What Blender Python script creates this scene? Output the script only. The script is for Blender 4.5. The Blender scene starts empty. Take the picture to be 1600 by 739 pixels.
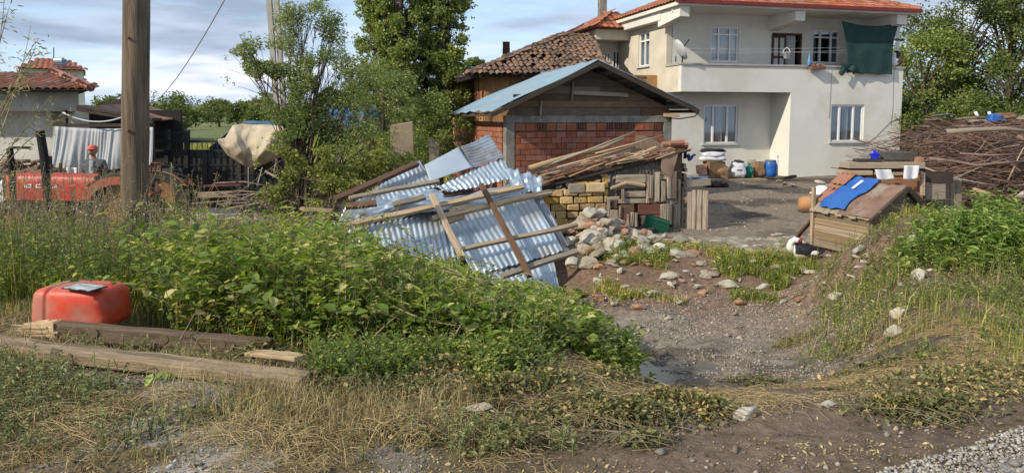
import bpy, bmesh, math, random
import numpy as np
from mathutils import Vector, Matrix, noise
R = math.radians
rnd = random.Random(7)
rng = np.random.default_rng(11)
S = bpy.context.scene
COL = S.collection

# ------------------------------------------------------------------ camera, sky, sun, exposure
CAMZ = 1.6; FPX = 1150.0; PITCH = R(5.0); CY = 280.6
cam = bpy.data.cameras.new('camera'); camo = bpy.data.objects.new('camera', cam); COL.objects.link(camo)
camo.location = (0, 0, CAMZ); camo.rotation_euler = (R(90) - PITCH, 0, 0)
cam.sensor_width = 36; cam.lens = 36 * FPX / 1600
cam.shift_y = -(369.5 - CY) / 1600
cam.clip_start = 0.1; cam.clip_end = 6000
S.camera = camo
SUN_AZ = Vector((-0.83, -0.56)).normalized(); SUN_EL = R(31)
world = bpy.data.worlds.new('World'); S.world = world; world.use_nodes = True
wn = world.node_tree; wn.nodes.clear()
def N(t, typ, **kw):
    n = t.nodes.new(typ)
    for k, v in kw.items():
        if k.startswith('i_'):
            n.inputs[k[2:].replace('_', ' ')].default_value = v
        else: setattr(n, k, v)
    return n
def ramp(t, stops, interp='LINEAR'):
    n = t.nodes.new('ShaderNodeValToRGB'); n.color_ramp.interpolation = interp
    e = n.color_ramp.elements
    while len(e) < len(stops): e.new(0.5)
    for el, (p, c) in zip(e, stops):
        el.position = p; el.color = (c[0], c[1], c[2], 1) if not isinstance(c, (int, float)) else (c, c, c, 1)
    return n
L = lambda t, a, b: t.links.new(a, b)
sky = N(wn, 'ShaderNodeTexSky', sky_type='NISHITA', sun_disc=False, sun_elevation=SUN_EL,
        sun_rotation=math.atan2(SUN_AZ.x, SUN_AZ.y), air_density=1.0, dust_density=0.6, ozone_density=1.5)
tc = N(wn, 'ShaderNodeTexCoord'); mp = N(wn, 'ShaderNodeMapping'); mp.inputs['Scale'].default_value = (1.5, 1.5, 8.5)
mp.inputs['Location'].default_value = (3.3, 0.4, 0.35)
L(wn, tc.outputs['Generated'], mp.inputs['Vector'])
cn = N(wn, 'ShaderNodeTexNoise', i_Scale=2.3, i_Detail=8.0, i_Roughness=0.52, i_Distortion=0.25); L(wn, mp.outputs[0], cn.inputs['Vector'])
cov = ramp(wn, [(0.32, 0.0), (0.54, 1.0)]); L(wn, cn.outputs[0], cov.inputs[0])
cn2 = N(wn, 'ShaderNodeTexNoise', i_Scale=1.7, i_Detail=5.0, i_Roughness=0.5)
mp2 = N(wn, 'ShaderNodeMapping'); mp2.inputs['Scale'].default_value = (1.6, 1.6, 9.0); mp2.inputs['Location'].default_value = (1.0, 2.0, 0.9)
L(wn, tc.outputs['Generated'], mp2.inputs['Vector']); L(wn, mp2.outputs[0], cn2.inputs['Vector'])
ccol = ramp(wn, [(0.42, (1.9, 2.35, 3.1)), (0.53, (3.1, 3.6, 4.4)), (0.63, (6.0, 6.1, 6.3))]); L(wn, cn2.outputs[0], ccol.inputs[0])
mixw = N(wn, 'ShaderNodeMix', data_type='RGBA')
clampn = N(wn, 'ShaderNodeMix', data_type='RGBA'); clampn.inputs[0].default_value = 0.62
L(wn, sky.outputs[0], clampn.inputs[6]); clampn.inputs[7].default_value = (2.9, 4.05, 5.7, 1)
L(wn, cov.outputs[0], mixw.inputs[0]); L(wn, clampn.outputs[2], mixw.inputs[6]); L(wn, ccol.outputs[0], mixw.inputs[7])
bg = N(wn, 'ShaderNodeBackground'); bg.inputs[1].default_value = 0.15
L(wn, mixw.outputs[2], bg.inputs[0]); wo = N(wn, 'ShaderNodeOutputWorld'); L(wn, bg.outputs[0], wo.inputs[0])
sl = bpy.data.lights.new('sun', 'SUN'); sl.energy = 3.4; sl.angle = R(0.6); sl.color = (1.0, 0.91, 0.75)
so = bpy.data.objects.new('sun', sl); COL.objects.link(so)
sdir = Vector((SUN_AZ.x * math.cos(SUN_EL), SUN_AZ.y * math.cos(SUN_EL), math.sin(SUN_EL)))
so.rotation_euler = sdir.to_track_quat('Z', 'Y').to_euler(); so.location = (-20, -10, 20)
S.view_settings.view_transform = 'Standard'; S.view_settings.look = 'None'
S.view_settings.gamma = 1; S.view_settings.exposure = 0.45
S.render.engine = 'CYCLES'
S.cycles.max_bounces = 6; S.cycles.transparent_max_bounces = 8
S.cycles.use_denoising = True

# ------------------------------------------------------------------ helpers: points
def P(px, py, Y):
    """world point seen at photo pixel (px,py) standing at distance Y"""
    u = (px - 800) / FPX; v = (CY - py) / FPX
    dy = math.cos(PITCH) + v * math.sin(PITCH); dz = -math.sin(PITCH) + v * math.cos(PITCH)
    return Vector((u * Y / dy, Y, CAMZ + dz * Y / dy))
def ss(a, b, x):
    t = np.clip((x - a) / (b - a), 0, 1); return t * t * (3 - 2 * t)
# hashed value noise, vectorised
def _h(ix, iy, s):
    n = (ix.astype(np.int64) * 374761393 + iy.astype(np.int64) * 668265263 + s * 1442695041) & 0x7fffffff
    n = (n ^ (n >> 13)) * 1274126177 & 0x7fffffff
    return ((n ^ (n >> 16)) & 0xffff) / 65535.0
def vnoise(x, y, s=0):
    x = np.asarray(x, float); y = np.asarray(y, float)
    ix = np.floor(x); iy = np.floor(y); fx = x - ix; fy = y - iy
    fx = fx * fx * (3 - 2 * fx); fy = fy * fy * (3 - 2 * fy)
    a = _h(ix, iy, s); b = _h(ix + 1, iy, s); c = _h(ix, iy + 1, s); d = _h(ix + 1, iy + 1, s)
    return (a * (1 - fx) + b * fx) * (1 - fy) + (c * (1 - fx) + d * fx) * fy
def fbm(x, y, s=0, o=4):
    r = 0; a = 0.5
    for i in range(o):
        r = r + a * vnoise(np.asarray(x) * 2 ** i, np.asarray(y) * 2 ** i, s + i); a *= 0.5
    return r
def terrain(x, y):
    x = np.asarray(x, float); y = np.asarray(y, float)
    f = lambda pts: np.interp(y, [p[0] for p in pts], [p[1] for p in pts])
    far = [(40, -0.55), (80, 0.3), (150, 2.2), (400, 3.0), (3000, 3.0)]
    zl = f([(-50, 0), (5.7, 0), (7, -.12), (10, -.5), (14, -.85), (17, -.9), (25, -.75)] + far)
    zm = f([(-50, 0), (4.3, 0), (6, -.28), (8.5, -.62), (10.5, -.72), (12.5, -.55), (16, -.5), (25, -.5)] + far)
    zd = f([(-50, 0), (3.95, 0), (4.7, -.2), (5.6, -.6), (6.5, -.88), (7.2, -.98), (9.0, -.95), (9.9, -.82), (10.7, -.58), (11.4, -.5), (13, -.48), (25, -.5)] + far)
    zr = f([(-50, 0), (4.8, 0), (6, -.1), (8, -.12), (9.4, 0.02), (10.6, -.12), (12, -.4), (25, -.5)] + far)
    w1 = ss(-3.6, -2.0, x)
    e = 0.25 * (fbm(y * .9, y * 0 + 3.3, 5) - .5)
    w2 = ss(0.25, 1.15, x + e)
    sh = 0.42 * (np.clip(y, 4, 13) - 7) + 1.2 * e
    w3 = ss(2.5, 4.3, x - sh)
    z = zl * (1 - w1) + zm * w1
    z = z * (1 - w2) + zd * w2
    z = z * (1 - w3) + zr * w3
    # dirt mound beside the hutch, small dip that holds the puddle
    z = z + 0.26 * np.exp(-(((x - 4.55) / .55) ** 2 + ((y - 9.5) / .5) ** 2))
    z = z + 0.18 * np.exp(-(((x - 5.9) / 1.2) ** 2 + ((y - 9.6) / .9) ** 2))
    z = z - 0.07 * np.exp(-(((x - 1.15) / .55) ** 2 + ((y - 6.9) / .4) ** 2))
    z = z + 0.16 * np.exp(-(((x - 5.35) / .45) ** 2 + ((y - 9.85) / .3) ** 2))
    z = z + 0.27 * np.exp(-(((x - 1.45) / .75) ** 2 + ((y - 11.9) / .5) ** 2))
    z = z - 0.30 * np.exp(-(((x - .35) / .7) ** 2 + ((y - 10.1) / .7) ** 2))
    near = np.exp(-np.clip(y - 30, 0, 999) / 15)
    amp = 0.05 + 0.08 * ss(4.2, 6, y) * (1 - ss(11.3, 12.5, y))
    z = z + near * amp * (fbm(x * 1.3, y * 1.3, 21, 5) - .47) * 1.6
    rough = (1 - ss(12, 14, y)) * (0.25 + .75 * ss(4.2, 5.2, y))
    z = z + near * 0.045 * rough * (fbm(x * 6, y * 6, 31, 3) - .44) * 1.6
    # two tyre ruts on the muddy verge
    z = z - 0.02 * np.exp(-((y - 3.6 - .05 * x) / .12) ** 2) * ss(-1, 1, x)
    return z
def tz(x, y): return float(terrain(x, y))
def G(px, py, lift=0.0):
    """point on the ground seen at pixel"""
    a = 2.0
    Ys = np.arange(2.5, 60, 0.03)
    u = (px - 800) / FPX; v = (CY - py) / FPX
    dy = math.cos(PITCH) + v * math.sin(PITCH); dz = -math.sin(PITCH) + v * math.cos(PITCH)
    X = u * Ys / dy; Z = CAMZ + dz * Ys / dy
    T = terrain(X, Ys)
    k = np.argmax(Z <= T)
    if Z[k] > T[k]: k = len(Ys) - 1
    return Vector((X[k], Ys[k], T[k] + lift))

# ------------------------------------------------------------------ helpers: materials
MATS = {}
def mat(name, c1, c2=None, scale=6.0, rough=0.8, bump=0.3, bscale=None, metal=0.0, uv=False, stretch=(1, 1, 1), island=0.0,
        objvar=0.0, c3=None, dirt=0.35, spec=0.3, trans=0.0, detail=6, coat=0.0, bdist=0.02):
    if name in MATS: return MATS[name]
    m = bpy.data.materials.new(name); MATS[name] = m; m.use_nodes = True
    t = m.node_tree; b = t.nodes['Principled BSDF']
    c2 = c2 or tuple(x * .6 for x in c1)
    tc = N(t, 'ShaderNodeTexCoord'); mp = N(t, 'ShaderNodeMapping'); mp.inputs['Scale'].default_value = stretch
    L(t, tc.outputs['UV' if uv else 'Object'], mp.inputs['Vector'])
    n1 = N(t, 'ShaderNodeTexNoise', i_Scale=scale, i_Detail=float(detail), i_Roughness=0.62); L(t, mp.outputs[0], n1.inputs['Vector'])
    r1 = ramp(t, [(0.33, c1), (0.66, c2)]); L(t, n1.outputs[0], r1.inputs[0])
    col = r1.outputs[0]
    if c3:
        n2 = N(t, 'ShaderNodeTexNoise', i_Scale=scale * .37, i_Detail=5.0, i_Roughness=0.65)
        ad = N(t, 'ShaderNodeVectorMath', operation='ADD'); ad.inputs[1].default_value = (7.1, 3.3, 5.7)
        L(t, mp.outputs[0], ad.inputs[0]); L(t, ad.outputs[0], n2.inputs['Vector'])
        r2 = ramp(t, [(0.5, 0.0), (0.62, dirt * 2 if dirt < .5 else 1.0)]); L(t, n2.outputs[0], r2.inputs[0])
        mx = N(t, 'ShaderNodeMix', data_type='RGBA'); L(t, r2.outputs[0], mx.inputs[0]); L(t, col, mx.inputs[6]); mx.inputs[7].default_value = (*c3, 1)
        col = mx.outputs[2]
    if island or objvar:
        hs = N(t, 'ShaderNodeHueSaturation')
        src = N(t, 'ShaderNodeNewGeometry').outputs['Random Per Island'] if island else N(t, 'ShaderNodeObjectInfo').outputs['Random']
        a = island or objvar
        mr = N(t, 'ShaderNodeMapRange'); mr.inputs['To Min'].default_value = 1 - a; mr.inputs['To Max'].default_value = 1 + a
        L(t, src, mr.inputs[0]); L(t, mr.outputs[0], hs.inputs['Value']); L(t, col, hs.inputs['Color'])
        mu = N(t, 'ShaderNodeMath', operation='MULTIPLY'); mu.inputs[1].default_value = 7.31; L(t, src, mu.inputs[0])
        fr = N(t, 'ShaderNodeMath', operation='FRACT'); L(t, mu.outputs[0], fr.inputs[0])
        mr2 = N(t, 'ShaderNodeMapRange'); mr2.inputs['To Min'].default_value = 1 - a * .6; mr2.inputs['To Max'].default_value = 1 + a * .6
        L(t, fr.outputs[0], mr2.inputs[0]); L(t, mr2.outputs[0], hs.inputs['Saturation'])
        col = hs.outputs[0]
    L(t, col, b.inputs['Base Color'])
    b.inputs['Roughness'].default_value = rough; b.inputs['Metallic'].default_value = metal
    b.inputs['Specular IOR Level'].default_value = spec
    if coat: b.inputs['Coat Weight'].default_value = coat
    if bump:
        nb = N(t, 'ShaderNodeTexNoise', i_Scale=bscale or scale * 3, i_Detail=5.0, i_Roughness=0.6); L(t, mp.outputs[0], nb.inputs['Vector'])
        bp = N(t, 'ShaderNodeBump'); bp.inputs['Strength'].default_value = bump; bp.inputs['Distance'].default_value = bdist
        L(t, nb.outputs[0], bp.inputs['Height']); L(t, bp.outputs[0], b.inputs['Normal'])
    if trans:
        tr = N(t, 'ShaderNodeBsdfTranslucent'); L(t, col, tr.inputs[0])
        ms = N(t, 'ShaderNodeMixShader'); ms.inputs[0].default_value = trans
        out = t.nodes['Material Output']; L(t, b.outputs[0], ms.inputs[1]); L(t, tr.outputs[0], ms.inputs[2]); L(t, ms.outputs[0], out.inputs[0])
    return m
def leafmat(name, stops, trans=0.35, rough=0.55, spec=0.35):
    if name in MATS: return MATS[name]
    m = bpy.data.materials.new(name); MATS[name] = m; m.use_nodes = True
    t = m.node_tree; b = t.nodes['Principled BSDF']
    g = N(t, 'ShaderNodeNewGeometry'); tc = N(t, 'ShaderNodeTexCoord')
    n1 = N(t, 'ShaderNodeTexNoise', i_Scale=1.1, i_Detail=3.0); L(t, tc.outputs['Object'], n1.inputs['Vector'])
    ma = N(t, 'ShaderNodeMath', operation='MULTIPLY_ADD'); ma.inputs[1].default_value = 0.9; ma.inputs[2].default_value = -0.45
    L(t, n1.outputs[0], ma.inputs[0])
    ad = N(t, 'ShaderNodeMath', operation='ADD', use_clamp=True); L(t, ma.outputs[0], ad.inputs[0]); L(t, g.outputs['Random Per Island'], ad.inputs[1])
    if 'leaf' in name or name == 'grass_blade': stops = [(p, (c[0] * 2.15, c[1] * 1.78, c[2] * 1.35)) for p, c in stops]
    if 'dry_grass' in name or 'mixed' in name: stops = [(p, tuple(x * 1.3 for x in c)) for p, c in stops]
    r = ramp(t, stops); L(t, ad.outputs[0], r.inputs[0]); L(t, r.outputs[0], b.inputs['Base Color'])
    b.inputs['Roughness'].default_value = rough; b.inputs['Specular IOR Level'].default_value = spec
    tr = N(t, 'ShaderNodeBsdfTranslucent')
    hs = N(t, 'ShaderNodeHueSaturation'); hs.inputs['Value'].default_value = 1.5; hs.inputs['Saturation'].default_value = 1.15
    L(t, r.outputs[0], hs.inputs['Color']); L(t, hs.outputs[0], tr.inputs[0])
    ms = N(t, 'ShaderNodeMixShader'); ms.inputs[0].default_value = trans
    out = t.nodes['Material Output']; L(t, b.outputs[0], ms.inputs[1]); L(t, tr.outputs[0], ms.inputs[2]); L(t, ms.outputs[0], out.inputs[0])
    return m

# ------------------------------------------------------------------ helpers: meshes and objects
class Frame:
    def __init__(s, o, ang):
        s.o = Vector(o); s.x = Vector((math.cos(ang), math.sin(ang), 0)); s.y = Vector((-math.sin(ang), math.cos(ang), 0)); s.z = Vector((0, 0, 1)); s.a = ang
    def __call__(s, x, y, z): return s.o + s.x * x + s.y * y + s.z * z
class MB:
    def __init__(s): s.v = []; s.f = []; s.uv = {}; s.mi = []; s.cur = 0; s.pieces = []
    def build_each(s, name, m, parent=None, **kw):
        out = []; pc = s.pieces + [(len(s.v), len(s.f))]
        for (v0, f0), (v1, f1) in zip(pc[:-1], pc[1:]):
            q = MB(); q.v = s.v[v0:v1]; q.f = [[k - v0 for k in f] for f in s.f[f0:f1]]; q.mi = s.mi[f0:f1]
            q.uv = {i - f0: s.uv[i] for i in range(f0, f1) if i in s.uv}
            out.append(q.build(name, m, parent, **kw))
        return out
    def add(s, vs, fs, uvs=None):
        s.pieces.append((len(s.v), len(s.f)))
        b = len(s.v); s.v += [Vector(v) for v in vs]
        for i, f in enumerate(fs):
            if uvs: s.uv[len(s.f)] = uvs[i]
            s.f.append([b + k for k in f]); s.mi.append(s.cur)
        return s
    def hexa(s, p):  # p: 4 bottom (ccw), 4 top; uv along first edge
        lx = (Vector(p[1]) - Vector(p[0])).length; ly = (Vector(p[3]) - Vector(p[0])).length; lz = (Vector(p[4]) - Vector(p[0])).length
        o = rnd.random() * 37; q = rnd.random() * 11
        fs = [(3, 2, 1, 0), (4, 5, 6, 7), (0, 1, 5, 4), (1, 2, 6, 5), (2, 3, 7, 6), (3, 0, 4, 7)]
        uvs = [[(o, q + ly), (o + lx, q + ly), (o + lx, q), (o, q)], [(o, q), (o + lx, q), (o + lx, q + ly), (o, q + ly)],
               [(o, q), (o + lx, q), (o + lx, q + lz), (o, q + lz)], [(o, q), (o + ly * .2, q), (o + ly * .2, q + lz), (o, q + lz)],
               [(o + lx, q), (o, q), (o, q + lz), (o + lx, q + lz)], [(o, q), (o + ly * .2, q), (o + ly * .2, q + lz), (o, q + lz)]]
        return s.add(p, fs, uvs)
    def fbox(s, F, x0, x1, y0, y1, z0, z1, j=0.0):
        c = [(x0, y0, z0), (x1, y0, z0), (x1, y1, z0), (x0, y1, z0), (x0, y0, z1), (x1, y0, z1), (x1, y1, z1), (x0, y1, z1)]
        J = lambda: rnd.uniform(-j, j) if j else 0
        return s.hexa([F(a + J(), b + J(), d + J()) for a, b, d in c])
    def vbox(s, F, x0, x1, y0, y1, z0, z1, j=0.0):   # grain runs up
        c = [(x0, y0, z0), (x0, y0, z1), (x0, y1, z1), (x0, y1, z0), (x1, y0, z0), (x1, y0, z1), (x1, y1, z1), (x1, y1, z0)]
        J = lambda: rnd.uniform(-j, j) if j else 0
        p = [F(a + J(), b + J(), d + J()) for a, b, d in c]
        lx = z1 - z0
        s.hexa(p); n = len(s.f)
        for k in range(n - 6, n): s.f[k] = s.f[k][::-1]; s.uv[k] = s.uv[k][::-1]
        return s
    def beam(s, p0, p1, w, h, up=(0, 0, 1), seg=4, j=0.0, taper=1.0, sag=0.0):
        p0 = Vector(p0); p1 = Vector(p1); d = (p1 - p0); Ln = d.length; d.normalize()
        up = Vector(up); sx = d.cross(up)
        if sx.length < 1e-3: sx = d.cross(Vector((1, 0, 0)))
        sx.normalize(); uy = sx.cross(d).normalized()
        vs = []; o = rnd.random() * 37
        for i in range(seg + 1):
            t = i / seg; c = p0 + d * Ln * t + uy * (sag * 4 * t * (1 - t)) + sx * rnd.uniform(-j, j) + uy * rnd.uniform(-j, j)
            k = 1 + (taper - 1) * t; ww = w * k * .5 * (1 + rnd.uniform(-j, j) * 4); hh = h * k * .5 * (1 + rnd.uniform(-j, j) * 4)
            vs += [c - sx * ww - uy * hh, c + sx * ww - uy * hh, c + sx * ww + uy * hh, c - sx * ww + uy * hh]
        fs = []; uv = []
        per = [0, w, w + h, 2 * w + h, 2 * w + 2 * h]
        for i in range(seg):
            for k in range(4):
                a = i * 4 + k; b = i * 4 + (k + 1) % 4
                fs.append((a, b, b + 4, a + 4)); u0 = o + Ln * i / seg; u1 = o + Ln * (i + 1) / seg
                uv.append([(u0, per[k]), (u0, per[k + 1]), (u1, per[k + 1]), (u1, per[k])])
        fs.append((3, 2, 1, 0)); uv.append([(o, 0), (o, w), (o + .05, w), (o + .05, 0)])
        e = seg * 4; fs.append((e, e + 1, e + 2, e + 3)); uv.append([(o, 0), (o, w), (o + .05, w), (o + .05, 0)])
        return s.add(vs, fs, uv)
    def tube(s, path, radii, n=8, cap=True, j=0.0):
        path = [Vector(p) for p in path]
        if isinstance(radii, (int, float)): radii = [radii] * len(path)
        vs = []; fs = []; uv = []; ln = 0; o = rnd.random() * 9; prev = None
        ls = [0]
        for i in range(1, len(path)): ls.append(ls[-1] + (path[i] - path[i - 1]).length)
        for i, p in enumerate(path):
            d = (path[min(i + 1, len(path) - 1)] - path[max(i - 1, 0)])
            d = d.normalized() if d.length > 1e-9 else Vector((0, 0, 1))
            if prev is None:
                a = d.cross(Vector((0, 0, 1)));
                if a.length < .05: a = d.cross(Vector((0, 1, 0)))
            else: a = prev - d * prev.dot(d)
            a.normalize(); prev = a; b = d.cross(a)
            for k in range(n):
                t = 2 * math.pi * k / n; r = radii[i] * (1 + (rnd.uniform(-j, j) if j else 0))
                vs.append(p + a * math.cos(t) * r + b * math.sin(t) * r)
        for i in range(len(path) - 1):
            for k in range(n):
                k2 = (k + 1) % n
                fs.append((i * n + k, i * n + k2, (i + 1) * n + k2, (i + 1) * n + k))
                w = radii[0] * 6.28 / n
                uv.append([(o + ls[i], k * w), (o + ls[i], (k + 1) * w), (o + ls[i + 1], (k + 1) * w), (o + ls[i + 1], k * w)])
        if cap:
            fs.append(tuple(range(n))[::-1]); uv.append([(0, 0)] * n)
            fs.append(tuple((len(path) - 1) * n + k for k in range(n))); uv.append([(0, 0)] * n)
        return s.add(vs, fs, uv)
    def lathe(s, prof, o, n=24, M=None):
        o = Vector(o); vs = []; fs = []
        for r, z in prof:
            for k in range(n):
                a = 2 * math.pi * k / n; v = Vector((r * math.cos(a), r * math.sin(a), z))
                vs.append(o + (M @ v if M else v))
        m = len(prof)
        for i in range(m - 1):
            for k in range(n):
                k2 = (k + 1) % n; fs.append((i * n + k, i * n + k2, (i + 1) * n + k2, (i + 1) * n + k))
        fs.append(tuple(range(n))[::-1]); fs.append(tuple((m - 1) * n + k for k in range(n)))
        return s.add(vs, fs)
    def prism(s, poly, d):
        n = len(poly); d = Vector(d); poly = [Vector(p) for p in poly]
        vs = poly + [p + d for p in poly]
        fs = [tuple(range(n)), tuple(range(2 * n - 1, n - 1, -1))] + [((i + 1) % n, i, n + i, n + (i + 1) % n) for i in range(n)]
        return s.add(vs, fs)
    def grid(s, fn, nu, nv, uvs=(1, 1)):
        vs = [fn(i / nu, k / nv) for k in range(nv + 1) for i in range(nu + 1)]
        fs = []; uv = []
        for k in range(nv):
            for i in range(nu):
                a = k * (nu + 1) + i; fs.append((a, a + 1, a + nu + 2, a + nu + 1))
                q = [(i / nu * uvs[0], k / nv * uvs[1]), ((i + 1) / nu * uvs[0], k / nv * uvs[1]), ((i + 1) / nu * uvs[0], (k + 1) / nv * uvs[1]), (i / nu * uvs[0], (k + 1) / nv * uvs[1])]
                uv.append(q)
        return s.add(vs, fs, uv)
    def build(s, name, m, parent=None, smooth=False, bevel=0, solid=0, origin=None, sub=0, recalc=True):
        me = bpy.data.meshes.new(name)
        if parent is not None: o0 = Vector(ORIG[parent.name])
        elif origin is not None: o0 = Vector(origin)
        else:
            xs = [v.x for v in s.v]; ys = [v.y for v in s.v]; zs = [v.z for v in s.v]
            o0 = Vector(((min(xs) + max(xs)) / 2, (min(ys) + max(ys)) / 2, min(zs)))
        me.from_pydata([tuple(v - o0) for v in s.v], [], s.f)
        ms = m if isinstance(m, (list, tuple)) else [m]
        for x in ms: me.materials.append(x)
        if len(ms) > 1: me.polygons.foreach_set('material_index', s.mi)
        if s.uv:
            ul = me.uv_layers.new(name='UVMap').data
            for p in me.polygons:
                q = s.uv.get(p.index)
                if q:
                    for li, c in zip(p.loop_indices, q): ul[li].uv = c
        if recalc:
            bm = bmesh.new(); bm.from_mesh(me); bmesh.ops.recalc_face_normals(bm, faces=bm.faces); bm.to_mesh(me); bm.free()
        if smooth:
            me.polygons.foreach_set('use_smooth', [True] * len(me.polygons))
        o = bpy.data.objects.new(name, me); COL.objects.link(o)
        if parent is not None: o.parent = parent
        else: o.location = o0
        ORIG[o.name] = tuple(o0)
        if bevel:
            b = o.modifiers.new('bevel', 'BEVEL'); b.width = bevel; b.segments = 2; b.limit_method = 'ANGLE'; b.angle_limit = R(40)
        if solid:
            b = o.modifiers.new('solid', 'SOLIDIFY'); b.thickness = solid; b.offset = 0
        if sub:
            b = o.modifiers.new('sub', 'SUBSURF'); b.levels = sub; b.render_levels = sub
        return o
ORIG = {}
def tag(o, label=None, cat=None, group=None, kind=None):
    if label: o['label'] = label
    if cat: o['category'] = cat
    if group: o['group'] = group
    if kind: o['kind'] = kind
    return o
def thing(name, loc, label, cat, group=None):
    o = bpy.data.objects.new(name, None); COL.objects.link(o); o.location = loc; o.empty_display_size = .2
    ORIG[o.name] = tuple(loc)
    return tag(o, label, cat, group)
def copy_thing(o, loc, rot=None, scale=None, label=None):
    c = o.copy(); COL.objects.link(c); c.location = loc
    if rot is not None: c.rotation_euler = rot
    if scale is not None: c.scale = scale
    if label: c['label'] = label
    ORIG[c.name] = tuple(loc)
    for ch in list(o.children):
        d = ch.copy(); COL.objects.link(d); d.parent = c; d.matrix_parent_inverse = ch.matrix_parent_inverse
        for g in list(ch.children):
            e = g.copy(); COL.objects.link(e); e.parent = d
    return c
def npmesh(name, V, F, m, origin=(0, 0, 0), parent=None, smooth=False):
    """V (n,3) array; F: list of (k,4) / (k,3) index arrays"""
    me = bpy.data.meshes.new(name); o0 = np.array(origin if parent is None else ORIG[parent.name])
    V = np.asarray(V, dtype=np.float32) - o0.astype(np.float32)
    F = [f for f in F if len(f)]
    me.vertices.add(len(V)); me.vertices.foreach_set('co', V.ravel())
    loops = np.concatenate([f.ravel() for f in F]).astype(np.int32)
    tot = np.concatenate([np.full(len(f), f.shape[1], dtype=np.int32) for f in F])
    st = np.concatenate([[0], np.cumsum(tot)[:-1]]).astype(np.int32)
    me.loops.add(len(loops)); me.loops.foreach_set('vertex_index', loops)
    me.polygons.add(len(tot)); me.polygons.foreach_set('loop_start', st); me.polygons.foreach_set('loop_total', tot)
    if smooth: me.polygons.foreach_set('use_smooth', np.ones(len(tot), dtype=bool))
    me.update(calc_edges=True); me.materials.append(m)
    o = bpy.data.objects.new(name, me); COL.objects.link(o)
    if parent is not None: o.parent = parent
    else: o.location = tuple(o0)
    ORIG[o.name] = tuple(o0)
    return o

# ------------------------------------------------------------------ materials
W_GREY = mat('weathered_wood', (.36, .30, .23), (.19, .15, .11), scale=3, uv=True, stretch=(1.2, 22, 1), rough=.85, bump=.5, objvar=.3)
W_PALE = mat('pale_plank_wood', (.50, .38, .24), (.30, .21, .13), scale=3, uv=True, stretch=(1.2, 20, 1), rough=.8, bump=.35, objvar=.18, c3=(.2, .16, .12))
W_BROWN = mat('brown_stained_wood', (.16, .085, .05), (.08, .045, .028), scale=3, uv=True, stretch=(1.2, 20, 1), rough=.8, bump=.4, objvar=.2)
W_DARK = mat('dark_old_wood', (.085, .062, .045), (.035, .026, .02), scale=3, uv=True, stretch=(1.2, 20, 1), rough=.9, bump=.5, island=.35)
W_ORNG = mat('orange_board_wood', (.36, .17, .07), (.19, .085, .035), scale=3, uv=True, stretch=(1.2, 16, 1), rough=.75, bump=.3, island=.2)
W_MIX = mat('mixed_board_wood', (.56, .46, .33), (.31, .24, .165), scale=3, uv=True, stretch=(1.2, 20, 1), rough=.85, bump=.5, island=.35, c3=(.18, .08, .05))
BARK = mat('grey_bark', (.13, .10, .075), (.06, .045, .035), scale=14, stretch=(1, 1, .3), rough=.95, bump=.8, bdist=.03)
TWIG = mat('twig_wood', (.27, .17, .13), (.13, .08, .062), scale=5, rough=.85, bump=0, island=.5)
ZINC = mat('zinc_sheet', (.54, .61, .66), (.33, .40, .46), scale=2.2, rough=.42, bump=.12, bscale=9, metal=.75, c3=(.34, .27, .22), dirt=.28, spec=.5)
ZINC_D = mat('dull_zinc_sheet', (.42, .47, .52), (.28, .32, .37), scale=2.0, rough=.5, bump=.12, bscale=9, metal=.5, c3=(.25, .2, .16), dirt=.3)
ZINC_F = mat('flat_zinc_sheet', (.42, .49, .54), (.36, .42, .48), scale=1.5, rough=.5, bump=.05, metal=.3)
PLASTER = mat('white_plaster', (.69, .67, .605), (.645, .625, .555), scale=1.1, rough=.9, bump=.2, bscale=30, spec=.2, c3=(.52, .48, .41), dirt=.28)
PLAST_R = mat('rough_beige_plaster', (.62, .56, .45), (.50, .45, .36), scale=1.8, rough=.95, bump=.35, bscale=12, spec=.1)
CONC = mat('grey_concrete', (.30, .28, .24), (.20, .185, .16), scale=5, rough=.92, bump=.4, c3=(.14, .12, .1))
PVC = mat('white_window_frame', (.78, .78, .78), (.70, .70, .70), scale=2, rough=.4, bump=0)
BRICK = mat('red_hollow_brick', (.36, .14, .085), (.23, .088, .058), scale=7, rough=.9, bump=.4, bscale=40, island=.2)
MORTAR = mat('dark_mortar', (.17, .10, .075), (.10, .06, .045), scale=9, rough=1, bump=.5)
YSTONE = mat('yellow_adobe_block', (.58, .38, .13), (.36, .22, .08), scale=9, rough=.95, bump=.8, bscale=22, island=.25, bdist=.03, c3=(.32, .26, .18), dirt=.25)
TILE_O = mat('orange_roof_tile', (.40, .145, .075), (.27, .09, .05), scale=3, rough=.8, bump=.4, island=.25, c3=(.16, .12, .08), dirt=.22)
TILE_B = mat('old_mossy_roof_tile', (.25, .15, .10), (.13, .085, .062), scale=5, rough=.95, bump=.6, island=.28, c3=(.055, .045, .038), dirt=.45)
TILE_L = mat('faded_roof_tile', (.30, .13, .09), (.18, .08, .055), scale=4, rough=.9, bump=.4, island=.35, c3=(.1, .085, .07))
ADOBE = mat('orange_adobe_plaster', (.46, .26, .11), (.28, .15, .065), scale=3, stretch=(1, 1, .35), rough=.95, bump=.6, c3=(.15, .085, .045), dirt=.4)
BLACK_M = mat('black_painted_metal', (.022, .023, .025), (.012, .012, .014), scale=6, rough=.5, bump=.1, c3=(.07, .06, .05), dirt=.2)
CHAR = mat('charred_wood', (.02, .019, .018), (.008, .008, .008), scale=12, rough=.85, bump=.8)
RED_P = mat('faded_red_paint', (.50, .045, .025), (.38, .03, .02), scale=2.5, rough=.45, bump=.05, c3=(.22, .10, .07), dirt=.3, spec=.5)
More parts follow.
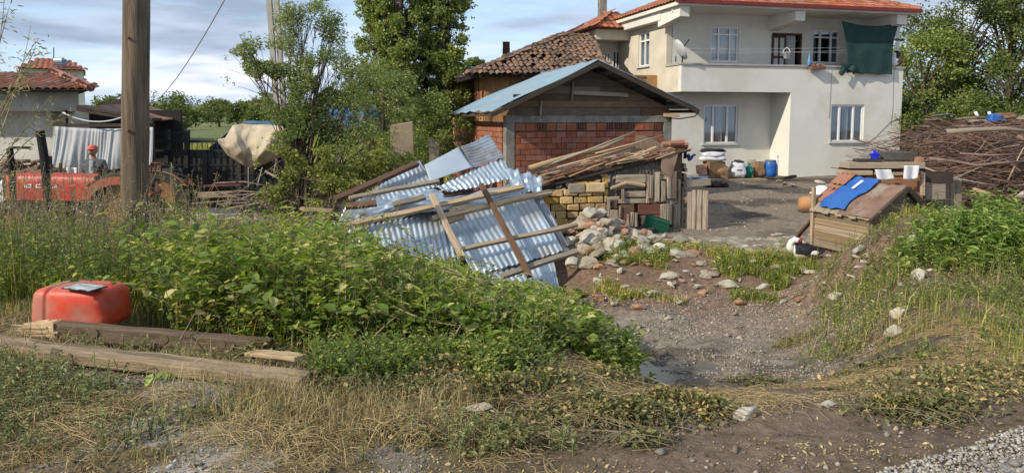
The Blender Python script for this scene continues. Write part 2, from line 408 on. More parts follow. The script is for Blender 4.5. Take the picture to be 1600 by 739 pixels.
RED_PL = mat('red_plastic', (.62, .065, .03), (.52, .05, .026), scale=3, rough=.5, bump=.06, bscale=60, c3=(.40, .17, .12), dirt=.5, spec=.4)
RUBBER = mat('black_rubber', (.03, .028, .026), (.06, .052, .045), scale=6, rough=.9, bump=.3)
RUSTY = mat('rusty_rim', (.34, .17, .08), (.20, .09, .045), scale=8, rough=.85, bump=.4)
STONE = mat('grey_tan_stone', (.42, .37, .29), (.27, .235, .19), scale=5, rough=.92, bump=.6, bscale=16, objvar=.32, c3=(.36, .25, .15), dirt=.35, bdist=.03)
STONE_R = mat('reddish_stone', (.42, .24, .15), (.26, .15, .10), scale=5, rough=.92, bump=.6, bscale=16, objvar=.2, bdist=.03)
STONE_W = mat('white_stone', (.50, .465, .39), (.36, .33, .27), scale=6, rough=.9, bump=.5, bscale=20, objvar=.15, c3=(.3, .24, .17), dirt=.3)
PEB = mat('pebble', (.34, .29, .235), (.20, .17, .14), scale=3, rough=.9, bump=0, island=.5)
STRAW = leafmat('dry_straw', [(0, (.20, .145, .065)), (.5, (.44, .33, .16)), (1, (.64, .52, .30))], trans=.15, rough=.7, spec=.2)
CLAY = mat('terracotta_clay', (.48, .25, .12), (.36, .18, .085), scale=5, rough=.85, bump=.3, c3=(.3, .2, .12))
GLASS = mat('dark_window_glass', (.06, .07, .075), (.04, .045, .05), scale=1, rough=.08, bump=0, spec=.6)
# ================================================================== ray helpers in building frames
def ray(px, py):
    u = (px - 800) / FPX; v = (CY - py) / FPX
    return Vector((u, math.cos(PITCH) + v * math.sin(PITCH), -math.sin(PITCH) + v * math.cos(PITCH)))
CAM = Vector((0, 0, CAMZ))
def hit(F, ax, val, px, py):
    d = ray(px, py); n = F.y if ax == 'y' else F.x
    t = (val - (CAM - F.o).dot(n)) / d.dot(n); p = CAM + d * t - F.o
    return (p.dot(F.x) if ax == 'y' else p.dot(F.y)), p.z
def plane_hit(p0, n, px, py):
    d = ray(px, py); t = (p0 - CAM).dot(n) / d.dot(n); return CAM + d * t

# ================================================================== GROUND
xs = np.concatenate([-np.geomspace(1500, 14, 34), np.arange(-13.8, 13.8, 0.07), np.geomspace(14, 1500, 34)])
ys = np.concatenate([np.arange(-6, 2.2, .4), np.arange(2.2, 12.6, 0.055), np.arange(12.6, 32, 0.3), np.geomspace(32.3, 2500, 60)])
X, Y = np.meshgrid(xs, ys); Z = terrain(X, Y)
V = np.stack([X.ravel(), Y.ravel(), Z.ravel()], 1)
nx, ny = len(xs), len(ys)
ii = (np.arange(ny - 1)[:, None] * nx + np.arange(nx - 1)[None, :]).ravel()
Fq = np.stack([ii, ii + 1, ii + nx + 1, ii + nx], 1)
def rgbmix(a, b, w): return a * (1 - w[..., None]) + np.asarray(b) * w[..., None]
def ground_color(X, Y):
    n1 = fbm(X * .8, Y * .8, 51, 5); n2 = fbm(X * 3, Y * 3, 61, 4)
    c = np.zeros(X.shape + (3,)) + np.array((.175, .130, .095))                        # mud
    c = rgbmix(c, (.10, .075, .055), ss(.4, .62, n1) * .7)
    c = rgbmix(c, (.13, .105, .045), (1 - ss(-.6, .6, X - .1 * Y)) * .6)                  # litter soil left
    # gravel bed of the gully
    sh = .42 * (np.clip(Y, 4, 13) - 7)
    gb = ss(.0, .9, X) * (1 - ss(2.6, 3.8, X - sh)) * ss(5.0, 5.9, Y) * (1 - ss(8.9, 9.7, Y))
    c = rgbmix(c, (.215, .175, .14), gb * .85); c = rgbmix(c, (.27, .235, .195), gb * ss(.45, .6, n2) * .5)
    c = rgbmix(c, (.085, .068, .054), gb * ss(.45, .58, fbm(X * 1.2 + 4, Y * 2, 71, 4)) * .75)
    # reddish cut bank
    bk = ss(.2, .8, X) * ss(9.0, 9.6, Y) * (1 - ss(11.0, 11.5, Y))
    c = rgbmix(c, (.175, .11, .075), bk * .75)
    mound = np.exp(-(((X - 4.8) / 1.6) ** 2 + ((Y - 9.3) / .9) ** 2)); c = rgbmix(c, (.20, .13, .095), np.clip(mound, 0, 1))
    # yard behind
    yd = ss(11.0, 11.7, Y)
    c = rgbmix(c, (.20, .165, .125), yd); c = rgbmix(c, (.095, .075, .062), yd * ss(.44, .56, n1) * ss(12.2, 13.2, Y))
    c = rgbmix(c, (.34, .31, .26), yd * (1 - ss(12.2, 12.9, Y)) * ss(.47, .6, n2) * .7)
    # pale ash at the lower left
    ash = (1 - ss(-.9, -.2, X)) * (1 - ss(4.3, 4.75, Y)) * ss(.49, .62, fbm(X * 2.2 + 9, Y * 3.4, 81, 5))
    c = rgbmix(c, (.40, .385, .37), ash * .75)
    # meadow far off
    md = ss(19, 24, Y) * (1 - ss(-3.5, -2, X)); md = np.maximum(md, ss(40, 50, Y))
    c = rgbmix(c, (.15, .185, .075), md); c = rgbmix(c, (.20, .19, .08), md * ss(.45, .6, fbm(X * .08, Y * .03, 91, 4)) * .6)
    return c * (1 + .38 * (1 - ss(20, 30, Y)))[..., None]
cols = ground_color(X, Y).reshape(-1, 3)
gm = bpy.data.materials.new('ground_soil'); gm.use_nodes = True; t = gm.node_tree; b = t.nodes['Principled BSDF']
at = N(t, 'ShaderNodeAttribute', attribute_name='soil'); tc = N(t, 'ShaderNodeTexCoord')
n1 = N(t, 'ShaderNodeTexNoise', i_Scale=9.0, i_Detail=9.0, i_Roughness=.7); L(t, tc.outputs['Object'], n1.inputs['Vector'])
r1 = ramp(t, [(.3, (.5, .48, .46)), (.52, (1, 1, 1)), (.72, (1.5, 1.5, 1.5))]); L(t, n1.outputs[0], r1.inputs[0])
mx = N(t, 'ShaderNodeMix', data_type='RGBA', blend_type='MULTIPLY'); mx.inputs[0].default_value = 1
L(t, at.outputs['Color'], mx.inputs[6]); L(t, r1.outputs[0], mx.inputs[7])
vo = N(t, 'ShaderNodeTexVoronoi', i_Scale=34.0); L(t, tc.outputs['Object'], vo.inputs['Vector'])
r2 = ramp(t, [(.0, 1.0), (.26, 0.0)]); L(t, vo.outputs['Distance'], r2.inputs[0])
n3 = N(t, 'ShaderNodeTexNoise', i_Scale=1.9, i_Detail=4.0); L(t, tc.outputs['Object'], n3.inputs['Vector'])
r3 = ramp(t, [(.5, 0.0), (.65, .55)]); L(t, n3.outputs[0], r3.inputs[0])
mm = N(t, 'ShaderNodeMath', operation='MULTIPLY'); L(t, r2.outputs[0], mm.inputs[0]); L(t, r3.outputs[0], mm.inputs[1])
mx2 = N(t, 'ShaderNodeMix', data_type='RGBA'); L(t, mm.outputs[0], mx2.inputs[0]); L(t, mx.outputs[2], mx2.inputs[6]); mx2.inputs[7].default_value = (.36, .32, .27, 1)
L(t, mx2.outputs[2], b.inputs['Base Color'])
nb = N(t, 'ShaderNodeTexNoise', i_Scale=22.0, i_Detail=8.0, i_Roughness=.7); L(t, tc.outputs['Object'], nb.inputs['Vector'])
bp = N(t, 'ShaderNodeBump'); bp.inputs['Strength'].default_value = 1.0; bp.inputs['Distance'].default_value = .06
L(t, nb.outputs[0], bp.inputs['Height']); bp2 = N(t, 'ShaderNodeBump'); bp2.inputs['Strength'].default_value = .6; bp2.inputs['Distance'].default_value = .012
L(t, mm.outputs[0], bp2.inputs['Height']); L(t, bp.outputs[0], bp2.inputs['Normal']); L(t, bp2.outputs[0], b.inputs['Normal'])
b.inputs['Roughness'].default_value = .93; b.inputs['Specular IOR Level'].default_value = .15
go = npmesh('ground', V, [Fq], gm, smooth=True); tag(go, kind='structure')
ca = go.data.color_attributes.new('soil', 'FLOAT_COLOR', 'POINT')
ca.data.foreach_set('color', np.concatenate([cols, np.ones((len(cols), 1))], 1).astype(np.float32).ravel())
# puddle
m = bpy.data.materials.new('muddy_water'); m.use_nodes = True; b = m.node_tree.nodes['Principled BSDF']
b.inputs['Base Color'].default_value = (.13, .115, .09, 1); b.inputs['Roughness'].default_value = .12; b.inputs['Specular IOR Level'].default_value = .5
nb = N(m.node_tree, 'ShaderNodeTexNoise', i_Scale=9.0, i_Detail=3.0); bp = N(m.node_tree, 'ShaderNodeBump'); bp.inputs['Strength'].default_value = .25; bp.inputs['Distance'].default_value = .01
L(m.node_tree, nb.outputs[0], bp.inputs['Height']); L(m.node_tree, bp.outputs[0], b.inputs['Normal'])
pc = (1.15, 6.9); zc = tz(1.15, 6.9) + .045
mb = MB(); mb.add([(pc[0] + 1.1 * math.cos(a) * (1 + .2 * math.sin(3 * a)), pc[1] + .75 * math.sin(a), zc) for a in np.linspace(0, 6.283, 40)[:-1]], [tuple(range(39))])
tag(mb.build('puddle_water', m), kind='structure')
# gravel road edge at the lower right
rc = G(1475, 739); rc2 = G(1600, 698)
grm = mat('pale_road_gravel', (.34, .31, .27), (.18, .16, .14), scale=40, rough=.95, bump=1.0, bscale=60, bdist=.03, c3=(.42, .39, .35), dirt=.3)
dirv = (Vector((rc2.x, rc2.y)) - Vector((rc.x, rc.y))).normalized(); nn = Vector((dirv.y, -dirv.x))
mb = MB()
def roadf(u, v):
    s = -3 + u * 14; w = v * 4.5 + .06 * math.sin(s * 5) * (1 - v) + .04 * math.sin(s * 13.7) * (1 - v)
    p = Vector((rc.x, rc.y)) + dirv * s + nn * w
    return (p.x, p.y, tz(p.x, p.y) + .004 + .02 * min(1, v * 10))
mb.grid(roadf, 140, 40); tag(mb.build('gravel_road', grm, smooth=True), kind='structure')
# far hills
hm = mat('far_hill_forest', (.10, .14, .085), (.16, .19, .12), scale=.02, rough=1, bump=0)
mb = MB()
def hillf(u, v):
    x = -1400 + 2800 * u; y = 1100 + v * 700
    h = 14 * math.sin(math.pi * min(1, v * 1.0 + .001)) * (.7 + .9 * float(vnoise(x * .004, 3.3, 4))) + 12 * float(vnoise(x * .02, v * 3, 5))
    return (x, y, h if v > 0 else -3)
mb.grid(hillf, 120, 10); tag(mb.build('hills', hm, smooth=True), kind='structure')

# ================================================================== building helpers
def wall(mb, F, ax, a0, a1, z0, z1, p0, p1, holes=()):
    """wall slab along axis ax ('x' or 'y') from a0..a1, thickness p0..p1 on the other axis, rectangular holes (a0,a1,z0,z1)"""
    A = sorted({a0, a1, *[h[0] for h in holes], *[h[1] for h in holes]}); Zs = sorted({z0, z1, *[h[2] for h in holes], *[h[3] for h in holes]})
    for a, b in zip(A[:-1], A[1:]):
        for c, d in zip(Zs[:-1], Zs[1:]):
            ma, mz = (a + b) / 2, (c + d) / 2
            if any(h[0] < ma < h[1] and h[2] < mz < h[3] for h in holes): continue
            if ax == 'x': mb.fbox(F, a, b, p0, p1, c, d)
            else: mb.fbox(F, p0, p1, a, b, c, d)
gl = bpy.data.materials.new('window_glass'); gl.use_nodes = True; t = gl.node_tree; t.nodes.clear()
tr = N(t, 'ShaderNodeBsdfTransparent'); tr.inputs[0].default_value = (.80, .84, .86, 1); gs = N(t, 'ShaderNodeBsdfGlossy'); gs.inputs['Roughness'].default_value = .04
ms = N(t, 'ShaderNodeMixShader'); ms.inputs[0].default_value = .16; oo = N(t, 'ShaderNodeOutputMaterial')
L(t, tr.outputs[0], ms.inputs[1]); L(t, gs.outputs[0], ms.inputs[2]); L(t, ms.outputs[0], oo.inputs[0])
CURT = mat('net_curtain', (.50, .50, .48), (.40, .40, .39), scale=3, stretch=(6, 6, .5), rough=.95, bump=.2)
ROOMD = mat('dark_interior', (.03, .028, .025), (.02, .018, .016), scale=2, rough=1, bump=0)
def window(parent, F, ax, pl, out, a0, a1, z0, z1, splits, top=None, fr=PVC, curtains=True, sill=True, label=None, t=.06, dark=False):
    """window filling the hole a0..a1,z0..z1; pl: outer plane coordinate, out: outward sign"""
    def bx(mb, a, b, c, d, q0, q1):
        lo, hi = sorted((pl + q0 * -out, pl + q1 * -out))
        if ax == 'x': mb.fbox(F, a, b, lo, hi, c, d)
        else: mb.fbox(F, lo, hi, a, b, c, d)
    i0, i1 = .05, .11
    f = MB()
    bx(f, a0, a1, z0, z0 + t, i0, i1); bx(f, a0, a1, z1 - t, z1, i0, i1); bx(f, a0, a0 + t, z0 + t, z1 - t, i0, i1); bx(f, a1 - t, a1, z0 + t, z1 - t, i0, i1)
    for s in splits:
        a = a0 + (a1 - a0) * s; bx(f, a - t * .55, a + t * .55, z0 + t, z1 - t, i0 - .003, i1 - .003)
    if top:
        zt = z0 + (z1 - z0) * top; bx(f, a0 + t, a1 - t, zt - t * .45, zt + t * .45, i0 - .006, i1 - .006)
    w = f.build('window', fr, parent)
    if label: w['label'] = label
    g = MB(); bx(g, a0 + t * .5, a1 - t * .5, z0 + t * .5, z1 - t * .5, .083, .089); g.build('pane', gl, w)
    if sill:
        s = MB(); bx(s, a0 - .08, a1 + .08, z0 - .05, z0, -.07, .05); s.build('sill', mat('sill_stone', (.55, .53, .5), (.45, .43, .4), rough=.7, bump=.1), w)
    if curtains:
        c = MB(); q = .16
        def cf(u, v):
            a = a0 + (a1 - a0) * u; dd = q + .02 * math.sin(u * (a1 - a0) * 55) + .012 * math.sin(u * 91); cc = pl - out * dd; z = z0 + (z1 - z0) * v
            return F(a, cc, z) if ax == 'x' else F(cc, a, z)
        segs = [(0.02, .34), (.40, .60), (.68, .98)] if not dark else [(0.02, .2), (.8, .98)]
        for s0, s1 in segs: c.grid(lambda u, v: cf(s0 + (s1 - s0) * u, v), 40, 1)
        c.build_each('curtain', CURT, w, smooth=True)
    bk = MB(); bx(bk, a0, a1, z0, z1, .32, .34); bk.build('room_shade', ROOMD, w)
    return w
def tile_slope(mb, A, B, C_, D, tw, tl, arch, jit=0.0, lift=.02, seg=4):
    A, B, C_, D = map(Vector, (A, B, C_, D)); e = (B - A).normalized(); n = e.cross(D - A).normalized()
    if n.z < 0: n = -n
    w = n.cross(e).normalized();
    if w.z < 0: w = -w
    H = (D - A).dot(w); dl = (D - A).dot(e) / H; dr = ((C_ - B).dot(e)) / H; Lb = (B - A).length
    k = 0
    while k * tl < H:
        y0 = k * tl; s0 = dl * y0; s1 = Lb + dr * y0; c0 = math.ceil(s0 / tw) - .5; s = c0 * tw
        while s < s1:
            J = lambda a=1.0: rnd.uniform(-jit, jit) * a
            jx, jy, jz = J(), J(1.5), J(.5); ang = J(1.2)
            vs = []
            for q in (0, 1):
                yy = y0 + jy + q * tl * 1.18; lf = lift * (1 - q) + jz; wd = tw * (1.06 - .08 * q)
                for i in range(seg + 1):
                    tt = i / seg - .5
                    vs.append(A + e * (s + tw / 2 + jx + tt * wd + ang * q * tl) + w * yy + n * (lf + arch * math.cos(tt * math.pi) + .012))
            base = len(vs)
            for i in range(seg + 1): vs.append(vs[i] - n * .016)
            fs = [(i, i + 1, seg + 2 + i, seg + 1 + i) for i in range(seg)] + [(i + 1, i, base + i, base + i + 1) for i in range(seg)]
            if rnd.random() > jit * .25: mb.add(vs, fs)
            s += tw
        k += 1

# ================================================================== WHITE HOUSE
HO = P(1064, 150, 24.0); HF = Frame((HO.x, HO.y, -.52), R(14.5))
house = thing('white_house', HF(0, 0, 0), 'white plastered two storey house with orange tiled roof, long balcony and ground floor recess', 'house')
h = lambda ax, val, px, py: hit(HF, ax, val, px, py)
xe = h('y', 0, 1404, 270)[0]; xr, _ = h('y', 0, 1234, 200)
zsof = h('y', 0, 1150, 144)[1]; zpar = h('y', 0, 1150, 101)[1]; zeave = h('y', -.6, 1250, 18)[1]
ZF = zsof + .1; D1 = 1.1; ZT = zeave + .05; YB = 8.2
print('HOUSE', xe, xr, zsof, zpar, zeave)
# openings
gw1 = h('y', D1, 1099, 225) + h('y', D1, 1154, 164); gw2 = h('y', 0, 1297, 222) + h('y', 0, 1351, 164)
uw1 = h('y', D1, 1110, 97) + h('y', D1, 1155, 43); ud = h('y', D1, 1205, 110) + h('y', D1, 1254, 53); uw2 = h('y', D1, 1269, 99) + h('y', D1, 1313, 48)
sw_ = h('x', 0, 1014, 103) + h('x', 0, 998, 53)
H_ = lambda q: (min(q[0], q[2]), max(q[0], q[2]), min(q[1], q[3]), max(q[1], q[3]))
gw1, gw2, uw1, uw2, sw_ = map(H_, (gw1, gw2, uw1, uw2, sw_)); ud = (min(ud[0], ud[2]), max(ud[0], ud[2]), ZF + .02, ud[3])
mb = MB()
wall(mb, HF, 'x', 0, xr, 0, zsof, D1, D1 + .22, [gw1])                      # recess back wall
wall(mb, HF, 'x', xr + .22, xe, 0, zpar - .04, 0, .22, [gw2])                # front wall of the lower right rooms with parapet
wall(mb, HF, 'y', .002, D1 + .218, 0, zsof, xr, xr + .218)                     # return wall
wall(mb, HF, 'x', 0, xr + .22, zsof, zpar - .04, 0, .22)                     # parapet over the recess
wall(mb, HF, 'x', .22, xe, ZF, ZT, D1 + .003, D1 + .22, [uw1, ud, uw2])           # upper wall
wall(mb, HF, 'y', .22, YB, 0, ZT, xe - .2, xe - .002, [(.221, D1, zpar - .04, ZT)])
wall(mb, HF, 'x', 0, xe, 0, ZT, YB - .2, YB)
mb.build('wall', PLASTER, house)
mb = MB(); wall(mb, HF, 'y', D1, YB, zsof + .0, ZT, 0, .2, [sw_]); wall(mb, HF, 'y', D1 + .222, YB, 0, zsof, 0, .2)
wall(mb, HF, 'y', .222, D1, zsof, zpar - .04, 0.001, .2)
mb.build('side_wall', PLAST_R, house)
mb = MB(); mb.fbox(HF, .21, xe - .21, .21, D1 + .002, zsof + .003, ZF); mb.build('balcony_floor', CONC, house)
mb = MB(); mb.fbox(HF, -.04, xe + .04, -.05, .26, zpar - .04, zpar + .02); mb.fbox(HF, -.04, .24, .26, D1, zpar - .04, zpar + .02); mb.build('parapet_cap', mat('cap_stone', (.42, .38, .34), (.32, .29, .26), rough=.8), house)
# eaves, soffit, brackets
x0r, x1r, y0r, y1r = -.5, h('y', -.6, 1437, 25)[0], -.6, YB + .5
mb = MB(); mb.fbox(HF, x0r + .03, x1r - .03, y0r + .03, y1r, ZT, ZT + .12); mb.build('eave_slab', PLASTER, house)
mb = MB(); mb.fbox(HF, x0r - .02, x1r, y0r - .12, y0r, ZT + .06, ZT + .17); mb.build('gutter', mat('maroon_gutter', (.22, .03, .02), (.15, .025, .02), rough=.5, bump=.05), house)
for pxa, pxb in ((1062, 1077), (1243, 1258), (1402, 1417)):
    a = h('y', -.45, pxa, 35)[0]; b_ = h('y', -.45, pxb, 35)[0]; mb = MB()
    for q in (0,): mb.hexa([HF(a, -.45, ZT - .33), HF(b_, -.45, ZT - .33), HF(b_, D1 + .01, ZT - .5), HF(a, D1 + .01, ZT - .5), HF(a, -.45, ZT - .002), HF(b_, -.45, ZT - .002), HF(b_, D1 + .01, ZT - .002), HF(a, D1 + .01, ZT - .002)])
    mb.build('eave_bracket', PLASTER, house)
mb = MB(); a, b_ = .001, .19; mb.hexa([HF(-.35, .9, ZT - .28), HF(-.001, .9, ZT - .28), HF(-.001, 6, ZT - .28), HF(-.35, 6, ZT - .28), HF(-.35, .9, ZT - .003), HF(-.001, .9, ZT - .003), HF(-.001, 6, ZT - .003), HF(-.35, 6, ZT - .003)])
mb.build('eave_beam', PLASTER, house)
zr = ZT + .13; rh = 1.9; ym = (y0r + y1r) / 2; rl = (y1r - y0r) / 2
c = [HF(x0r, y0r, zr), HF(x1r, y0r, zr), HF(x1r, y1r, zr), HF(x0r, y1r, zr)]; r0 = HF(x0r + rl, ym, zr + rh); r1_ = HF(x1r - rl, ym, zr + rh)
mb = MB(); mb.add(c + [r0, r1_], [(0, 1, 5, 4), (1, 2, 5), (2, 3, 4, 5), (3, 0, 4), (3, 2, 1, 0)])
roof = mb.build('roof', mat('roof_deck', (.18, .08, .05), rough=1), house)
mb = MB(); tile_slope(mb, c[0], c[1], r1_, r0, .24, .34, .035, .008); tile_slope(mb, c[3], c[0], r0, r0 + HF.y * .01, .24, .34, .035, .008)
mb.build('tile_course', TILE_O, roof)
mb = MB()
for a, b_ in ((c[0], r0), (c[1], r1_), (r0, r1_)):
    n_ = int((b_ - a).length / .33); d = (b_ - a).normalized()
    for i in range(n_): mb.tube([a + d * (i * .33) + Vector((0, 0, .05)), a + d * (i * .33 + .36) + Vector((0, 0, .035))], [.11, .09], 8)
mb.build('ridge_tile', TILE_O, roof)
# rear wing with its own small roof
q = hit(HF, 'y', 4.2, 931, 62); qt = hit(HF, 'y', 4.2, 931, 46); xw = q[0]
mb = MB(); mb.fbox(HF, xw, -.003, 4.2, 8.5, q[1], qt[1]); mb.build('wing_slab', PLAST_R, house)
mb = MB(); wall(mb, HF, 'x', xw + .25, -.003, 0, q[1] - .002, 5.3, 5.5, []); wall(mb, HF, 'y', 5.5, 8.2, 0, q[1] - .002, xw + .25, xw + .45); mb.build('wing_wall', PLASTER, house)
for (pa, pb, ta, tb) in ((943, 953, 82, 98), (956, 968, 80, 120)):
    A = hit(HF, 'y', 5.3, pa, tb); B = hit(HF, 'y', 5.3, pb, ta)
    mb = MB(); x0_, x1_ = sorted((A[0], B[0]))
    for a in (x0_, (x0_ + x1_) / 2 - .02, x1_ - .05): mb.fbox(HF, a, a + .05, 5.26, 5.3, A[1], B[1])
    mb.fbox(HF, x0_, x1_, 5.265, 5.3, B[1] - .05, B[1]); mb.fbox(HF, x0_, x1_, 5.265, 5.3, A[1], A[1] + .05)
    w = mb.build('wing_window', PVC, house); g = MB(); g.fbox(HF, x0_ + .02, x1_ - .02, 5.285, 5.299, A[1], B[1]); g.build('pane', GLASS, w)
zw = qt[1] + .01; wc = [HF(xw - .35, 3.9, zw), HF(-.1, 3.9, zw), HF(-.1, 8.6, zw + .05), HF(xw - .35, 8.6, zw)]; wt = [HF(-.1, 5.5, zw + .75), HF(-.1, 8.5, zw + .75)]
wt0 = HF(xw + .9, 5.3, zw + .72)
mb = MB(); mb.add([wc[0], wc[1], wc[2], wc[3], wt0, wt[0], wt[1]], [(0, 1, 5, 4), (3, 0, 4), (4, 5, 6), (3, 4, 6), (3, 6, 2), (0, 3, 2, 1)])
wr = mb.build('wing_roof', mat('roof_deck', (.18, .08, .05)), house)
mb = MB(); tile_slope(mb, wc[0], wc[1], wt[0], wt0, .24, .34, .035, .012); tile_slope(mb, wc[3], wc[0], wt0, HF(xw + .9, 5.4, zw + .72), .24, .34, .035, .012); mb.build('tile_course', TILE_O, wr)
# windows and door
window(house, HF, 'x', D1, -1, *gw1, (.28, .70), label='three light window in the ground floor recess')
window(house, HF, 'x', 0, -1, *gw2, (.28, .70), label='three light window at the right of the ground floor')
window(house, HF, 'x', D1, -1, *uw1, (.3, .7), top=.78, sill=False, label='left upper window of six panes')
window(house, HF, 'x', D1, -1, *uw2, (.3, .7), top=.78, sill=False, dark=True, label='right upper window of six dark panes')
window(house, HF, 'y', 0, -1, *sw_, (.5,), top=.75, label='tall narrow window in the rough side wall')
DW = mat('dark_brown_door', (.07, .032, .018), (.045, .02, .012), scale=4, rough=.55, bump=.1)
mb = MB(); dm = ud[0] + (ud[1] - ud[0]) * .5
mb.fbox(HF, ud[0], ud[0] + .06, D1 + .03, D1 + .12, ud[2], ud[3]); mb.fbox(HF, ud[1] - .06, ud[1], D1 + .03, D1 + .12, ud[2], ud[3]); mb.fbox(HF, ud[0] + .06, ud[1] - .06, D1 + .03, D1 + .12, ud[3] - .07, ud[3])
door = mb.build('balcony_door', DW, house); door['label'] = 'dark brown double balcony door with one leaf open'
mb = MB()
for x_ in (ud[0] - .02, ud[0] + .22, ud[0] + .46): mb.fbox(HF, x_, x_ + .07, D1 - .05, D1 - .01, ud[2], ud[3] - .08)
for z_ in (ud[2], ud[2] + .55, ud[2] + 1.1, ud[3] - .18): mb.fbox(HF, ud[0] + .05, ud[0] + .46, D1 - .048, D1 - .012, z_, z_ + .08)
mb.build('door_leaf', DW, door)
g = MB(); g.fbox(HF, ud[0] + .05, ud[0] + .48, D1 - .035, D1 - .025, ud[2] + .1, ud[3] - .15); g.build('pane', CURT, door)
mb = MB(); mb.grid(lambda u, v: HF(dm + .05 + (ud[1] - dm - .25) * u, D1 + .14 + .03 * math.sin(u * 18), ud[2] + (ud[3] - ud[2] - .05) * v), 30, 1); mb.build('door_curtain', CURT, door, smooth=True)
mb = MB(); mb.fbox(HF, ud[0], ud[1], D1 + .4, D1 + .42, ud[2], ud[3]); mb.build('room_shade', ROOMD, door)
# chimney pipe of the house (concrete stack beyond the wing)
p = P(941, 30, 30); mb = MB(); F2 = Frame((p.x, p.y, 4.0), R(14)); mb.fbox(F2, -.14, .14, -.14, .14, 0, 4); mb.build('chimney', CONC, house)
# wires, cable on the facade
def tube_obj(name, pts, r, m, label, cat, group=None, n=6, parent=None):
    mb = MB(); mb.tube(pts, r, n); o = mb.build(name, m, parent, smooth=True)
    return o if parent is not None else tag(o, label, cat, group)
def sagpts(a, b, sag, n=12): a = Vector(a); b = Vector(b); return [a.lerp(b, i / n) - Vector((0, 0, sag * 4 * (i / n) * (1 - i / n))) for i in range(n + 1)]
def hp(y, px, py): a = hit(HF, 'y', y, px, py); return HF(a[0], y, a[1])
GREYC = mat('grey_cable', (.25, .25, .24), (.2, .2, .2), rough=.7, bump=0); WHTC = mat('white_line', (.6, .6, .58), (.5, .5, .5), rough=.7, bump=0)
tube_obj('facade_cable', [hp(-.008, 1300, 106), hp(-.008, 1299, 125), hp(-.008, 1297, 160), hp(-.008, 1296, 185)], .006, GREYC, None, None, parent=house)
tube_obj('facade_cable', [hp(-.008, 1398, 108), hp(-.008, 1396, 130), hp(-.008, 1395, 170), hp(-.008, 1392, 196)], .006, GREYC, None, None, parent=house)
tube_obj('facade_cable', [hp(-.008, 1354, 224), hp(-.008, 1366, 216), hp(-.008, 1378, 204), hp(-.008, 1392, 190), hp(-.008, 1406, 186)], .009, GREYC, None, None, parent=house)
for k, (a, b_) in enumerate((((1075, 76), (1400, 71)), ((1075, 82), (1400, 76)), ((1110, 76), (1400, 83)))):
    tube_obj('washing_line', sagpts(hp(-.06, *a), hp(-.06, *b_), .06), .0035, WHTC, ['topmost washing line strung along the balcony', 'middle washing line strung along the balcony', 'lowest washing line strung along the balcony from the first window'][k], 'washing line', 'washing lines along the balcony')

# objects of the balcony
dish = thing('satellite_dish', hp(.1, 1062, 97), 'grey satellite dish standing on the left corner of the balcony', 'satellite dish')
M = (Matrix.Rotation(R(-62), 3, 'Z') @ Matrix.Rotation(R(-72), 3, 'X'))
mb = MB(); o_ = hp(.05, 1060, 80); prof = [(.001, 0), (.12, .01), (.24, .04), (.36, .09)]
mb.lathe(prof + [(.362, .10), (.24, .055), (.12, .025), (.001, .015)], o_, 28, Matrix.Rotation(R(20), 3, 'Z') @ Matrix.Rotation(R(62), 3, 'Y') @ Matrix.Rotation(R(10), 3, 'X'))
mb.build('dish', mat('dish_grey', (.5, .51, .52), (.42, .43, .44), rough=.5, bump=0), dish, smooth=True)
tube_obj('dish_arm', [hp(.0, 1066, 98), hp(-.008, 1067, 76), hp(-.1, 1071, 70), hp(-.14, 1077, 62)], .022, BLACK_M, None, None, parent=dish)
tube_obj('dish_mount', [hp(.1, 1056, 97), hp(.1, 1056, 88)], .02, BLACK_M, None, None, parent=dish)
# green shade cloth hung over the right of the balcony
CLOTH = mat('dark_green_shade_cloth', (.022, .060, .055), (.014, .040, .038), scale=3, rough=.85, bump=.2, bscale=90)
def clothf(u, v):
    tl, tr_, bl, br = (1315, 33), (1404, 37), (1322, 115), (1394, 118)
    px = (tl[0] * (1 - u) + tr_[0] * u) * (1 - v) + (bl[0] * (1 - u) + br[0] * u) * v + 3.5 * math.sin(v * 3.1) * (1 - 2 * u) * 1.2
    py = (tl[1] * (1 - u) + tr_[1] * u) * (1 - v) + (bl[1] * (1 - u) + br[1] * u) * v + 6 * math.sin(u * math.pi) * (1 - v) ** 2 - 2.0 * abs(math.sin(u * 9)) * v ** 6
    yy = -.16 - .05 * math.sin(v * 9 + 2.2 * math.sin(u * math.pi)) * math.sin(u * math.pi) * (1 - v) ** 1.2 - .012 * math.sin(u * 17 + 2 * v) * v
    return hp(yy, px, py)
mb = MB(); mb.grid(clothf, 50, 50); cl = tag(mb.build('shade_cloth', CLOTH, smooth=True, solid=.006), 'dark green shade cloth hung from the eave over the balcony', 'cloth')
mb = MB(); mb.grid(lambda u, v: hp(-.2 - .05 * math.sin(u * 9), 1312 + u * 24 + 3 * math.sin(v * 4), 100 + v * 14 + 5 * math.sin(u * 7) * v), 20, 10); mb.build('torn_hem', CLOTH, cl, solid=.006, smooth=True)
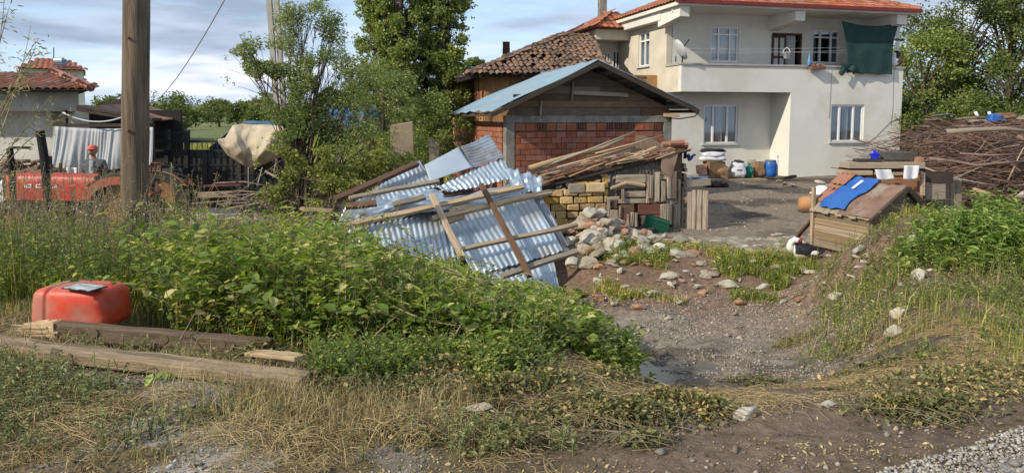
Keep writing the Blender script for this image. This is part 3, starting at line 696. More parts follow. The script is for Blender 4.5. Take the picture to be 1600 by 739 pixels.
# basket on a cord, flower tray with blue bottle
bk = thing('hanging_basket', hp(-.05, 1229, 92), 'small white plastic basket hanging from a cord before the balcony door', 'basket')
mb = MB(); mb.lathe([(.085, 0), (.13, .2), (.135, .2), (.12, .19), (.075, .015)], hp(-.05, 1229, 92), 16); mb.build('basket_bowl', PVC, bk, smooth=True)
c_ = hp(-.05, 1229, 87); mb = MB(); mb.tube([c_ + Vector((.12 * math.cos(a), 0, .05 + .2 * math.sin(a))) for a in np.linspace(0, math.pi, 9)], .012, 6); mb.build('handle', PVC, bk)
mb = MB(); mb.tube([c_ + Vector((0, 0, .25)), hp(-.05, 1235, 72), hp(-.05, 1245, 64)], .012, 6); mb.build('cord', GREYC, bk)
fp = thing('flower_tray', hp(-.18, 1277, 109), 'tray of withered brown flowers fixed outside the balcony parapet', 'flower tray')
mb = MB(); a = hit(HF, 'y', -.18, 1266, 109); b_ = hit(HF, 'y', -.18, 1288, 109); mb.fbox(HF, a[0], b_[0], -.26, -.055, a[1], a[1] + .1); mb.build('tray', mat('brown_plastic', (.2, .11, .08), rough=.6), fp)
mb = MB()
for i in range(160):
    p = HF(rnd.uniform(a[0], b_[0]), rnd.uniform(-.27, -.06), a[1] + rnd.uniform(.07, .2)); r_ = .03
    d1 = Vector([rnd.gauss(0, 1) for _ in range(3)]).normalized() * r_; d2 = Vector([rnd.gauss(0, 1) for _ in range(3)]).normalized() * r_
    mb.add([p - d1, p + d2, p + d1, p - d2], [(0, 1, 2, 3)])
mb.build('withered_flowers', mat('withered_flower', (.38, .2, .17), (.2, .12, .1), island=.5, bump=0), fp)
mb = MB(); q = hp(-.1, 1264, 103); mb.lathe([(.03, 0), (.05, .02), (.055, .16), (.025, .25), (.018, .4)], q, 12); tag(mb.build('spray_bottle', mat('light_blue_plastic', (.12, .32, .55), (.09, .26, .48), rough=.4, bump=0), smooth=True), 'light blue upright bottle on the balcony parapet left of the flower tray', 'bottle')
# things stacked at the right end of the balcony
bn = thing('bundle', hp(.0, 1400, 102), 'bundle of white and brown rags at the right end of the balcony', 'bundle')
for k, (px, py, r_, m_) in enumerate(((1396, 97, .16, PVC), (1402, 95, .17, mat('brown_rag', (.14, .08, .06), rough=.95)), (1401, 87, .14, mat('dark_rag', (.05, .045, .04), rough=.95)), (1396, 87, .1, PVC))):
    mb = MB(); mb.lathe([(r_ * math.sin(a) * (1 + .2 * math.sin(a * 7)) + .001, -r_ * math.cos(a) * 1.2) for a in np.linspace(0.1, 3.05, 9)], hp(.12, px, py), 12); mb.build('rag', m_, bn, smooth=True)
mb = MB(); q = hit(HF, 'y', -.5, 1398, 62); mb.beam(HF(q[0], -.5, q[1]), HF(q[0] + .5, -.35, q[1]), .07, .07); mb.build('line_bracket', W_DARK, house)
sp = hit(HF, 'y', -.3, 1159, 27)
mb = MB(); q = hit(HF, 'x', -.25, 1056, 27); mb.tube([HF(-.3, .1, ZT - .02), HF(-.3, .0, ZT - .12)], [.05, .07], 10); mb.tube([HF(-.3, .0, ZT - .12), HF(-.24, -.12, ZT - .16)], [.05, .06], 10)
tag(mb.build('security_light', PVC), 'small white spotlight under the eave corner of the white house', 'lamp')

# ================================================================== OLD ADOBE HOUSE
OC = P(759, 140, 24.5); OF = Frame((OC.x, OC.y, -.55), R(11.5))
old = thing('adobe_house', OF(0, 0, 0), 'old orange adobe house with a sagging mossy tile roof behind the brick barn', 'house')
hh = lambda ax, val, px, py: hit(OF, ax, val, px, py)
yb, zb = hh('x', 0, 709, 135); zwall = 3.75
w1 = hh('x', 0, 713, 190) + hh('x', 0, 720, 146); w2 = hh('x', 0, 737, 168) + hh('x', 0, 746, 145)
w1, w2 = H_(w1), H_(w2)
zwall = min(hh('x', -.2, 757, 112)[1], 4.2); print('OLD', yb, zb, zwall)
mb = MB(); wall(mb, OF, 'y', 0, yb, 0, zwall, 0, .3, [w1, w2]); wall(mb, OF, 'x', .302, 6.5, 0, zwall, 0, .3); mb.build('wall', ADOBE, old)
mb = MB()
for y_ in np.linspace(.08, yb - .1, 7): mb.vbox(OF, -.03, .02, y_ - .06, y_ + .06, 0, zwall, .012)
for x_ in (.05, .8, 1.6, 2.4, 3.3, 4.2): mb.vbox(OF, x_, x_ + .11, -.03, .02, 0, zwall, .012)
mb.build_each('timber_post', W_ORNG, old)
mb = MB()
for i in range(26):
    y_ = rnd.uniform(0, yb - .5); z_ = rnd.uniform(1, zwall - .2)
    mb.beam(OF(-.02, y_, z_), OF(-.02, y_ + rnd.uniform(-.2, .5), z_ - rnd.uniform(.3, .9)), .04, .03, seg=2)
for i in range(20):
    x_ = rnd.uniform(.1, 2.5); z_ = rnd.uniform(1, zwall - .2); mb.beam(OF(x_, -.02, z_), OF(x_ + .6, -.02, z_ - .55), .035, .03, seg=2)
mb.build_each('timber_lath', W_ORNG, old)
for w_ in (w1, w2):
    f = MB(); a0, a1, z0, z1 = w_
    for a, b_, c_, d_ in ((a0, a1, z0, z0 + .08), (a0, a1, z1 - .08, z1), (a0, a0 + .1, z0, z1), (a1 - .1, a1, z0, z1)): f.fbox(OF, -.05, .06, a, b_, c_, d_, .004)
    f.fbox(OF, -.02, .04, (a0 + a1) / 2 - .04, (a0 + a1) / 2 + .04, z0 + .08, z1 - .08)
    w = f.build('window', W_BROWN, old); g = MB(); g.fbox(OF, .1, .13, a0, a1, z0, z1); g.build('pane', GLASS, w)
zc_ = zwall
E = [OF(-.65, -.7, zc_ - .12), OF(7.2, -.7, zc_ - .02), OF(7.2, yb + .6, zc_ - .1), OF(-.65, yb + .6, zc_ - .15)]
pk = hit(OF, 'y', 2.6, 878, 57); pk2 = hit(OF, 'y', 2.6, 925, 62)
T0 = OF(pk[0], 2.6, pk[1]); T1 = OF(pk2[0], 2.6, pk2[1])
print('OLDPK', pk, pk2)
E1 = OF(hit(OF, 'y', -.7, 950, 100)[0], -.7, zc_ - .02); E2 = OF(hit(OF, 'y', -.7, 950, 100)[0] + .1, yb * .7, zc_ - .1)
mb = MB(); mb.add([E[0], E1, E2, E[3], T0, T1], [(0, 1, 5, 4), (1, 2, 5), (2, 3, 4, 5), (3, 0, 4), (3, 2, 1, 0)])
rf = mb.build('roof', W_DARK, old)
mb = MB(); tile_slope(mb, E[0] - OF.y * .12, E1, T1, T0, .19, .27, .065, .03, lift=.035); tile_slope(mb, E[3], E[0] - OF.x * .1, T0, T0 + OF.y * .05, .19, .27, .065, .03, lift=.035)
for a, b_ in ((E[0], T0), (T0, T1), (T1, E1)):
    n_ = int((b_ - a).length / .3); d = (b_ - a).normalized()
    for i in range(n_): mb.tube([a + d * (i * .3) + Vector((0, 0, .07 + rnd.uniform(-.02, .02))), a + d * (i * .3 + .34) + Vector((0, 0, .05))], [.12, .095], 7)
mb.build('tile_course', TILE_B, rf)
mb = MB()
for k in range(18): y_ = -.6 + k * (yb + 1) / 18; mb.beam(OF(-.75, y_, zc_ - .2), OF(.1, y_, zc_ - .02), .07, .08, seg=1)
for k in range(9): x_ = -.3 + k * .7; mb.beam(OF(x_, -.75, zc_ - .14), OF(x_, .1, zc_ - .06), .07, .08, seg=1)
mb.build_each('rafter', W_DARK, old)
p = P(791, 92, 28); mb = MB(); mb.tube([p - Vector((0, 0, .6)), p + Vector((0, 0, .05))], .12, 12); mb.tube([p + Vector((0, 0, .05)), p + Vector((0, 0, .4))], [.14, .14], 12); mb.tube([p + Vector((0, 0, .4)), p + Vector((0, 0, .62))], [.13, .135], 12)
mb.build('stove_pipe', mat('rusty_pipe', (.12, .05, .035), (.07, .03, .025), scale=9, rough=.8, metal=.3), old, smooth=False)

# ================================================================== BRICK BARN
BC = P(790, 200, 17.2); BF = Frame((BC.x, BC.y, -.55), R(18.5))
barn = thing('brick_barn', BF(0, 0, 0), 'red hollow brick barn with plank gable and blue grey sheet metal roof', 'barn')
hb = lambda ax, val, px, py: hit(BF, ax, val, px, py)
xR = hb('y', 0, 1049, 200)[0]; zb0 = hb('y', 0, 900, 192)[1]; zb1 = hb('y', 0, 900, 181)[1]; yL = hb('x', 0, 712, 200)[0]
print('BARN', xR, zb0, zb1, yL)
def bricks_x(mb, F, x0, x1, z0, z1, y, bw, bh, skip=None, j=.004, dep=.10, g=.012):
    k = 0; z = z0
    while z < z1 - .03:
        x = x0 - (bw / 2 if k % 2 else 0)
        while x < x1:
            a = max(x, x0); b_ = min(x + bw - g, x1); zt = min(z + bh - g, z1)
            if b_ - a > .04: q = rnd.uniform(-j, j); mb.fbox(F, a, b_, y - .012 + q, y + dep, z, zt, j * .6)
            x += bw
        z += bh; k += 1
def bricks_y(mb, F, y0, y1, z0, z1, x, bw, bh, j=.004, g=.012):
    k = 0; z = z0
    while z < z1 - .03:
        y = y0 - (bw / 2 if k % 2 else 0)
        while y < y1:
            a = max(y, y0); b_ = min(y + bw - g, y1)
            if b_ - a > .04: q = rnd.uniform(-j, j); mb.fbox(F, x - .012 + q, x + .1, a, b_, z, min(z + bh - g, z1), j * .6)
            y += bw
        z += bh; k += 1
wm = MB(); wm.fbox(BF, .2, xR - .2, .02, .2, 0, zb0); wm.fbox(BF, .02, .2, .24, yL, 0, zb0)
wl = wm.build('wall', MORTAR, barn)
mb = MB(); bricks_x(mb, BF, .24, xR - .24, 0, zb0 - .19, .0, .26, .135); mb.build('brickwork', BRICK, wl)
mb = MB(); bricks_y(mb, BF, .25, yL, 0, zb0 + .02, .0, .26, .135); mb.build('brickwork', BRICK, wl)
# row of vertical hollow bricks under the beam
mb = MB(); x = .24
mb2 = MB()
while x < xR - .3:
    if rnd.random() < .22:
        mb2.fbox(BF, x, x + .2, .012, .1, zb0 - .18, zb0 - .012)
        for i in range(4):
            mb.fbox(BF, x + .002, x + .198, -.01, .03, zb0 - .18 + i * .043, zb0 - .17 + i * .043)
        for i in range(4): mb.fbox(BF, x + i * .062, x + i * .062 + .01, -.011, .03, zb0 - .18, zb0 - .013)
    else: mb.fbox(BF, x, x + .245, rnd.uniform(-.015, -.008), .1, zb0 - .185, zb0 - .012)
    x += .26 if rnd.random() < .8 else .27
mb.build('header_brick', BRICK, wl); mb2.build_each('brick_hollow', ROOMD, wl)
mb = MB(); mb.fbox(BF, 0, .22, -.02, .2, 0, zb0, .004); mb.fbox(BF, xR - .22, xR, -.02, .2, 0, zb0, .004); mb.fbox(BF, 0, xR, -.022, .2, zb0, zb1); mb.build('concrete_frame', CONC, barn, bevel=.008)
mb = MB(); mb.vbox(BF, -.03, .08, yL, yL + .2, 0, zb1); mb.build('adobe_end', ADOBE, barn)
# roof geometry from the photo's corners
apx = hb('y', -.5, 936, 96); lfe = hb('y', -.5, 767, 177); rte = hb('y', -.5, 1092, 172); bk_ = hb('x', lfe[0], 702, 184)
print('ROOF', apx, lfe, rte, bk_)
yB = bk_[0]
RA = BF(apx[0], -.5, apx[1]); RL = BF(lfe[0], -.5, lfe[1]); RR = BF(rte[0], -.5, rte[1]); RLb = BF(lfe[0], yB, lfe[1] - .02); RAb = BF(apx[0] - .1, yB - .3, apx[1] - .12); RRb = BF(rte[0], yB, rte[1])
BLUEM = mat('blue_grey_roof_sheet', (.24, .34, .41), (.20, .29, .36), scale=1.6, rough=.6, bump=.06, metal=.05, c3=(.30, .32, .32), dirt=.25, spec=.3)
mb = MB()
def rl(u, v):
    p = RL.lerp(RLb, v).lerp(RA.lerp(RAb, v), u); return p + Vector((0, 0, .018 * math.sin(v * 31) + .02 * math.sin(u * 7 + v * 5) + .03))
mb.grid(rl, 30, 40); mb.build('roof_sheet', BLUEM, barn, smooth=True, solid=.012)
mb = MB()
def rr(u, v):
    p = RA.lerp(RAb, v).lerp(RR.lerp(RRb, v), u); return p + Vector((0, 0, .03 + .015 * math.sin(v * 200)))
mb.grid(rr, 4, 200); mb.build('roof_sheet', ZINC_D, barn, smooth=True, solid=.012)
mb = MB()
dv = Vector((0, 0, -.02))
for y_ in (.03,):
    for A, B in ((RL, RA), (RA, RR)):
        mb.beam(A - Vector((0, 0, .05)), B - Vector((0, 0, .05)), .06, .10, seg=6, j=.006)
mb.build_each('barge_board', W_DARK, barn)
mb = MB()
for t_ in np.linspace(.04, .96, 6): mb.beam(RL.lerp(RA, t_) - Vector((0, 0, .07)) + BF.y * .02, RLb.lerp(RAb, t_) - Vector((0, 0, .07)), .07, .08, seg=2, j=.004)
for t_ in np.linspace(.1, .97, 6): mb.beam(RA.lerp(RR, t_) - Vector((0, 0, .07)) + BF.y * .02, RAb.lerp(RRb, t_) - Vector((0, 0, .07)), .07, .08, seg=2, j=.004)
mb.build_each('purlin', W_DARK, barn)
# gable boarding: horizontal weathered planks clipped to the gable
mb = MB(); z = zb1 + .005
def xroof(z):  # x range beneath the roof at height z
    zl = lfe[1] - .1; s0 = (apx[0] - lfe[0]) / (apx[1] - lfe[1]); s1 = (rte[0] - apx[0]) / (apx[1] - rte[1])
    return lfe[0] + (z + .16 - lfe[1]) * s0, rte[0] - (z + .16 - rte[1]) * s1
k = 0
while z < apx[1] - .2:
    hgt = rnd.uniform(.13, .23); z1_ = min(z + hgt, apx[1] - .15); a, b_ = xroof(z1_); a = max(a, .02); b_ = min(b_, xR - .02)
    a2, b2 = xroof(z); a2 = max(a2, .02); b2 = min(b2, xR - .02)
    cuts = [a] + sorted(rnd.uniform(a + .3, b_ - .3) for _ in range(1 if b_ - a > 1.2 else 0)) + [b_]
    for i in range(len(cuts) - 1):
        q = rnd.uniform(0, .03); L0 = a2 if i == 0 else cuts[i]; L1 = b2 if i == len(cuts) - 2 else cuts[i + 1] - .01
        mb.hexa([BF(L0, q, z), BF(L1, q, z), BF(L1, q + .03, z), BF(L0, q + .03, z), BF(cuts[i], q, z1_ - .008), BF(cuts[i + 1] - .01, q, z1_ - .008), BF(cuts[i + 1] - .01, q + .03, z1_ - .008), BF(cuts[i], q + .03, z1_ - .008)])
    z = z1_; k += 1
mb.build('gable_boarding', mat('gable_board_wood', (.21, .15, .10), (.09, .06, .04), scale=3, uv=True, stretch=(1.2, 20, 1), rough=.88, bump=.5, island=.4), barn)
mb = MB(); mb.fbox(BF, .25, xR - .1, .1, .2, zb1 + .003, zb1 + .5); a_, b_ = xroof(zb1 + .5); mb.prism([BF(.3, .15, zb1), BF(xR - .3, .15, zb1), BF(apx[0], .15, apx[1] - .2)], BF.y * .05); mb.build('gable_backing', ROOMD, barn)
mb = MB(); mb.beam(BF(apx[0] - .5, -.03, zb1 + .35), BF(apx[0] - .46, -.03, zb1 + .8), .08, .04, seg=2); mb.beam(BF(apx[0] - .5, -.05, zb1 + .55), BF(apx[0] + 1.0, -.05, zb1 + .5), .03, .09, seg=2); mb.beam(BF(apx[0] - 1.3, -.04, zb1), BF(apx[0] - 1.28, -.04, zb1 + .35), .12, .04, seg=2); mb.build_each('gable_brace', W_GREY, barn)
mb = MB(); mb.beam(BF(xR + .05, -.3, zb1 - .0), BF(xR - .3, -.1, zb1 + .02), .1, .09); mb.build('beam_end', W_PALE, barn)
q1 = hb('y', -.4, 1092, 176); q2 = hb('y', -.2, 1056, 186)
tube_obj('roof_cable', [BF(q1[0], -.4, q1[1]), BF(q1[0] - .12, -.4, q1[1] - .1), BF(q2[0] + .1, -.2, q2[1]), BF(q2[0] - .1, -.1, q2[1] + .02)], .015, BLACK_M, None, None, parent=barn)
# ================================================================== COLLAPSED METAL ROOF
dp0 = P(872, 455, 10.3); dp1 = P(760, 212, 13.6); dp2 = P(540, 330, 11.2)
dn = (dp1 - dp0).cross(dp2 - dp0).normalized()
if dn.y > 0: dn = -dn
def DP(px, py, off=0.0): return plane_hit(dp0 + dn * off, dn, px, py)
def sheet(c, off, nrib, m, label, amp=.012, curl=0.0, rib='v', crumple=0.0, sd=0, offs=None):
    """c: 4 photo corners TL TR BR BL; ribs run from top edge to bottom edge ('v') or along ('u')"""
    offs = offs or [off] * 4
    q = [DP(*c[i], offs[i]) for i in range(4)]
    nu = (nrib * 8) if rib == 'v' else 60; nv = 60 if rib == 'v' else nrib * 8
    def fn(u, v):
        p = q[0].lerp(q[1], u).lerp(q[3].lerp(q[2], u), v)
        w = (u if rib == 'v' else v) * nrib
        d = amp * math.sin(w * 2 * math.pi)
        d += curl * (math.sin(math.pi * v) * .6 + .5 * math.sin(u * 3 + v * 2 + sd))
        if crumple: d += crumple * (float(vnoise(u * 9 + sd, v * 3, 7)) - .5) * 2 + crumple * .5 * (float(vnoise(u * 25 + sd, v * 7, 8)) - .5)
        d += .07 * (float(vnoise(u * 2.3 + sd * 3, v * 2.1, 5)) - .5) + .03 * (float(vnoise(u * 6 + sd, v * 5, 6)) - .5)
        edge = .012 * math.sin(u * 40 + sd) * (1 if v in (0, 1) else 0)
        return p + dn * d + (q[3] - q[0]).normalized() * edge
    mb = MB(); mb.grid(fn, nu, nv)
    return tag(mb.build('corrugated_sheet', m, smooth=True, solid=.003, recalc=False), label, 'metal sheet', 'corrugated metal sheets of the collapsed roof')
sheet([(548, 318), (655, 250), (684, 292), (560, 345)], -.05, 17, ZINC, 'bluish corrugated sheet at the far left of the collapsed roof, below the dark beam', curl=.03)
sheet([(719, 231), (765, 210), (787, 247), (736, 261)], .02, 8, ZINC_D, 'dull grey corrugated sheet forming the topmost peak of the metal heap', rib='u', curl=.03, sd=2)
sheet([(684, 291), (785, 246), (806, 281), (700, 300)], .0, 15, ZINC, 'corrugated sheet with upright ribs right below the metal peak', curl=.02, sd=4)
mb = MB(); q = [DP(663, 258, .06), DP(717, 230, .1), DP(738, 261, .08), DP(672, 284, .05)]
mb.grid(lambda u, v: q[0].lerp(q[1], u).lerp(q[3].lerp(q[2], u), v) + dn * (.02 * math.sin(u * 4) * math.sin(v * 3)), 20, 20)
tag(mb.build('flat_sheet', ZINC_F, smooth=True, solid=.003), 'flat smooth grey metal sheet leaning on the heap beside the metal peak', 'metal sheet')
sheet([(566, 336), (845, 280), (848, 303), (548, 352)], .16, 5, ZINC, 'long crumpled sheet with lengthwise ribs folded over the middle of the heap', amp=.014, rib='u', crumple=.06, sd=6)
sheet([(540, 322), (690, 296), (700, 318), (530, 344)], .1, 4, ZINC, 'crumpled bluish sheet at the left end of the heap under the short dark board', amp=.014, rib='u', crumple=.05, sd=9)
sheet([(790, 262), (846, 277), (848, 303), (800, 300)], .2, 3, ZINC, 'torn folded end of sheet metal reaching the yellow shed wall', amp=.01, rib='u', crumple=.05, sd=11)
sheet([(520, 348), (700, 322), (722, 425), (556, 440)], .1, 20, ZINC, 'broad corrugated sheet lying in the weeds at the lower left of the heap', curl=.04, sd=1, offs=[.1, .1, .02, .0])
sheet([(686, 332), (826, 300), (880, 392), (742, 432)], .13, 17, ZINC, 'bright corrugated sheet with rows of upright ribs under the crossing planks', curl=.05, sd=3)
sheet([(742, 425), (862, 392), (876, 458), (800, 472)], .10, 12, ZINC, 'lowest corrugated sheet sliding down to the gully edge', curl=.04, sd=8)
sheet([(818, 306), (842, 302), (888, 384), (846, 402)], .0, 9, ZINC_D, 'darker narrow corrugated sheet at the right edge of the heap beside the rubble', curl=.02, sd=5)  # sheet in the darker zinc tone
sheet([(560, 350), (640, 345), (660, 440), (600, 455)], .02, 9, ZINC, 'small corrugated sheet almost buried under the bramble leaves', curl=.04, sd=12)
mb = MB(); q = [G(540, 400), G(575, 395), G(590, 440), G(555, 445)]
def plank(p0, p1, w, h, m, label, cat='plank', j=.006, seg=6, up=None, name='plank', group=None, sag=0.0, bevel=.004):
    mb = MB(); mb.beam(p0, p1, w, h, up or (0, 0, 1), seg, j, sag=sag); return tag(mb.build(name, m, bevel=bevel), label, cat, group)
pl = lambda a, b, oa, ob, w, h, m, lab, **k: plank(DP(*a, oa), DP(*b, ob), w, h, m, lab, up=tuple(dn), **k)
pl((527, 355), (818, 292), .26, .26, .09, .05, W_PALE, 'long pale plank lying across the heap, upper one of the pair')
pl((676, 342), (861, 300), .34, .34, .09, .055, W_PALE, 'pale plank ending in front of the yellow shed wall, lower one of the pair')
pl((674, 304), (722, 402), .42, .36, .085, .05, W_PALE, 'short pale plank standing upright against the long planks')
pl((752, 288), (828, 432), .44, .40, .075, .06, W_BROWN, 'dark brown batten crossing the planks steeply from top to bottom')
pl((712, 392), (902, 351), .30, .34, .07, .05, W_PALE, 'light plank across the lower ribs pointing to the stone rubble')
pl((784, 432), (902, 392), .30, .30, .08, .055, W_GREY, 'grey weathered plank at the foot of the heap')
pl((524, 312), (652, 256), .1, .1, .10, .07, W_BROWN, 'dark brown beam along the upper left edge of the heap')
pl((545, 310), (686, 283), .16, .16, .07, .05, W_GREY, 'grey pole lying on the upper left sheets of the heap', )
pl((540, 322), (588, 318), .28, .28, .12, .05, W_BROWN, 'short reddish board on the left end of the heap')
pl((614, 320), (664, 308), .28, .28, .10, .05, W_GREY, 'short weathered board in the middle left of the heap')
pl((690, 350), (722, 338), .30, .30, .09, .05, W_PALE, 'stubby plank end between the two long planks')

# ================================================================== STONE AND PLANK SHED
SC = P(850, 366, 13.3); SF = Frame((SC.x, SC.y, -.5), R(9))
shed = thing('stone_shed', SF(0, 0, 0), 'low shed of yellow blocks on its left and patched scrap wood on its right', 'shed')
hs_ = lambda px, py, y=0: hit(SF, 'y', y, px, py)
def SFb(mb, px0, py0, px1, py1, y0, y1, vert=False, j=.006):
    a = hs_(px0, py1, y0); b_ = hs_(px1, py0, y0); f = mb.vbox if vert else mb.fbox
    f(SF, min(a[0], b_[0]), max(a[0], b_[0]), y0, y1, a[1], b_[1], j)
xm = hs_(948, 330)[0]; xr2 = hs_(1066, 330)[0]
mb = MB(); zt0 = hs_(860, 292)[1]; zt1 = hs_(948, 268)[1]; zt2 = hs_(1066, 238)[1]
mb.hexa([SF(0, .05, 0), SF(xr2, .05, 0), SF(xr2, .25, 0), SF(0, .25, 0), SF(0, .05, zt0), SF(xr2, .05, zt2), SF(xr2, .25, zt2), SF(0, .25, zt0)]); mb.hexa([SF(xr2 - .2, .25, 0), SF(xr2, .25, 0), SF(xr2, 2.2, 0), SF(xr2 - .2, 2.2, 0), SF(xr2 - .2, .25, zt2), SF(xr2, .25, zt2), SF(xr2, 2.2, zt2 + .25), SF(xr2 - .2, 2.2, zt2 + .25)])
wl = mb.build('wall', mat('mud_mortar', (.17, .12, .075), (.10, .072, .048), scale=7, rough=1, bump=.7), shed)
mb = MB(); z = -.05; k = 0; bh = .135
def zroof(x): return zt0 + (zt2 - zt0) * x / xr2
while z < 1.2:
    x = -.02 - (.13 if k % 2 else 0)
    while x < xm:
        w = rnd.uniform(.2, .31); x1 = min(x + w, xm + .02)
        if z + bh < zroof(x) - .02 and x1 - x > .06:
            q = rnd.uniform(-.03, .02); mb.fbox(SF, max(x, -.02), x1 - .015, -.06 + q, .06, z + .006, z + bh - .008, .014)
        x = x1 + .004
        if x1 >= xm: break
    z += bh; k += 1
mb.build('block_masonry', YSTONE, wl, bevel=.022)
mb = MB(); SFb(mb, 917, 286, 946, 301, -.12, .03); mb.build('block', mat('cream_block', (.60, .46, .27), (.48, .36, .2), scale=8, rough=.95, bump=.5), shed, bevel=.02)
mb = MB(); SFb(mb, 889, 287, 915, 302, -.11, .03); mb.build('block', STONE, shed, bevel=.02)
# woven mat panel (herringbone splints)
mb = MB(); wa = hs_(944, 300); wb = hs_(1036, 235)
nx_, nz_ = 34, 22
for i in range(nx_):
    for k in range(nz_):
        x0 = wa[0] + (wb[0] - wa[0]) * i / nx_; x1 = wa[0] + (wb[0] - wa[0]) * (i + 1) / nx_; dz = .038
        z0 = hs_(944, 312)[1] + k * dz; s = .028 if i % 2 else -.028
        if z0 > zroof(x0) - .05: continue
        y_ = -.015 - .006 * ((i + k) % 2)
        mb.add([SF(x0, y_, z0 - s), SF(x1, y_, z0 + s), SF(x1, y_ - .004, z0 + s + dz * .72), SF(x0, y_ - .004, z0 - s + dz * .72)], [(0, 1, 2, 3)])
mb.build('woven_mat', mat('dark_woven_splint', (.19, .18, .16), (.09, .085, .075), scale=9, rough=.85, bump=.2, island=.4), shed)
def crop6(l): return [820 + l[0] / 4.107, 200 + l[1] / 4.107, 820 + l[2] / 4.107, 200 + l[3] / 4.107]
hor = [(590, 300, 780, 352), (600, 352, 776, 388), (640, 405, 775, 445), (530, 440, 610, 480), (600, 450, 900, 486), (905, 458, 990, 490), (870, 290, 935, 330), (640, 586, 720, 606)]
ver = [(780, 300, 800, 482), (803, 305, 828, 455), (836, 285, 868, 470), (875, 340, 908, 472), (915, 325, 940, 455), (940, 280, 974, 455), (915, 492, 950, 622), (955, 490, 990, 640), (655, 555, 674, 630), (680, 540, 700, 636), (706, 540, 728, 636), (526, 450, 548, 525), (620, 395, 640, 470), (602, 500, 618, 630), (528, 525, 600, 628), (985, 330, 1003, 640), (1004, 380, 1024, 640), (870, 490, 912, 620)]
mb = MB()
for l in hor: q = crop6(l); SFb(mb, *q, rnd.uniform(-.09, -.05), .045)
mb.build_each('patch_board', W_MIX, shed, bevel=.008)
mb = MB()
for l in ver: q = crop6(l); SFb(mb, *q, rnd.uniform(-.14, -.10), -.088 + rnd.uniform(-.005, .01), vert=True, j=.012)
mb.build_each('patch_board', W_MIX, shed, bevel=.008)
mb = MB()
for l in ((540, 350, 640, 385),): q = crop6(l); a = hs_(q[0], q[3]); b_ = hs_(q[2], q[1]); mb.tube([SF(a[0], -.1, a[1]), SF(b_[0], -.1, b_[1]), SF(b_[0] + .35, -.1, b_[1] - .05)], [.03, .035, .04], 8)
mb.build('pole', W_PALE, shed)
mb = MB(); 
for l in ((618, 488, 702, 604), (560, 460, 592, 520)): q = crop6(l); SFb(mb, *q, -.07, .046)
mb.build_each('brown_panel', W_BROWN, shed)
mb = MB(); q = crop6((732, 486, 914, 556)); SFb(mb, *q, -.075, .047); mb.build('red_panel', mat('worn_red_board', (.20, .07, .045), (.11, .05, .035), scale=3, uv=True, stretch=(1, 14, 1), rough=.85, bump=.4, c3=(.2, .16, .13), dirt=.4), shed)
mb = MB(); q = crop6((745, 556, 914, 622)); SFb(mb, *q, -.07, .046); mb.build('flaked_panel', mat('flaked_red_board', (.24, .17, .13), (.13, .07, .05), scale=6, uv=True, stretch=(12, 2, 1), rough=.85, bump=.5, c3=(.24, .08, .05), dirt=.4), shed)
a = hs_(1032, 268); b_ = hs_(1056, 240); mb = MB(); mb.prism([SF(a[0], -.12, a[1]), SF(b_[0] - .12, -.12, a[1] - .12), SF(b_[0], -.12, b_[1]), SF(a[0] - .05, -.12, b_[1] + .03)], SF.y * .05); mb.build('bark_slab', W_MIX, shed)
# stone infill above the blocks
protos = []
def rockmesh(seed, npt=16, flat=.7):
    r = random.Random(seed); bm = bmesh.new()
    for i in range(npt):
        v = Vector([r.gauss(0, 1) for _ in range(3)]).normalized(); v = Vector((v.x, v.y * .85, v.z * flat)) * r.uniform(.8, 1.05); bm.verts.new(v * .5)
    ret = bmesh.ops.convex_hull(bm, input=bm.verts); bmesh.ops.delete(bm, geom=[g for g in ret['geom_interior'] if isinstance(g, bmesh.types.BMVert)], context='VERTS')
    bmesh.ops.subdivide_edges(bm, edges=bm.edges[:], cuts=3, use_grid_fill=True)
    for _ in range(1): bmesh.ops.smooth_vert(bm, verts=bm.verts[:], factor=.45, use_axis_x=True, use_axis_y=True, use_axis_z=True)
    bm.normal_update()
    for v in bm.verts: v.co += v.normal * (noise.noise(v.co * 5 + Vector((seed, 0, 0))) * .05 + noise.noise(v.co * 13) * .02)
    me = bpy.data.meshes.new('stone'); bmesh.ops.triangulate(bm, faces=bm.faces); bm.to_mesh(me); bm.free()
    me.polygons.foreach_set('use_smooth', [False] * len(me.polygons)); return me
ROCKS = {}
for nm, m_ in (('g', STONE), ('r', STONE_R), ('w', STONE_W)):
    ROCKS[nm] = []
    for i in range(6):
        me = rockmesh(i * 7 + ord(nm), 12 + i * 2, .62 if i % 2 else .8); me.materials.append(m_); ROCKS[nm].append(me)
def stone(loc, sx, sy, sz, kind='g', label=None, group=None, rz=None, i=None, name='stone', parent=None, tilt=.3):
    o = bpy.data.objects.new(name, ROCKS[kind][rnd.randrange(6) if i is None else i]); COL.objects.link(o)
    o.location = loc; o.scale = (sx, sy, sz); o.rotation_euler = (rnd.uniform(-tilt, tilt), rnd.uniform(-tilt, tilt), rnd.uniform(0, 6.28) if rz is None else rz)
    return tag(o, label, 'stone', group)
mb = MB()
for i in range(14):
    x = rnd.uniform(.15, xm + .2); z = zroof(x) - rnd.uniform(.04, .2); s_ = rnd.uniform(.04, .07); mb.fbox(SF, x - s_, x + s_, -.05, .06, z - s_ * .6, z + s_ * .6, .02)
mb.build_each('rubble_infill', STONE, wl, bevel=.015)
# roof of the shed: old boards and tiles in a slanting slab
mb = MB()
def SR(u, y, dz=0): x = -.12 + u * (xr2 + .22); return SF(x, y, zroof(x) + dz)
for k in range(16):
    y_ = -.10 + k * .17; mb.hexa([SR(0, y_), SR(1, y_), SR(1, y_ + .16), SR(0, y_ + .16), SR(0, y_, .03), SR(1, y_, .03), SR(1, y_ + .16, .03), SR(0, y_ + .16, .03)])
mb.build('roof_board', W_DARK, shed)
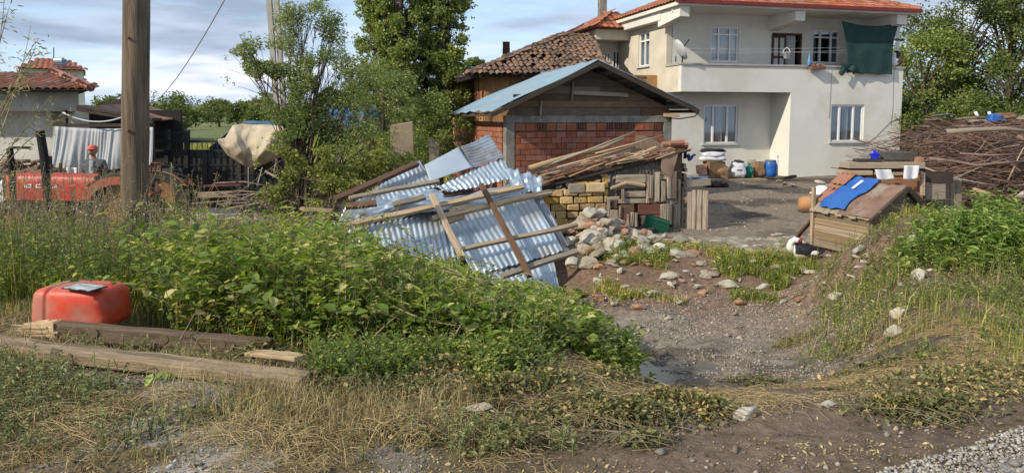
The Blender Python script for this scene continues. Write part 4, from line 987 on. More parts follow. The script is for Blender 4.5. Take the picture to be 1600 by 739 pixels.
# splintered slats heaped on that roof, each its own thing
SL_R = mat('red_brown_splinter', (.24, .12, .075), (.13, .07, .045), scale=3, uv=True, stretch=(1.2, 20, 1), rough=.9, bump=.4, objvar=.4)
SL_P = mat('pale_splinter', (.46, .34, .21), (.26, .18, .11), scale=3, uv=True, stretch=(1.2, 20, 1), rough=.85, bump=.35, objvar=.25)
def slat_label(m_, u, y_, ln):
    return ('long ' if ln > .48 else 'medium ' if ln > .33 else 'short ') + ('red brown' if m_ is SL_R else 'pale') + ' splintered slat heaped on the ' + ('low left end' if u < .33 else 'middle' if u < .66 else 'high right end') + ' of the shed roof' + (' front' if y_ < .3 else ', back')
for k in range(230):
    u = rnd.uniform(.02, .95); y_ = rnd.uniform(-.14, 1.0); lay = rnd.random() ** 1.0
    ln = rnd.uniform(.2, .65); ang = rnd.gauss(0, .16); hgt = .04 + lay * .17 * math.sin(math.pi * min(1, u * .85 + .22))
    c_ = SR(u, y_, hgt); d = (SR(.6, y_) - SR(.4, y_)).normalized() * math.cos(ang) + SF.y * math.sin(ang) + Vector((0, 0, rnd.gauss(0.02, .09)))
    m_ = SL_R if rnd.random() < .72 else SL_P
    mb = MB(); mb.beam(c_ - d * ln / 2, c_ + d * ln / 2, rnd.uniform(.02, .07), rnd.uniform(.006, .014), (0, -.2, 1), 2, .004)
    tag(mb.build('wood_slat', m_), slat_label(m_, u, y_, ln), 'slat', 'splintered slats heaped on the shed roof')
def srp(px, py, y=-.1): a = hs_(px, py, y); return SF(a[0], y, a[1])
mb = MB(); mb.tube([srp(827, 263, -.2), srp(880, 247, -.05), srp(940, 232, .1), srp(975, 217, .25)], [.05, .045, .04, .03], 9, j=.03); tag(mb.build('round_pole', W_PALE, smooth=True), 'thick peeled pale pole lying along the shed roof and pointing left', 'pole')
for a, b_, r_, lab in (((845, 262), (992, 206), .022, 'thin grey pole whose tip rises above the shed roof litter'), ((870, 262), (1000, 225), .018, 'thin pale stick across the middle of the shed roof litter'), ((930, 240), (1040, 210), .016, 'thin pale stick along the upper right of the shed roof litter')):
    mb = MB(); mb.tube([srp(*a, -.15), srp((a[0] + b_[0]) / 2, (a[1] + b_[1]) / 2 + 1, -.05), srp(*b_, .1)], [r_, r_, r_ * .6], 7); tag(mb.build('stick', W_PALE if 'pale' in lab else W_GREY, smooth=True), lab, 'stick')
for k, (px, py) in enumerate(((1060, 224), (1048, 226), (1066, 228))):
    mb = MB(); p = srp(px, py, -.1 + .08 * k); mb.tube([p - SF.x * .17, p + SF.x * .1 + Vector((0, 0, .01))], [.05, .06], 8); tag(mb.build('roof_tile', TILE_O), ['orange tile at the right tip of the shed roof', 'orange tile left of the tip of the shed roof', 'lowest orange tile overhanging the right end of the shed'][k], 'tile')
# side face sticks and blue/black rags at the shed's right end
mb = MB()
for k in range(12):
    z_ = .12 + k * .095; mb.beam(SF(xr2 + .02 + rnd.uniform(0, .05), .0, z_), SF(xr2 + rnd.uniform(.03, .07), 1.2, z_ + rnd.uniform(-.04, .04)), .05, .07, seg=2, j=.006)
mb.build_each('side_board', W_GREY, shed)
BLUEP = mat('blue_plastic', (.025, .12, .40), (.018, .085, .30), scale=3, rough=.4, bump=.1)
mb = MB(); p = srp(1074, 247, .2); mb.grid(lambda u, v: p + Vector((.16 * (u - .5) + .05, .2 * (v - .5), .05 * math.sin(u * 9) - .04 * v + .03)), 16, 10); tag(mb.build('blue_rag', BLUEP, solid=.02, smooth=True), 'blue plastic rag sticking out at the right end of the shed roof', 'rag')
mb = MB(); p = srp(1070, 240, .2); mb.beam(p - Vector((0, 0, .1)), p + Vector((.02, 0, .13)), .04, .05); tag(mb.build('black_stake', CHAR), 'short black stake upright beside the blue rag on the shed', 'stake')

# ================================================================== AROUND THE SHED
# board panel right of the shed
bp_ = thing('board_panel', G(1085, 366), 'upright panel of pale boards standing at the yard entrance right of the shed', 'board panel')
PY = 13.4
mb = MB()
for a, b_, t_, bo in ((1073, 1080, 300, 358), (1080, 1087, 297, 360), (1088, 1096, 297, 362), (1097, 1106, 298, 364)):
    p0 = P(a, bo, PY); p1 = P(b_, bo, PY); q0 = P(a + 1.2, t_, PY); q1 = P(b_ + 1.0, t_, PY); d = Vector((.02, .03, 0))
    mb.hexa([p0, q0, q0 + d, p0 + d, p1 - Vector((.008, 0, 0)), q1 - Vector((.008, 0, 0)), q1 + d - Vector((.008, 0, 0)), p1 + d - Vector((.008, 0, 0))])
mb.build_each('board', W_MIX, bp_)
mb = MB(); mb.beam(P(1072, 288, PY + .08), P(1110, 284, PY + .08), .05, .12); mb.beam(P(1072, 345, PY + .08), P(1106, 345, PY + .08), .04, .07); mb.build_each('rail', W_GREY, bp_)
# green crate
gc = G(1024, 361); CF = Frame(gc + Vector((0, -.05, .12)), R(-8)); cr = thing('green_crate', gc, 'dark green plastic crate tipped against the scrap wood wall of the shed', 'crate')
GRN = mat('dark_green_plastic', (.012, .11, .06), (.01, .085, .05), scale=4, rough=.45, bump=.05)
Rt = Matrix.Rotation(R(17), 3, 'Y')
class TF_(Frame):
    def __call__(s, x, y, z): return s.o + Rt @ (s.x * x + s.y * y + s.z * z)
CT = TF_(CF.o, R(-8)); mb = MB(); w_, d_, h_ = .21, .14, .13
mb.fbox(CT, -w_, w_, -d_, d_, -h_, -h_ + .012); mb.fbox(CT, -w_, w_, -d_, -d_ + .012, h_ - .03, h_); mb.fbox(CT, -w_, w_, d_ - .012, d_, h_ - .03, h_); mb.fbox(CT, -w_, -w_ + .012, -d_, d_, h_ - .03, h_); mb.fbox(CT, w_ - .012, w_, -d_, d_, h_ - .03, h_)
mb.fbox(CT, -w_ + .013, w_ - .013, -d_ + .015, -d_ + .022, -h_, h_ - .03)
mb.build('crate_body', GRN, cr)
mb = MB()
for i in range(14): x = -w_ + i * (2 * w_ - .012) / 13; mb.fbox(CT, x, x + .012, -d_ - .004, -d_ + .012, -h_, h_ - .03); mb.fbox(CT, x, x + .012, d_ - .012, d_ + .004, -h_, h_ - .03)
for i in range(9): y = -d_ + i * (2 * d_ - .012) / 8; mb.fbox(CT, -w_ - .004, -w_ + .012, y, y + .012, -h_, h_ - .03); mb.fbox(CT, w_ - .012, w_ + .004, y, y + .012, -h_, h_ - .03)
for z_ in (-.04, .03): mb.fbox(CT, -w_ + .002, w_ - .002, -d_ - .002, -d_ + .01, z_, z_ + .012)
mb.build('slat', GRN, cr)
# tyre and flat board near the crate
mb = MB(); tp = G(1007, 364) + Vector((0, 0, .05)); mb.lathe([(.09, -.04), (.16, -.05), (.19, -.02), (.19, .03), (.16, .05), (.09, .04)], tp, 24); tag(mb.build('old_tyre', RUBBER, smooth=True), 'old black tyre lying flat left of the green crate', 'tyre')
plank(G(994, 371) + Vector((0, 0, .03)), G(1022, 373) + Vector((0, 0, .03)), .08, .03, W_GREY, 'small flat grey board in front of the old tyre')
# ledge and goods in front of the house
LC = P(1068, 290, 22.4); LF_ = Frame((LC.x, LC.y, -.58), R(14.5)); lx = hit(LF_, 'y', 0, 1200, 285)[0]; lx2 = hit(LF_, 'y', 0, 1136, 285)[0]
led = thing('concrete_ledge', LF_(0, 0, 0), 'long low concrete ledge in front of the house recess carrying sacks and a barrel', 'ledge')
LT = .2
mb = MB(); mb.fbox(LF_, -.6, lx2, 0, 1.7, 0, LT, .006); mb.build('slab', CONC, led, bevel=.01)
mb = MB(); mb.fbox(LF_, lx2 + .003, lx, .03, 1.7, 0, LT - .02, .01); mb.build('rough_slab', mat('yellowish_rubble_concrete', (.34, .28, .18), (.2, .16, .11), scale=8, rough=1, bump=.9), led, bevel=.02)
def lp(px, y=.5): a = hit(LF_, 'y', y, px, 281); return LF_(a[0], y, LT + .004)
LFX = lambda px, y: hit(LF_, 'y', y, px, 281)[0]
SACKW = mat('white_woven_sack', (.66, .66, .70), (.54, .54, .58), scale=4, rough=.75, bump=.3, bscale=18)
BURL = mat('brown_sack', (.26, .16, .09), (.16, .095, .055), scale=6, rough=.95, bump=.5, c3=(.1, .065, .045))
def blob(mb, c, sx, sy, sz, sd=0, sq=.5, nz=.08, n=20):
    def fn(u, v):
        a = u * 2 * math.pi; b_ = (v - .5) * math.pi
        pw = lambda t, e: math.copysign(abs(t) ** e, t)
        x = pw(math.cos(a), sq) * pw(math.cos(b_), sq); y = pw(math.sin(a), sq) * pw(math.cos(b_), sq); z = pw(math.sin(b_), sq)
        k = 1 + nz * noise.noise(Vector((x * 1.6 + sd, y * 1.6, z * 1.6))) * 2
        return Vector(c) + Vector((x * sx * k, y * sy * k, z * sz * k))
    mb.grid(fn, n, n // 2 + 2); return mb
p = lp(1115, .5); mb = MB(); bxf = Frame(p, R(14.5)); mb.fbox(bxf, -.29, .29, -.22, .22, 0, .52, .02); tag(mb.build('cardboard_box', mat('brown_cardboard', (.26, .155, .075), (.18, .105, .055), scale=4, rough=.9, bump=.3), bevel=.02), 'tall brown box on the ledge carrying a pile of white sacks', 'box')
for k, (dz, lab, m_, sx) in enumerate(((.60, 'pinkish white sack, lowest of the pile on the brown box', SACKW, .42), (.74, 'white sack in the middle of the pile on the brown box', SACKW, .38))):
    mb = MB(); blob(mb, p + Vector((-.03 - .02 * k, 0, dz + .01)), sx, .26, .085, k * 3, .6, .12); tag(mb.build('stacked_sack', m_, smooth=True), lab, 'sack')
mb = MB(); blob(mb, p + Vector((-.02, .08, .86)), .40, .26, .06, 9, .7, .2); tag(mb.build('black_blanket', mat('black_cloth', (.02, .021, .024), (.03, .03, .034), rough=.95, bump=.3), smooth=True), 'black cloth spread on top of the white sacks', 'cloth')
mb = MB(); blob(mb, lp(1152, .45) + Vector((0, 0, .24)), .23, .2, .25, 4, .55, .1, 26); sk = thing('white_sack', lp(1152, .45), 'upright white sack with a dark band of print beside the tall brown box', 'sack'); mb.build('sack_body', SACKW, sk, smooth=True)
mb = MB(); q = lp(1152, .45)
for k in range(9):  # blurred dark print around the sack's front
    a = -2.2 + k * .14; a2 = a + .09
    f_ = lambda a, z: q + Vector((.228 * math.cos(a) * 1.03, .2 * math.sin(a) * 1.07, z))
    mb.add([f_(a, .22), f_(a2, .22), f_(a2, .27 - .015 * (k % 2)), f_(a, .27)], [(0, 1, 2, 3)])
mb.build('print_band', mat('navy_ink', (.03, .035, .09), (.05, .05, .12), bump=0), sk)
mb = MB(); blob(mb, lp(1152, .45) + Vector((.02, .02, .49)), .15, .13, .06, 8, .8, .3); mb.build('dark_contents', mat('dark_rag', (.05, .045, .04)), sk, smooth=True)
mb = MB(); blob(mb, lp(1169, .5) + Vector((0, 0, .16)), .15, .14, .18, 14, .8, .25, 22); q = lp(1169, .5); mb.tube([q + Vector((0, 0, .28)), q + Vector((0, 0, .36)), q + Vector((.03, 0, .44))], [.05, .03, .07], 8); tag(mb.build('green_sack', mat('teal_green_net', (.01, .20, .13), (.01, .12, .085), scale=9, rough=.5, bump=.4), smooth=True), 'tied teal green bag between the white sack and the brown one', 'sack')
mb = MB(); blob(mb, lp(1185, .6) + Vector((0, 0, .22)), .17, .16, .25, 21, .6, .2); tag(mb.build('brown_sack', BURL, smooth=True), 'brown burlap sack just left of the blue barrel', 'sack')
mb = MB(); blob(mb, lp(1130, .3) + Vector((.03, 0, .14)), .18, .12, .2, 31, .75, .3); tag(mb.build('brown_bundle', BURL, smooth=True), 'slumped brown bundle between the tall box and the printed white sack', 'bundle')
br_ = thing('blue_barrel', lp(1203, .5), 'blue plastic barrel standing at the right end of the ledge', 'barrel')
mb = MB(); mb.lathe([(.17, 0), (.19, .03), (.20, .15), (.195, .17), (.205, .3), (.20, .42), (.18, .47), (.165, .5)], lp(1203, .5), 28); mb.build('barrel_body', BLUEP, br_, smooth=True)
mb = MB(); mb.lathe([(.175, .47), (.18, .475), (.18, .52), (.165, .53)], lp(1203, .5), 28); mb.build('lid', mat('grey_lid', (.16, .17, .2), rough=.5, bump=0), br_)
mb = MB(); q = lp(1213, .75); mb.tube([q, q + Vector((0, 0, .62))], .045, 10); mb.tube([q + Vector((-.02, -.0, .62)), q + Vector((.02, 0, .66))], .055, 8); tag(mb.build('white_canister', SACKW, smooth=True), 'narrow white canister standing behind the blue barrel', 'canister')
mb = MB(); p = lp(1096, .4); mb.fbox(Frame(p, R(14.5)), -.12, .12, -.12, .12, .12, .42, .02); tag(mb.build('red_carton', mat('red_white_carton', (.45, .12, .08), (.5, .38, .26), scale=7, rough=.8, bump=.1)), 'small red and cream carton left of the tall brown box', 'carton')
mb = MB(); blob(mb, lp(1090, .3) + Vector((-.02, 0, .03)), .34, .22, .05, 17, .7, .3); tag(mb.build('white_sacking', SACKW, smooth=True), 'flat white sacking spread on the ledge left of the tall box', 'sacking')
mb = MB(); mb.fbox(Frame(lp(1097, .32), 0), -.1, .1, -.1, .1, 0, .125, .02); tag(mb.build('grey_box', CONC), 'small grey box under the red and cream carton', 'box')
mb = MB(); blob(mb, lp(1180, 1.1) + Vector((-.1, .1, .25)), .15, .06, .27, 41, .5, .1); tag(mb.build('grey_board', W_GREY), 'grey board leaning on the house wall behind the green bag', 'board')
mb = MB(); q = G(1114, 293); blob(mb, q + Vector((0, 0, .08)), .22, .14, .1, 5, .9, .35); blob(mb, q + Vector((.3, .05, .07)), .17, .14, .09, 9, .9, .35); tag(mb.build('dark_sacking', mat('dark_brown_rag', (.07, .05, .04), (.035, .028, .024), rough=1, bump=.6), smooth=True), 'dark brown crumpled sacking on the ground before the ledge', 'sacking')
for k, (px, py, s_, kd, lab) in enumerate(((1225, 290, .22, 'w', 'white stone at the ledge end under the blue barrel'), (1239, 292, .2, 'w', 'pale stone at the house corner'), (1280, 287, .24, 'w', 'white stone lying before the right half of the house wall'), (1293, 292, .13, 'g', 'small stone before the right half of the house wall'), (1218, 286, .2, 'g', 'dark block between ledge and house corner'))):
    stone(G(px, py) + Vector((0, 0, .05)), s_ * 1.5, s_, s_ * .8, kd, lab)
plank(G(1222, 284) + Vector((0, 0, .1)), G(1242, 282) + Vector((0, 0, .14)), .12, .08, W_DARK, 'short dark plank on the stones at the ledge end')

# ------------------------------------------------------------------ hutch with blue plastic
KO = Vector((4.97, 10.2, -.38)); KF = Frame(P(1360, 339, 10.2) * 1.0, math.atan2(.31, .95)); KF.o = Vector((KF.o.x, KF.o.y, -.40))
hk = lambda ax, val, px, py: hit(KF, ax, val, px, py)
hut = thing('animal_hutch', KF(0, 0, 0), 'low wooden hutch with gabled board roof, rusty sheet and blue plastic', 'hutch')
ze = hk('y', 0, 1360, 341)[1]; zri = hk('y', -.03, 1412, 296); KW = hk('y', 0, 1448, 330)[0]; KL = hk('x', 0, 1273, 326)[0]
print('HUTCH', ze, zri, KW, KL)
zp = zri[1]; xp = zri[0]
mb = MB(); mb.fbox(KF, 0, .03, 0.05, KL - .05, 0, ze); mb.build('side_wall', W_MIX, hut)
mb = MB(); z = 0
while z < ze - .02: h_ = rnd.uniform(.09, .13); mb.fbox(KF, -.02, -.002, .0, KL - .03, z, min(z + h_ - .008, ze), .004); z += h_
mb.build('side_boarding', mat('dull_tan_board', (.30, .22, .14), (.15, .11, .075), scale=3, uv=True, stretch=(1.2, 16, 1), rough=.9, bump=.5, island=.35, c3=(.32, .29, .24), dirt=.3), hut)
mb = MB(); z = 0
while z < zp - .06:
    h_ = .11; zt = min(z + h_ - .008, zp - .04); a = max(0, (zt - ze) / (zp - ze)) if zt > ze else 0
    a0 = max(0, (z - ze) / (zp - ze)) if z > ze else 0
    mb.hexa([KF(xp * a0 + .02, -.02, z), KF(KW - (KW - xp) * a0 - .02, -.02, z), KF(KW - (KW - xp) * a0 - .02, .01, z), KF(xp * a0 + .02, .01, z), KF(xp * a + .02, -.02, zt), KF(KW - (KW - xp) * a - .02, -.02, zt), KF(KW - (KW - xp) * a - .02, .01, zt), KF(xp * a + .02, .01, zt)]); z += h_
mb.build('gable_boarding', W_GREY, hut)
def KR(u, v, dz=0): # left slope: u up the slope, v along
    return KF(-.08 + (xp + .08) * u, -.09 + (KL + .12) * v, ze - .03 + (zp - ze + .05) * u + dz)
mb = MB()
for k in range(9):
    v0 = k / 9; v1 = (k + .94) / 9; e_ = rnd.uniform(-.03, .03); mb.hexa([KR(e_, v0), KR(1, v0), KR(1, v1), KR(e_, v1), KR(e_, v0, .02), KR(1, v0, .02), KR(1, v1, .02), KR(e_, v1, .02)])
mb.build('roof_board', W_GREY, hut)
def KRr(u, v, dz=0): return KF(xp + (KW + .07 - xp) * u, -.09 + (KL + .12) * v, zp + .02 - (zp - ze + .06) * u + dz)
mb = MB(); mb.hexa([KRr(0, 0), KRr(1, 0), KRr(1, 1), KRr(0, 1), KRr(0, 0, .025), KRr(1, 0, .025), KRr(1, 1, .025), KRr(0, 1, .025)]); mb.build('roof_board', W_DARK, hut)
mb = MB(); mb.beam(KR(-.02, -.01, .0), KR(1, -.01, .0), .05, .07); mb.beam(KRr(0, -.01), KRr(1.02, -.01), .05, .07); mb.build_each('barge_board', W_DARK, hut)
RUSTM = mat('rusty_flat_sheet', (.24, .15, .11), (.14, .085, .06), scale=4, rough=.8, bump=.4, c3=(.3, .26, .22), dirt=.4)
mb = MB(); mb.grid(lambda u, v: KR(.0 + u * 1.0, .0 + v * .52, .035 + .01 * math.sin(u * 8 + v * 5) + .006 * math.sin(v * 21)), 16, 16); mb.build('rusty_sheet', RUSTM, hut, solid=.006, smooth=True)
mb = MB(); mb.grid(lambda u, v: KR(.04 + u * .98, .43 + v * .42 + .04 * math.sin(u * 6), .06 + .05 * float(abs(vnoise(u * 5 + v * 3, v * 4, 3) - .5)) + .03 * float(abs(vnoise(u * 11, v * 13 + u * 5, 4) - .5))), 40, 24); tag(mb.build('blue_plastic_sheet', BLUEP, solid=.004, smooth=True), 'bright blue plastic sheet laid over the hutch roof', 'plastic sheet')
mb = MB(); mb.hexa([KR(.62, .60, .10), KR(.9, .60, .085), KR(.9, .64, .085), KR(.62, .64, .10), KR(.62, .60, .11), KR(.9, .60, .095), KR(.9, .64, .095), KR(.62, .64, .11)]); tag(mb.build('white_strip', PVC), 'short white strip lying on the blue plastic sheet', 'strip')
for (u0, v0, du, dv_, dz, lab) in ((.22, .84, .40, .20, .05, 'orange roof tile on the eave side of the hutch roof, left of the blue plastic'), (.70, .80, .36, .24, .10, 'upper orange roof tile at the far ridge of the hutch'), (.64, .86, .36, .22, .06, 'orange roof tile under the upper one at the far ridge of the hutch')):
    mb = MB(); mb.grid(lambda u, v: KR(u0 + u * du, v0 + v * dv_, dz + .012 * math.cos(v * 18.8)), 4, 24); tag(mb.build('loose_roof_tile', TILE_O, solid=.015, smooth=True), lab, 'tile')
mb = MB(); mb.vbox(KF, -.05, 0, KL - .02, KL + .03, -.02, hk('x', -.03, 1281, 294)[1]); mb.build('corner_post', W_PALE, hut)
plank(P(1276, 336, 11.2), G(1241, 378) + Vector((0, 0, .02)), .06, .035, W_BROWN, 'brown plank leaning against the left corner of the hutch')
# clay jar, white basin, board
jp = G(1262, 331); jar = thing('clay_jar', jp, 'round terracotta jar lying on its side left of the hutch', 'jar')
Mx = Matrix.Rotation(R(90), 3, 'Y') @ Matrix.Rotation(R(90), 3, 'Z'); r0_ = .15
Mj = Matrix.Rotation(R(-10), 3, 'Z') @ Matrix.Rotation(R(90), 3, 'Y')
mb = MB(); mb.lathe([(.07, -.19), (.12, -.175), (.155, -.1), (.165, 0), (.155, .09), (.12, .16), (.085, .185), (.09, .205), (.07, .2), (.07, .15)], jp + Vector((0, 0, .17)), 28, Mj); mb.build('jar_body', CLAY, jar, smooth=True)
mb = MB(); q = P(1285, 304, 12.0); mb.lathe([(.001, .15), (.08, .14), (.15, .085), (.18, .0), (.2, -.01), (.2, .0), (.185, .012)], q, 28, Matrix.Rotation(R(8), 3, 'Y')); tag(mb.build('white_basin', PVC, smooth=True), 'upturned white basin behind the clay jar', 'basin')
plank(P(1250, 331, 11.6), P(1292, 326, 11.6), .2, .03, W_BROWN, 'dark board lying under the clay jar')
mb = MB(); q = G(1287, 333); mb.fbox(Frame(q, .2), -.14, .2, 0, .3, 0, .2, .02); tag(mb.build('block', W_DARK, bevel=.01), 'dark wooden block carrying the white basin', 'block')

# ------------------------------------------------------------------ timber stack behind the hutch
TY = 12.6
def brd(x0, y0, x1, y1, Y, m, lab, th=.4, w=None, name='plank', cat='plank'):
    a = P(x0, y1, Y); b_ = P(x1, y1, Y); c_ = P(x1, y0, Y); d_ = P(x0, y0, Y)
    mb = MB(); e = Vector((0, th, 0)); mb.hexa([a, b_, b_ + e, a + e, d_, c_, c_ + e, d_ + e]); return tag(mb.build(name, m, bevel=.006), lab, cat)
brd(1334, 293, 1442, 312, TY, W_ORNG, 'lowest broad orange board of the stack behind the hutch')
brd(1336, 275, 1440, 292.5, TY + .05, W_ORNG, 'upper broad orange board of the stack behind the hutch')
brd(1318, 267, 1364, 274, TY - .1, W_PALE, 'short yellowish board on the left of the stack behind the hutch', .3)
brd(1366, 268, 1414, 274.5, TY + .02, W_PALE, 'pale board between the two white cloths of the stack', .3)
brd(1330, 264, 1446, 267, TY, W_DARK, 'thin dark board across the stack behind the hutch', .5)
brd(1326, 254, 1446, 263.5, TY - .05, W_GREY, 'long thick grey plank over the stack behind the hutch', .35)
brd(1340, 249, 1378, 253.5, TY, W_DARK, 'dark plank end on the long grey plank, left of the blue scrap', .2)
brd(1382, 238, 1434, 250, TY + .1, mat('grey_felt', (.10, .095, .08), (.06, .057, .05), scale=6, rough=1), 'dark grey slab on top of the timber stack', .25, name='slab', cat='slab')
brd(1440, 270, 1446, 306, TY - .12, W_PALE, 'short pale upright post at the right end of the timber stack', .06, name='post', cat='post')
brd(1446, 268, 1490, 286, TY, W_DARK, 'dark broad board right of the pale post', .05)
brd(1447, 287, 1478, 312, TY + .02, W_GREY, 'grey board under the dark broad board right of the post', .05)
for k in range(4): brd(1466 + k * 9.5, 280 + rnd.uniform(-3, 3), 1474.5 + k * 9.5, 335, TY + .2, W_GREY, ['first', 'second', 'third', 'fourth'][k] + ' upright grey board from the left under the brushwood', .03)
brd(1434, 246, 1444, 256, TY, mat('orange_stone', (.4, .22, .12), rough=.9), 'orange brick fragment beside the dark slab on the stack', .15, name='brick_fragment', cat='brick')
mb = MB(); q = P(1371, 250, TY); blob(mb, q + Vector((0, .1, .05)), .07, .06, .07, 3, .6, .3); mb.tube([q + Vector((0, .1, .1)), q + Vector((-.01, .1, .17))], [.02, .025], 8); tag(mb.build('blue_jug', mat('royal_blue_plastic', (.01, .02, .45), (.01, .02, .35), rough=.4), smooth=True), 'small royal blue jug on top of the timber stack', 'jug')
for (x0, x1, y0, y1, lab, sk_) in ((1367, 1392, 265, 282, 'grey white cloth hanging at the middle of the timber stack', 6), (1413, 1437, 259, 282, 'white cloth hanging at the right of the timber stack', -3)):
    mb = MB()
    mb.grid(lambda u, v: P(x0 + (x1 - x0) * u + sk_ * v * (1 if u > .5 else .6), y0 + (y1 - y0) * v * (1 - .25 * abs(u - .4)), TY - .2 - .02 * math.sin(u * 8)), 14, 8); tag(mb.build('cloth', SACKW, solid=.006, smooth=True), lab, 'cloth')

# ------------------------------------------------------------------ brushwood pile
def tubes_np(P0, P1, P2, r0, r1, n=3, seg=4):
    """many bent twigs at once: quadratic curves"""
    M_ = len(P0); t = np.linspace(0, 1, seg + 1)[None, :, None]
    C = (1 - t) ** 2 * P0[:, None] + 2 * t * (1 - t) * P1[:, None] + t ** 2 * P2[:, None]
    T = np.gradient(C, axis=1); T /= np.linalg.norm(T, axis=2, keepdims=True) + 1e-9
    up = np.array([.13, .21, .97]); A = np.cross(T, up); A /= np.linalg.norm(A, axis=2, keepdims=True) + 1e-9; B = np.cross(T, A)
    tt = np.linspace(0, 1, seg + 1)[None, :, None]; rad = r0[:, None, None] * (1 - tt) + r1[:, None, None] * tt
    V = []
    for k in range(n):
        a = 2 * math.pi * k / n; V.append(C + (A * math.cos(a) + B * math.sin(a)) * rad)
    V = np.stack(V, 2).reshape(-1, 3)
    base = (np.arange(M_) * (seg + 1) * n)[:, None, None]; s = (np.arange(seg) * n)[None, :, None]; k = np.arange(n)[None, None, :]
    a = base + s + k; b_ = base + s + (k + 1) % n
    F_ = np.stack([a, b_, b_ + n, a + n], -1).reshape(-1, 4)
    return V, F_
BR = 3600
cx = rng.uniform(7.6, 13.5, BR); cy = rng.uniform(13.2, 16.4, BR)
top = 1.46 - .08 * np.abs(cx - 10.5) - .55 * np.exp(-((cx - 7.5) / .55) ** 2)
cz = -.45 + (top + .45) * rng.uniform(0, 1, BR) ** .7 * np.clip((cy - 12.7) / 1.5, .25, 1)
C0 = np.stack([cx, cy, cz], 1); ln = rng.uniform(.4, 1.3, BR); az = rng.normal(0, .45, BR) + np.where(rng.random(BR) < .5, 0, math.pi)
D0 = np.stack([np.cos(az), np.sin(az) * .6, rng.normal(0, .2, BR)], 1) * ln[:, None] * .5
P0 = C0 - D0; P2 = C0 + D0; P1 = C0 + rng.normal(0, .12, (BR, 3)); r0_ = rng.uniform(.004, .014, BR)
V, F_ = tubes_np(P0, P1, P2, r0_, r0_ * .4)
tag(npmesh('brushwood', V, [F_], TWIG), 'heap of reddish brown brushwood stacked right of the house', 'brushwood', kind='stuff')
mb = MB(); blob(mb, (10.8, 15.2, .1), 2.9, 1.0, .95, 3, .7, .2, 40); tag(mb.build('brushwood_core', mat('dark_heap_core', (.07, .045, .035), (.025, .018, .015), scale=30, rough=1, bump=1), smooth=True), 'dark solid core inside the brushwood heap', 'litter', kind='stuff')  # solid dark brown body filling the inside of the heap
for k, (pts, r_, lab) in enumerate((([(1452, 248), (1490, 252), (1525, 259), (1560, 255), (1600, 252)], .03, 'long pale branch sagging across the middle of the brushwood'), ([(1480, 206), (1530, 203), (1570, 201), (1610, 206)], .05, 'thick grey log lying on top of the brushwood'), ([(1445, 262), (1480, 276), (1520, 284), (1560, 290)], .014, 'thin grey branch slanting down over the lower brushwood'), ([(1465, 288), (1500, 275), (1530, 262), (1580, 245)], .015, 'thin branch rising to the right through the brushwood'), ([(1520, 296), (1545, 303), (1560, 308)], .04, 'short pale cut branch at the foot of the brushwood'), ([(1575, 282), (1583, 265), (1592, 245), (1600, 230)], .014, 'yellow stalk standing up before the brushwood'), ([(1590, 212), (1605, 222)], .04, 'pinkish cut branch end at the right edge of the brushwood'), ([(1500, 240), (1550, 243), (1610, 240)], .02, 'thin reddish branch bowed over the right brushwood'))):
    mb = MB(); mb.tube([P(x, y, 13.3 - .02 * i) for i, (x, y) in enumerate(pts)], [r_ * (1 - .4 * i / len(pts)) for i in range(len(pts))], 7, j=.05); tag(mb.build('branch', W_GREY if k in (1, 2, 3) else W_PALE if k in (4, 5) else TWIG, smooth=True), lab, 'branch')
# low lumber heap beyond it
for k in range(34):
    Yq = rnd.uniform(17.3, 18.8); x = rnd.uniform(1475, 1610); y = 197 - 13 * rnd.random() * min(1, (x - 1395) / 60); L_ = rnd.uniform(.6, 1.9)
    a = P(x, y, Yq); d = Vector((math.cos(.12 * rnd.gauss(0, 1)), rnd.gauss(0, .25), rnd.gauss(.02, .05)))
    mb = MB(); mb.beam(a - d * L_ / 2, a + d * L_ / 2, rnd.uniform(.08, .2), rnd.uniform(.03, .08), seg=2, j=.005); wm_ = rnd.choice([W_GREY, W_PALE, W_DARK, W_GREY, W_BROWN])
    tag(mb.build('scrap_board', wm_), ('long ' if L_ > 1.4 else 'mid length ' if L_ > 1 else 'short ') + {W_GREY: 'grey', W_PALE: 'pale', W_DARK: 'blackish', W_BROWN: 'dark brown'}[wm_] + ' scrap board at the ' + ('left' if x < 1470 else 'middle' if x < 1530 else 'right') + ' of the lumber heap beyond the brushwood', 'board', 'scrap boards beyond the brushwood')
mb = MB(); a = [P(1455, 191, 17.4), P(1482, 188, 17.4), P(1489, 189, 18.4), P(1462, 192.5, 18.4)]; mb.grid(lambda u, v: a[0].lerp(a[1], u).lerp(a[3].lerp(a[2], u), v) + Vector((0, 0, .15)), 4, 4); tag(mb.build('tin_sheet', ZINC_F, solid=.01), 'small grey tin sheet lying on the lumber heap beyond the brushwood', 'metal sheet')
mb = MB(); q = P(1556, 186, 17.2); blob(mb, q, .16, .14, .1, 4, .6, .3); tag(mb.build('blue_bag', BLUEP, smooth=True), 'small blue bag on the lumber heap under the trees', 'bag')
mb = MB(); q = P(1572, 183, 17.2); blob(mb, q, .24, .14, .09, 14, .7, .3); tag(mb.build('tan_sack', BURL, smooth=True), 'tan sack right of the small blue bag on the lumber heap', 'sack')
for k, x in enumerate((1524, 1545)):
    mb = MB(); mb.tube([P(x, 175, 17.3), P(x + 2, 179, 17.3), P(x + 5, 183, 17.3)], .035, 8); tag(mb.build('curved_pipe', PVC, smooth=True), ['left short curved white pipe on the lumber heap', 'right short curved white pipe on the lumber heap'][k], 'pipe')
stone(P(1594, 304, 12.3), .36, .3, .26, 'w', 'pale rounded stone at the right edge under the brushwood')

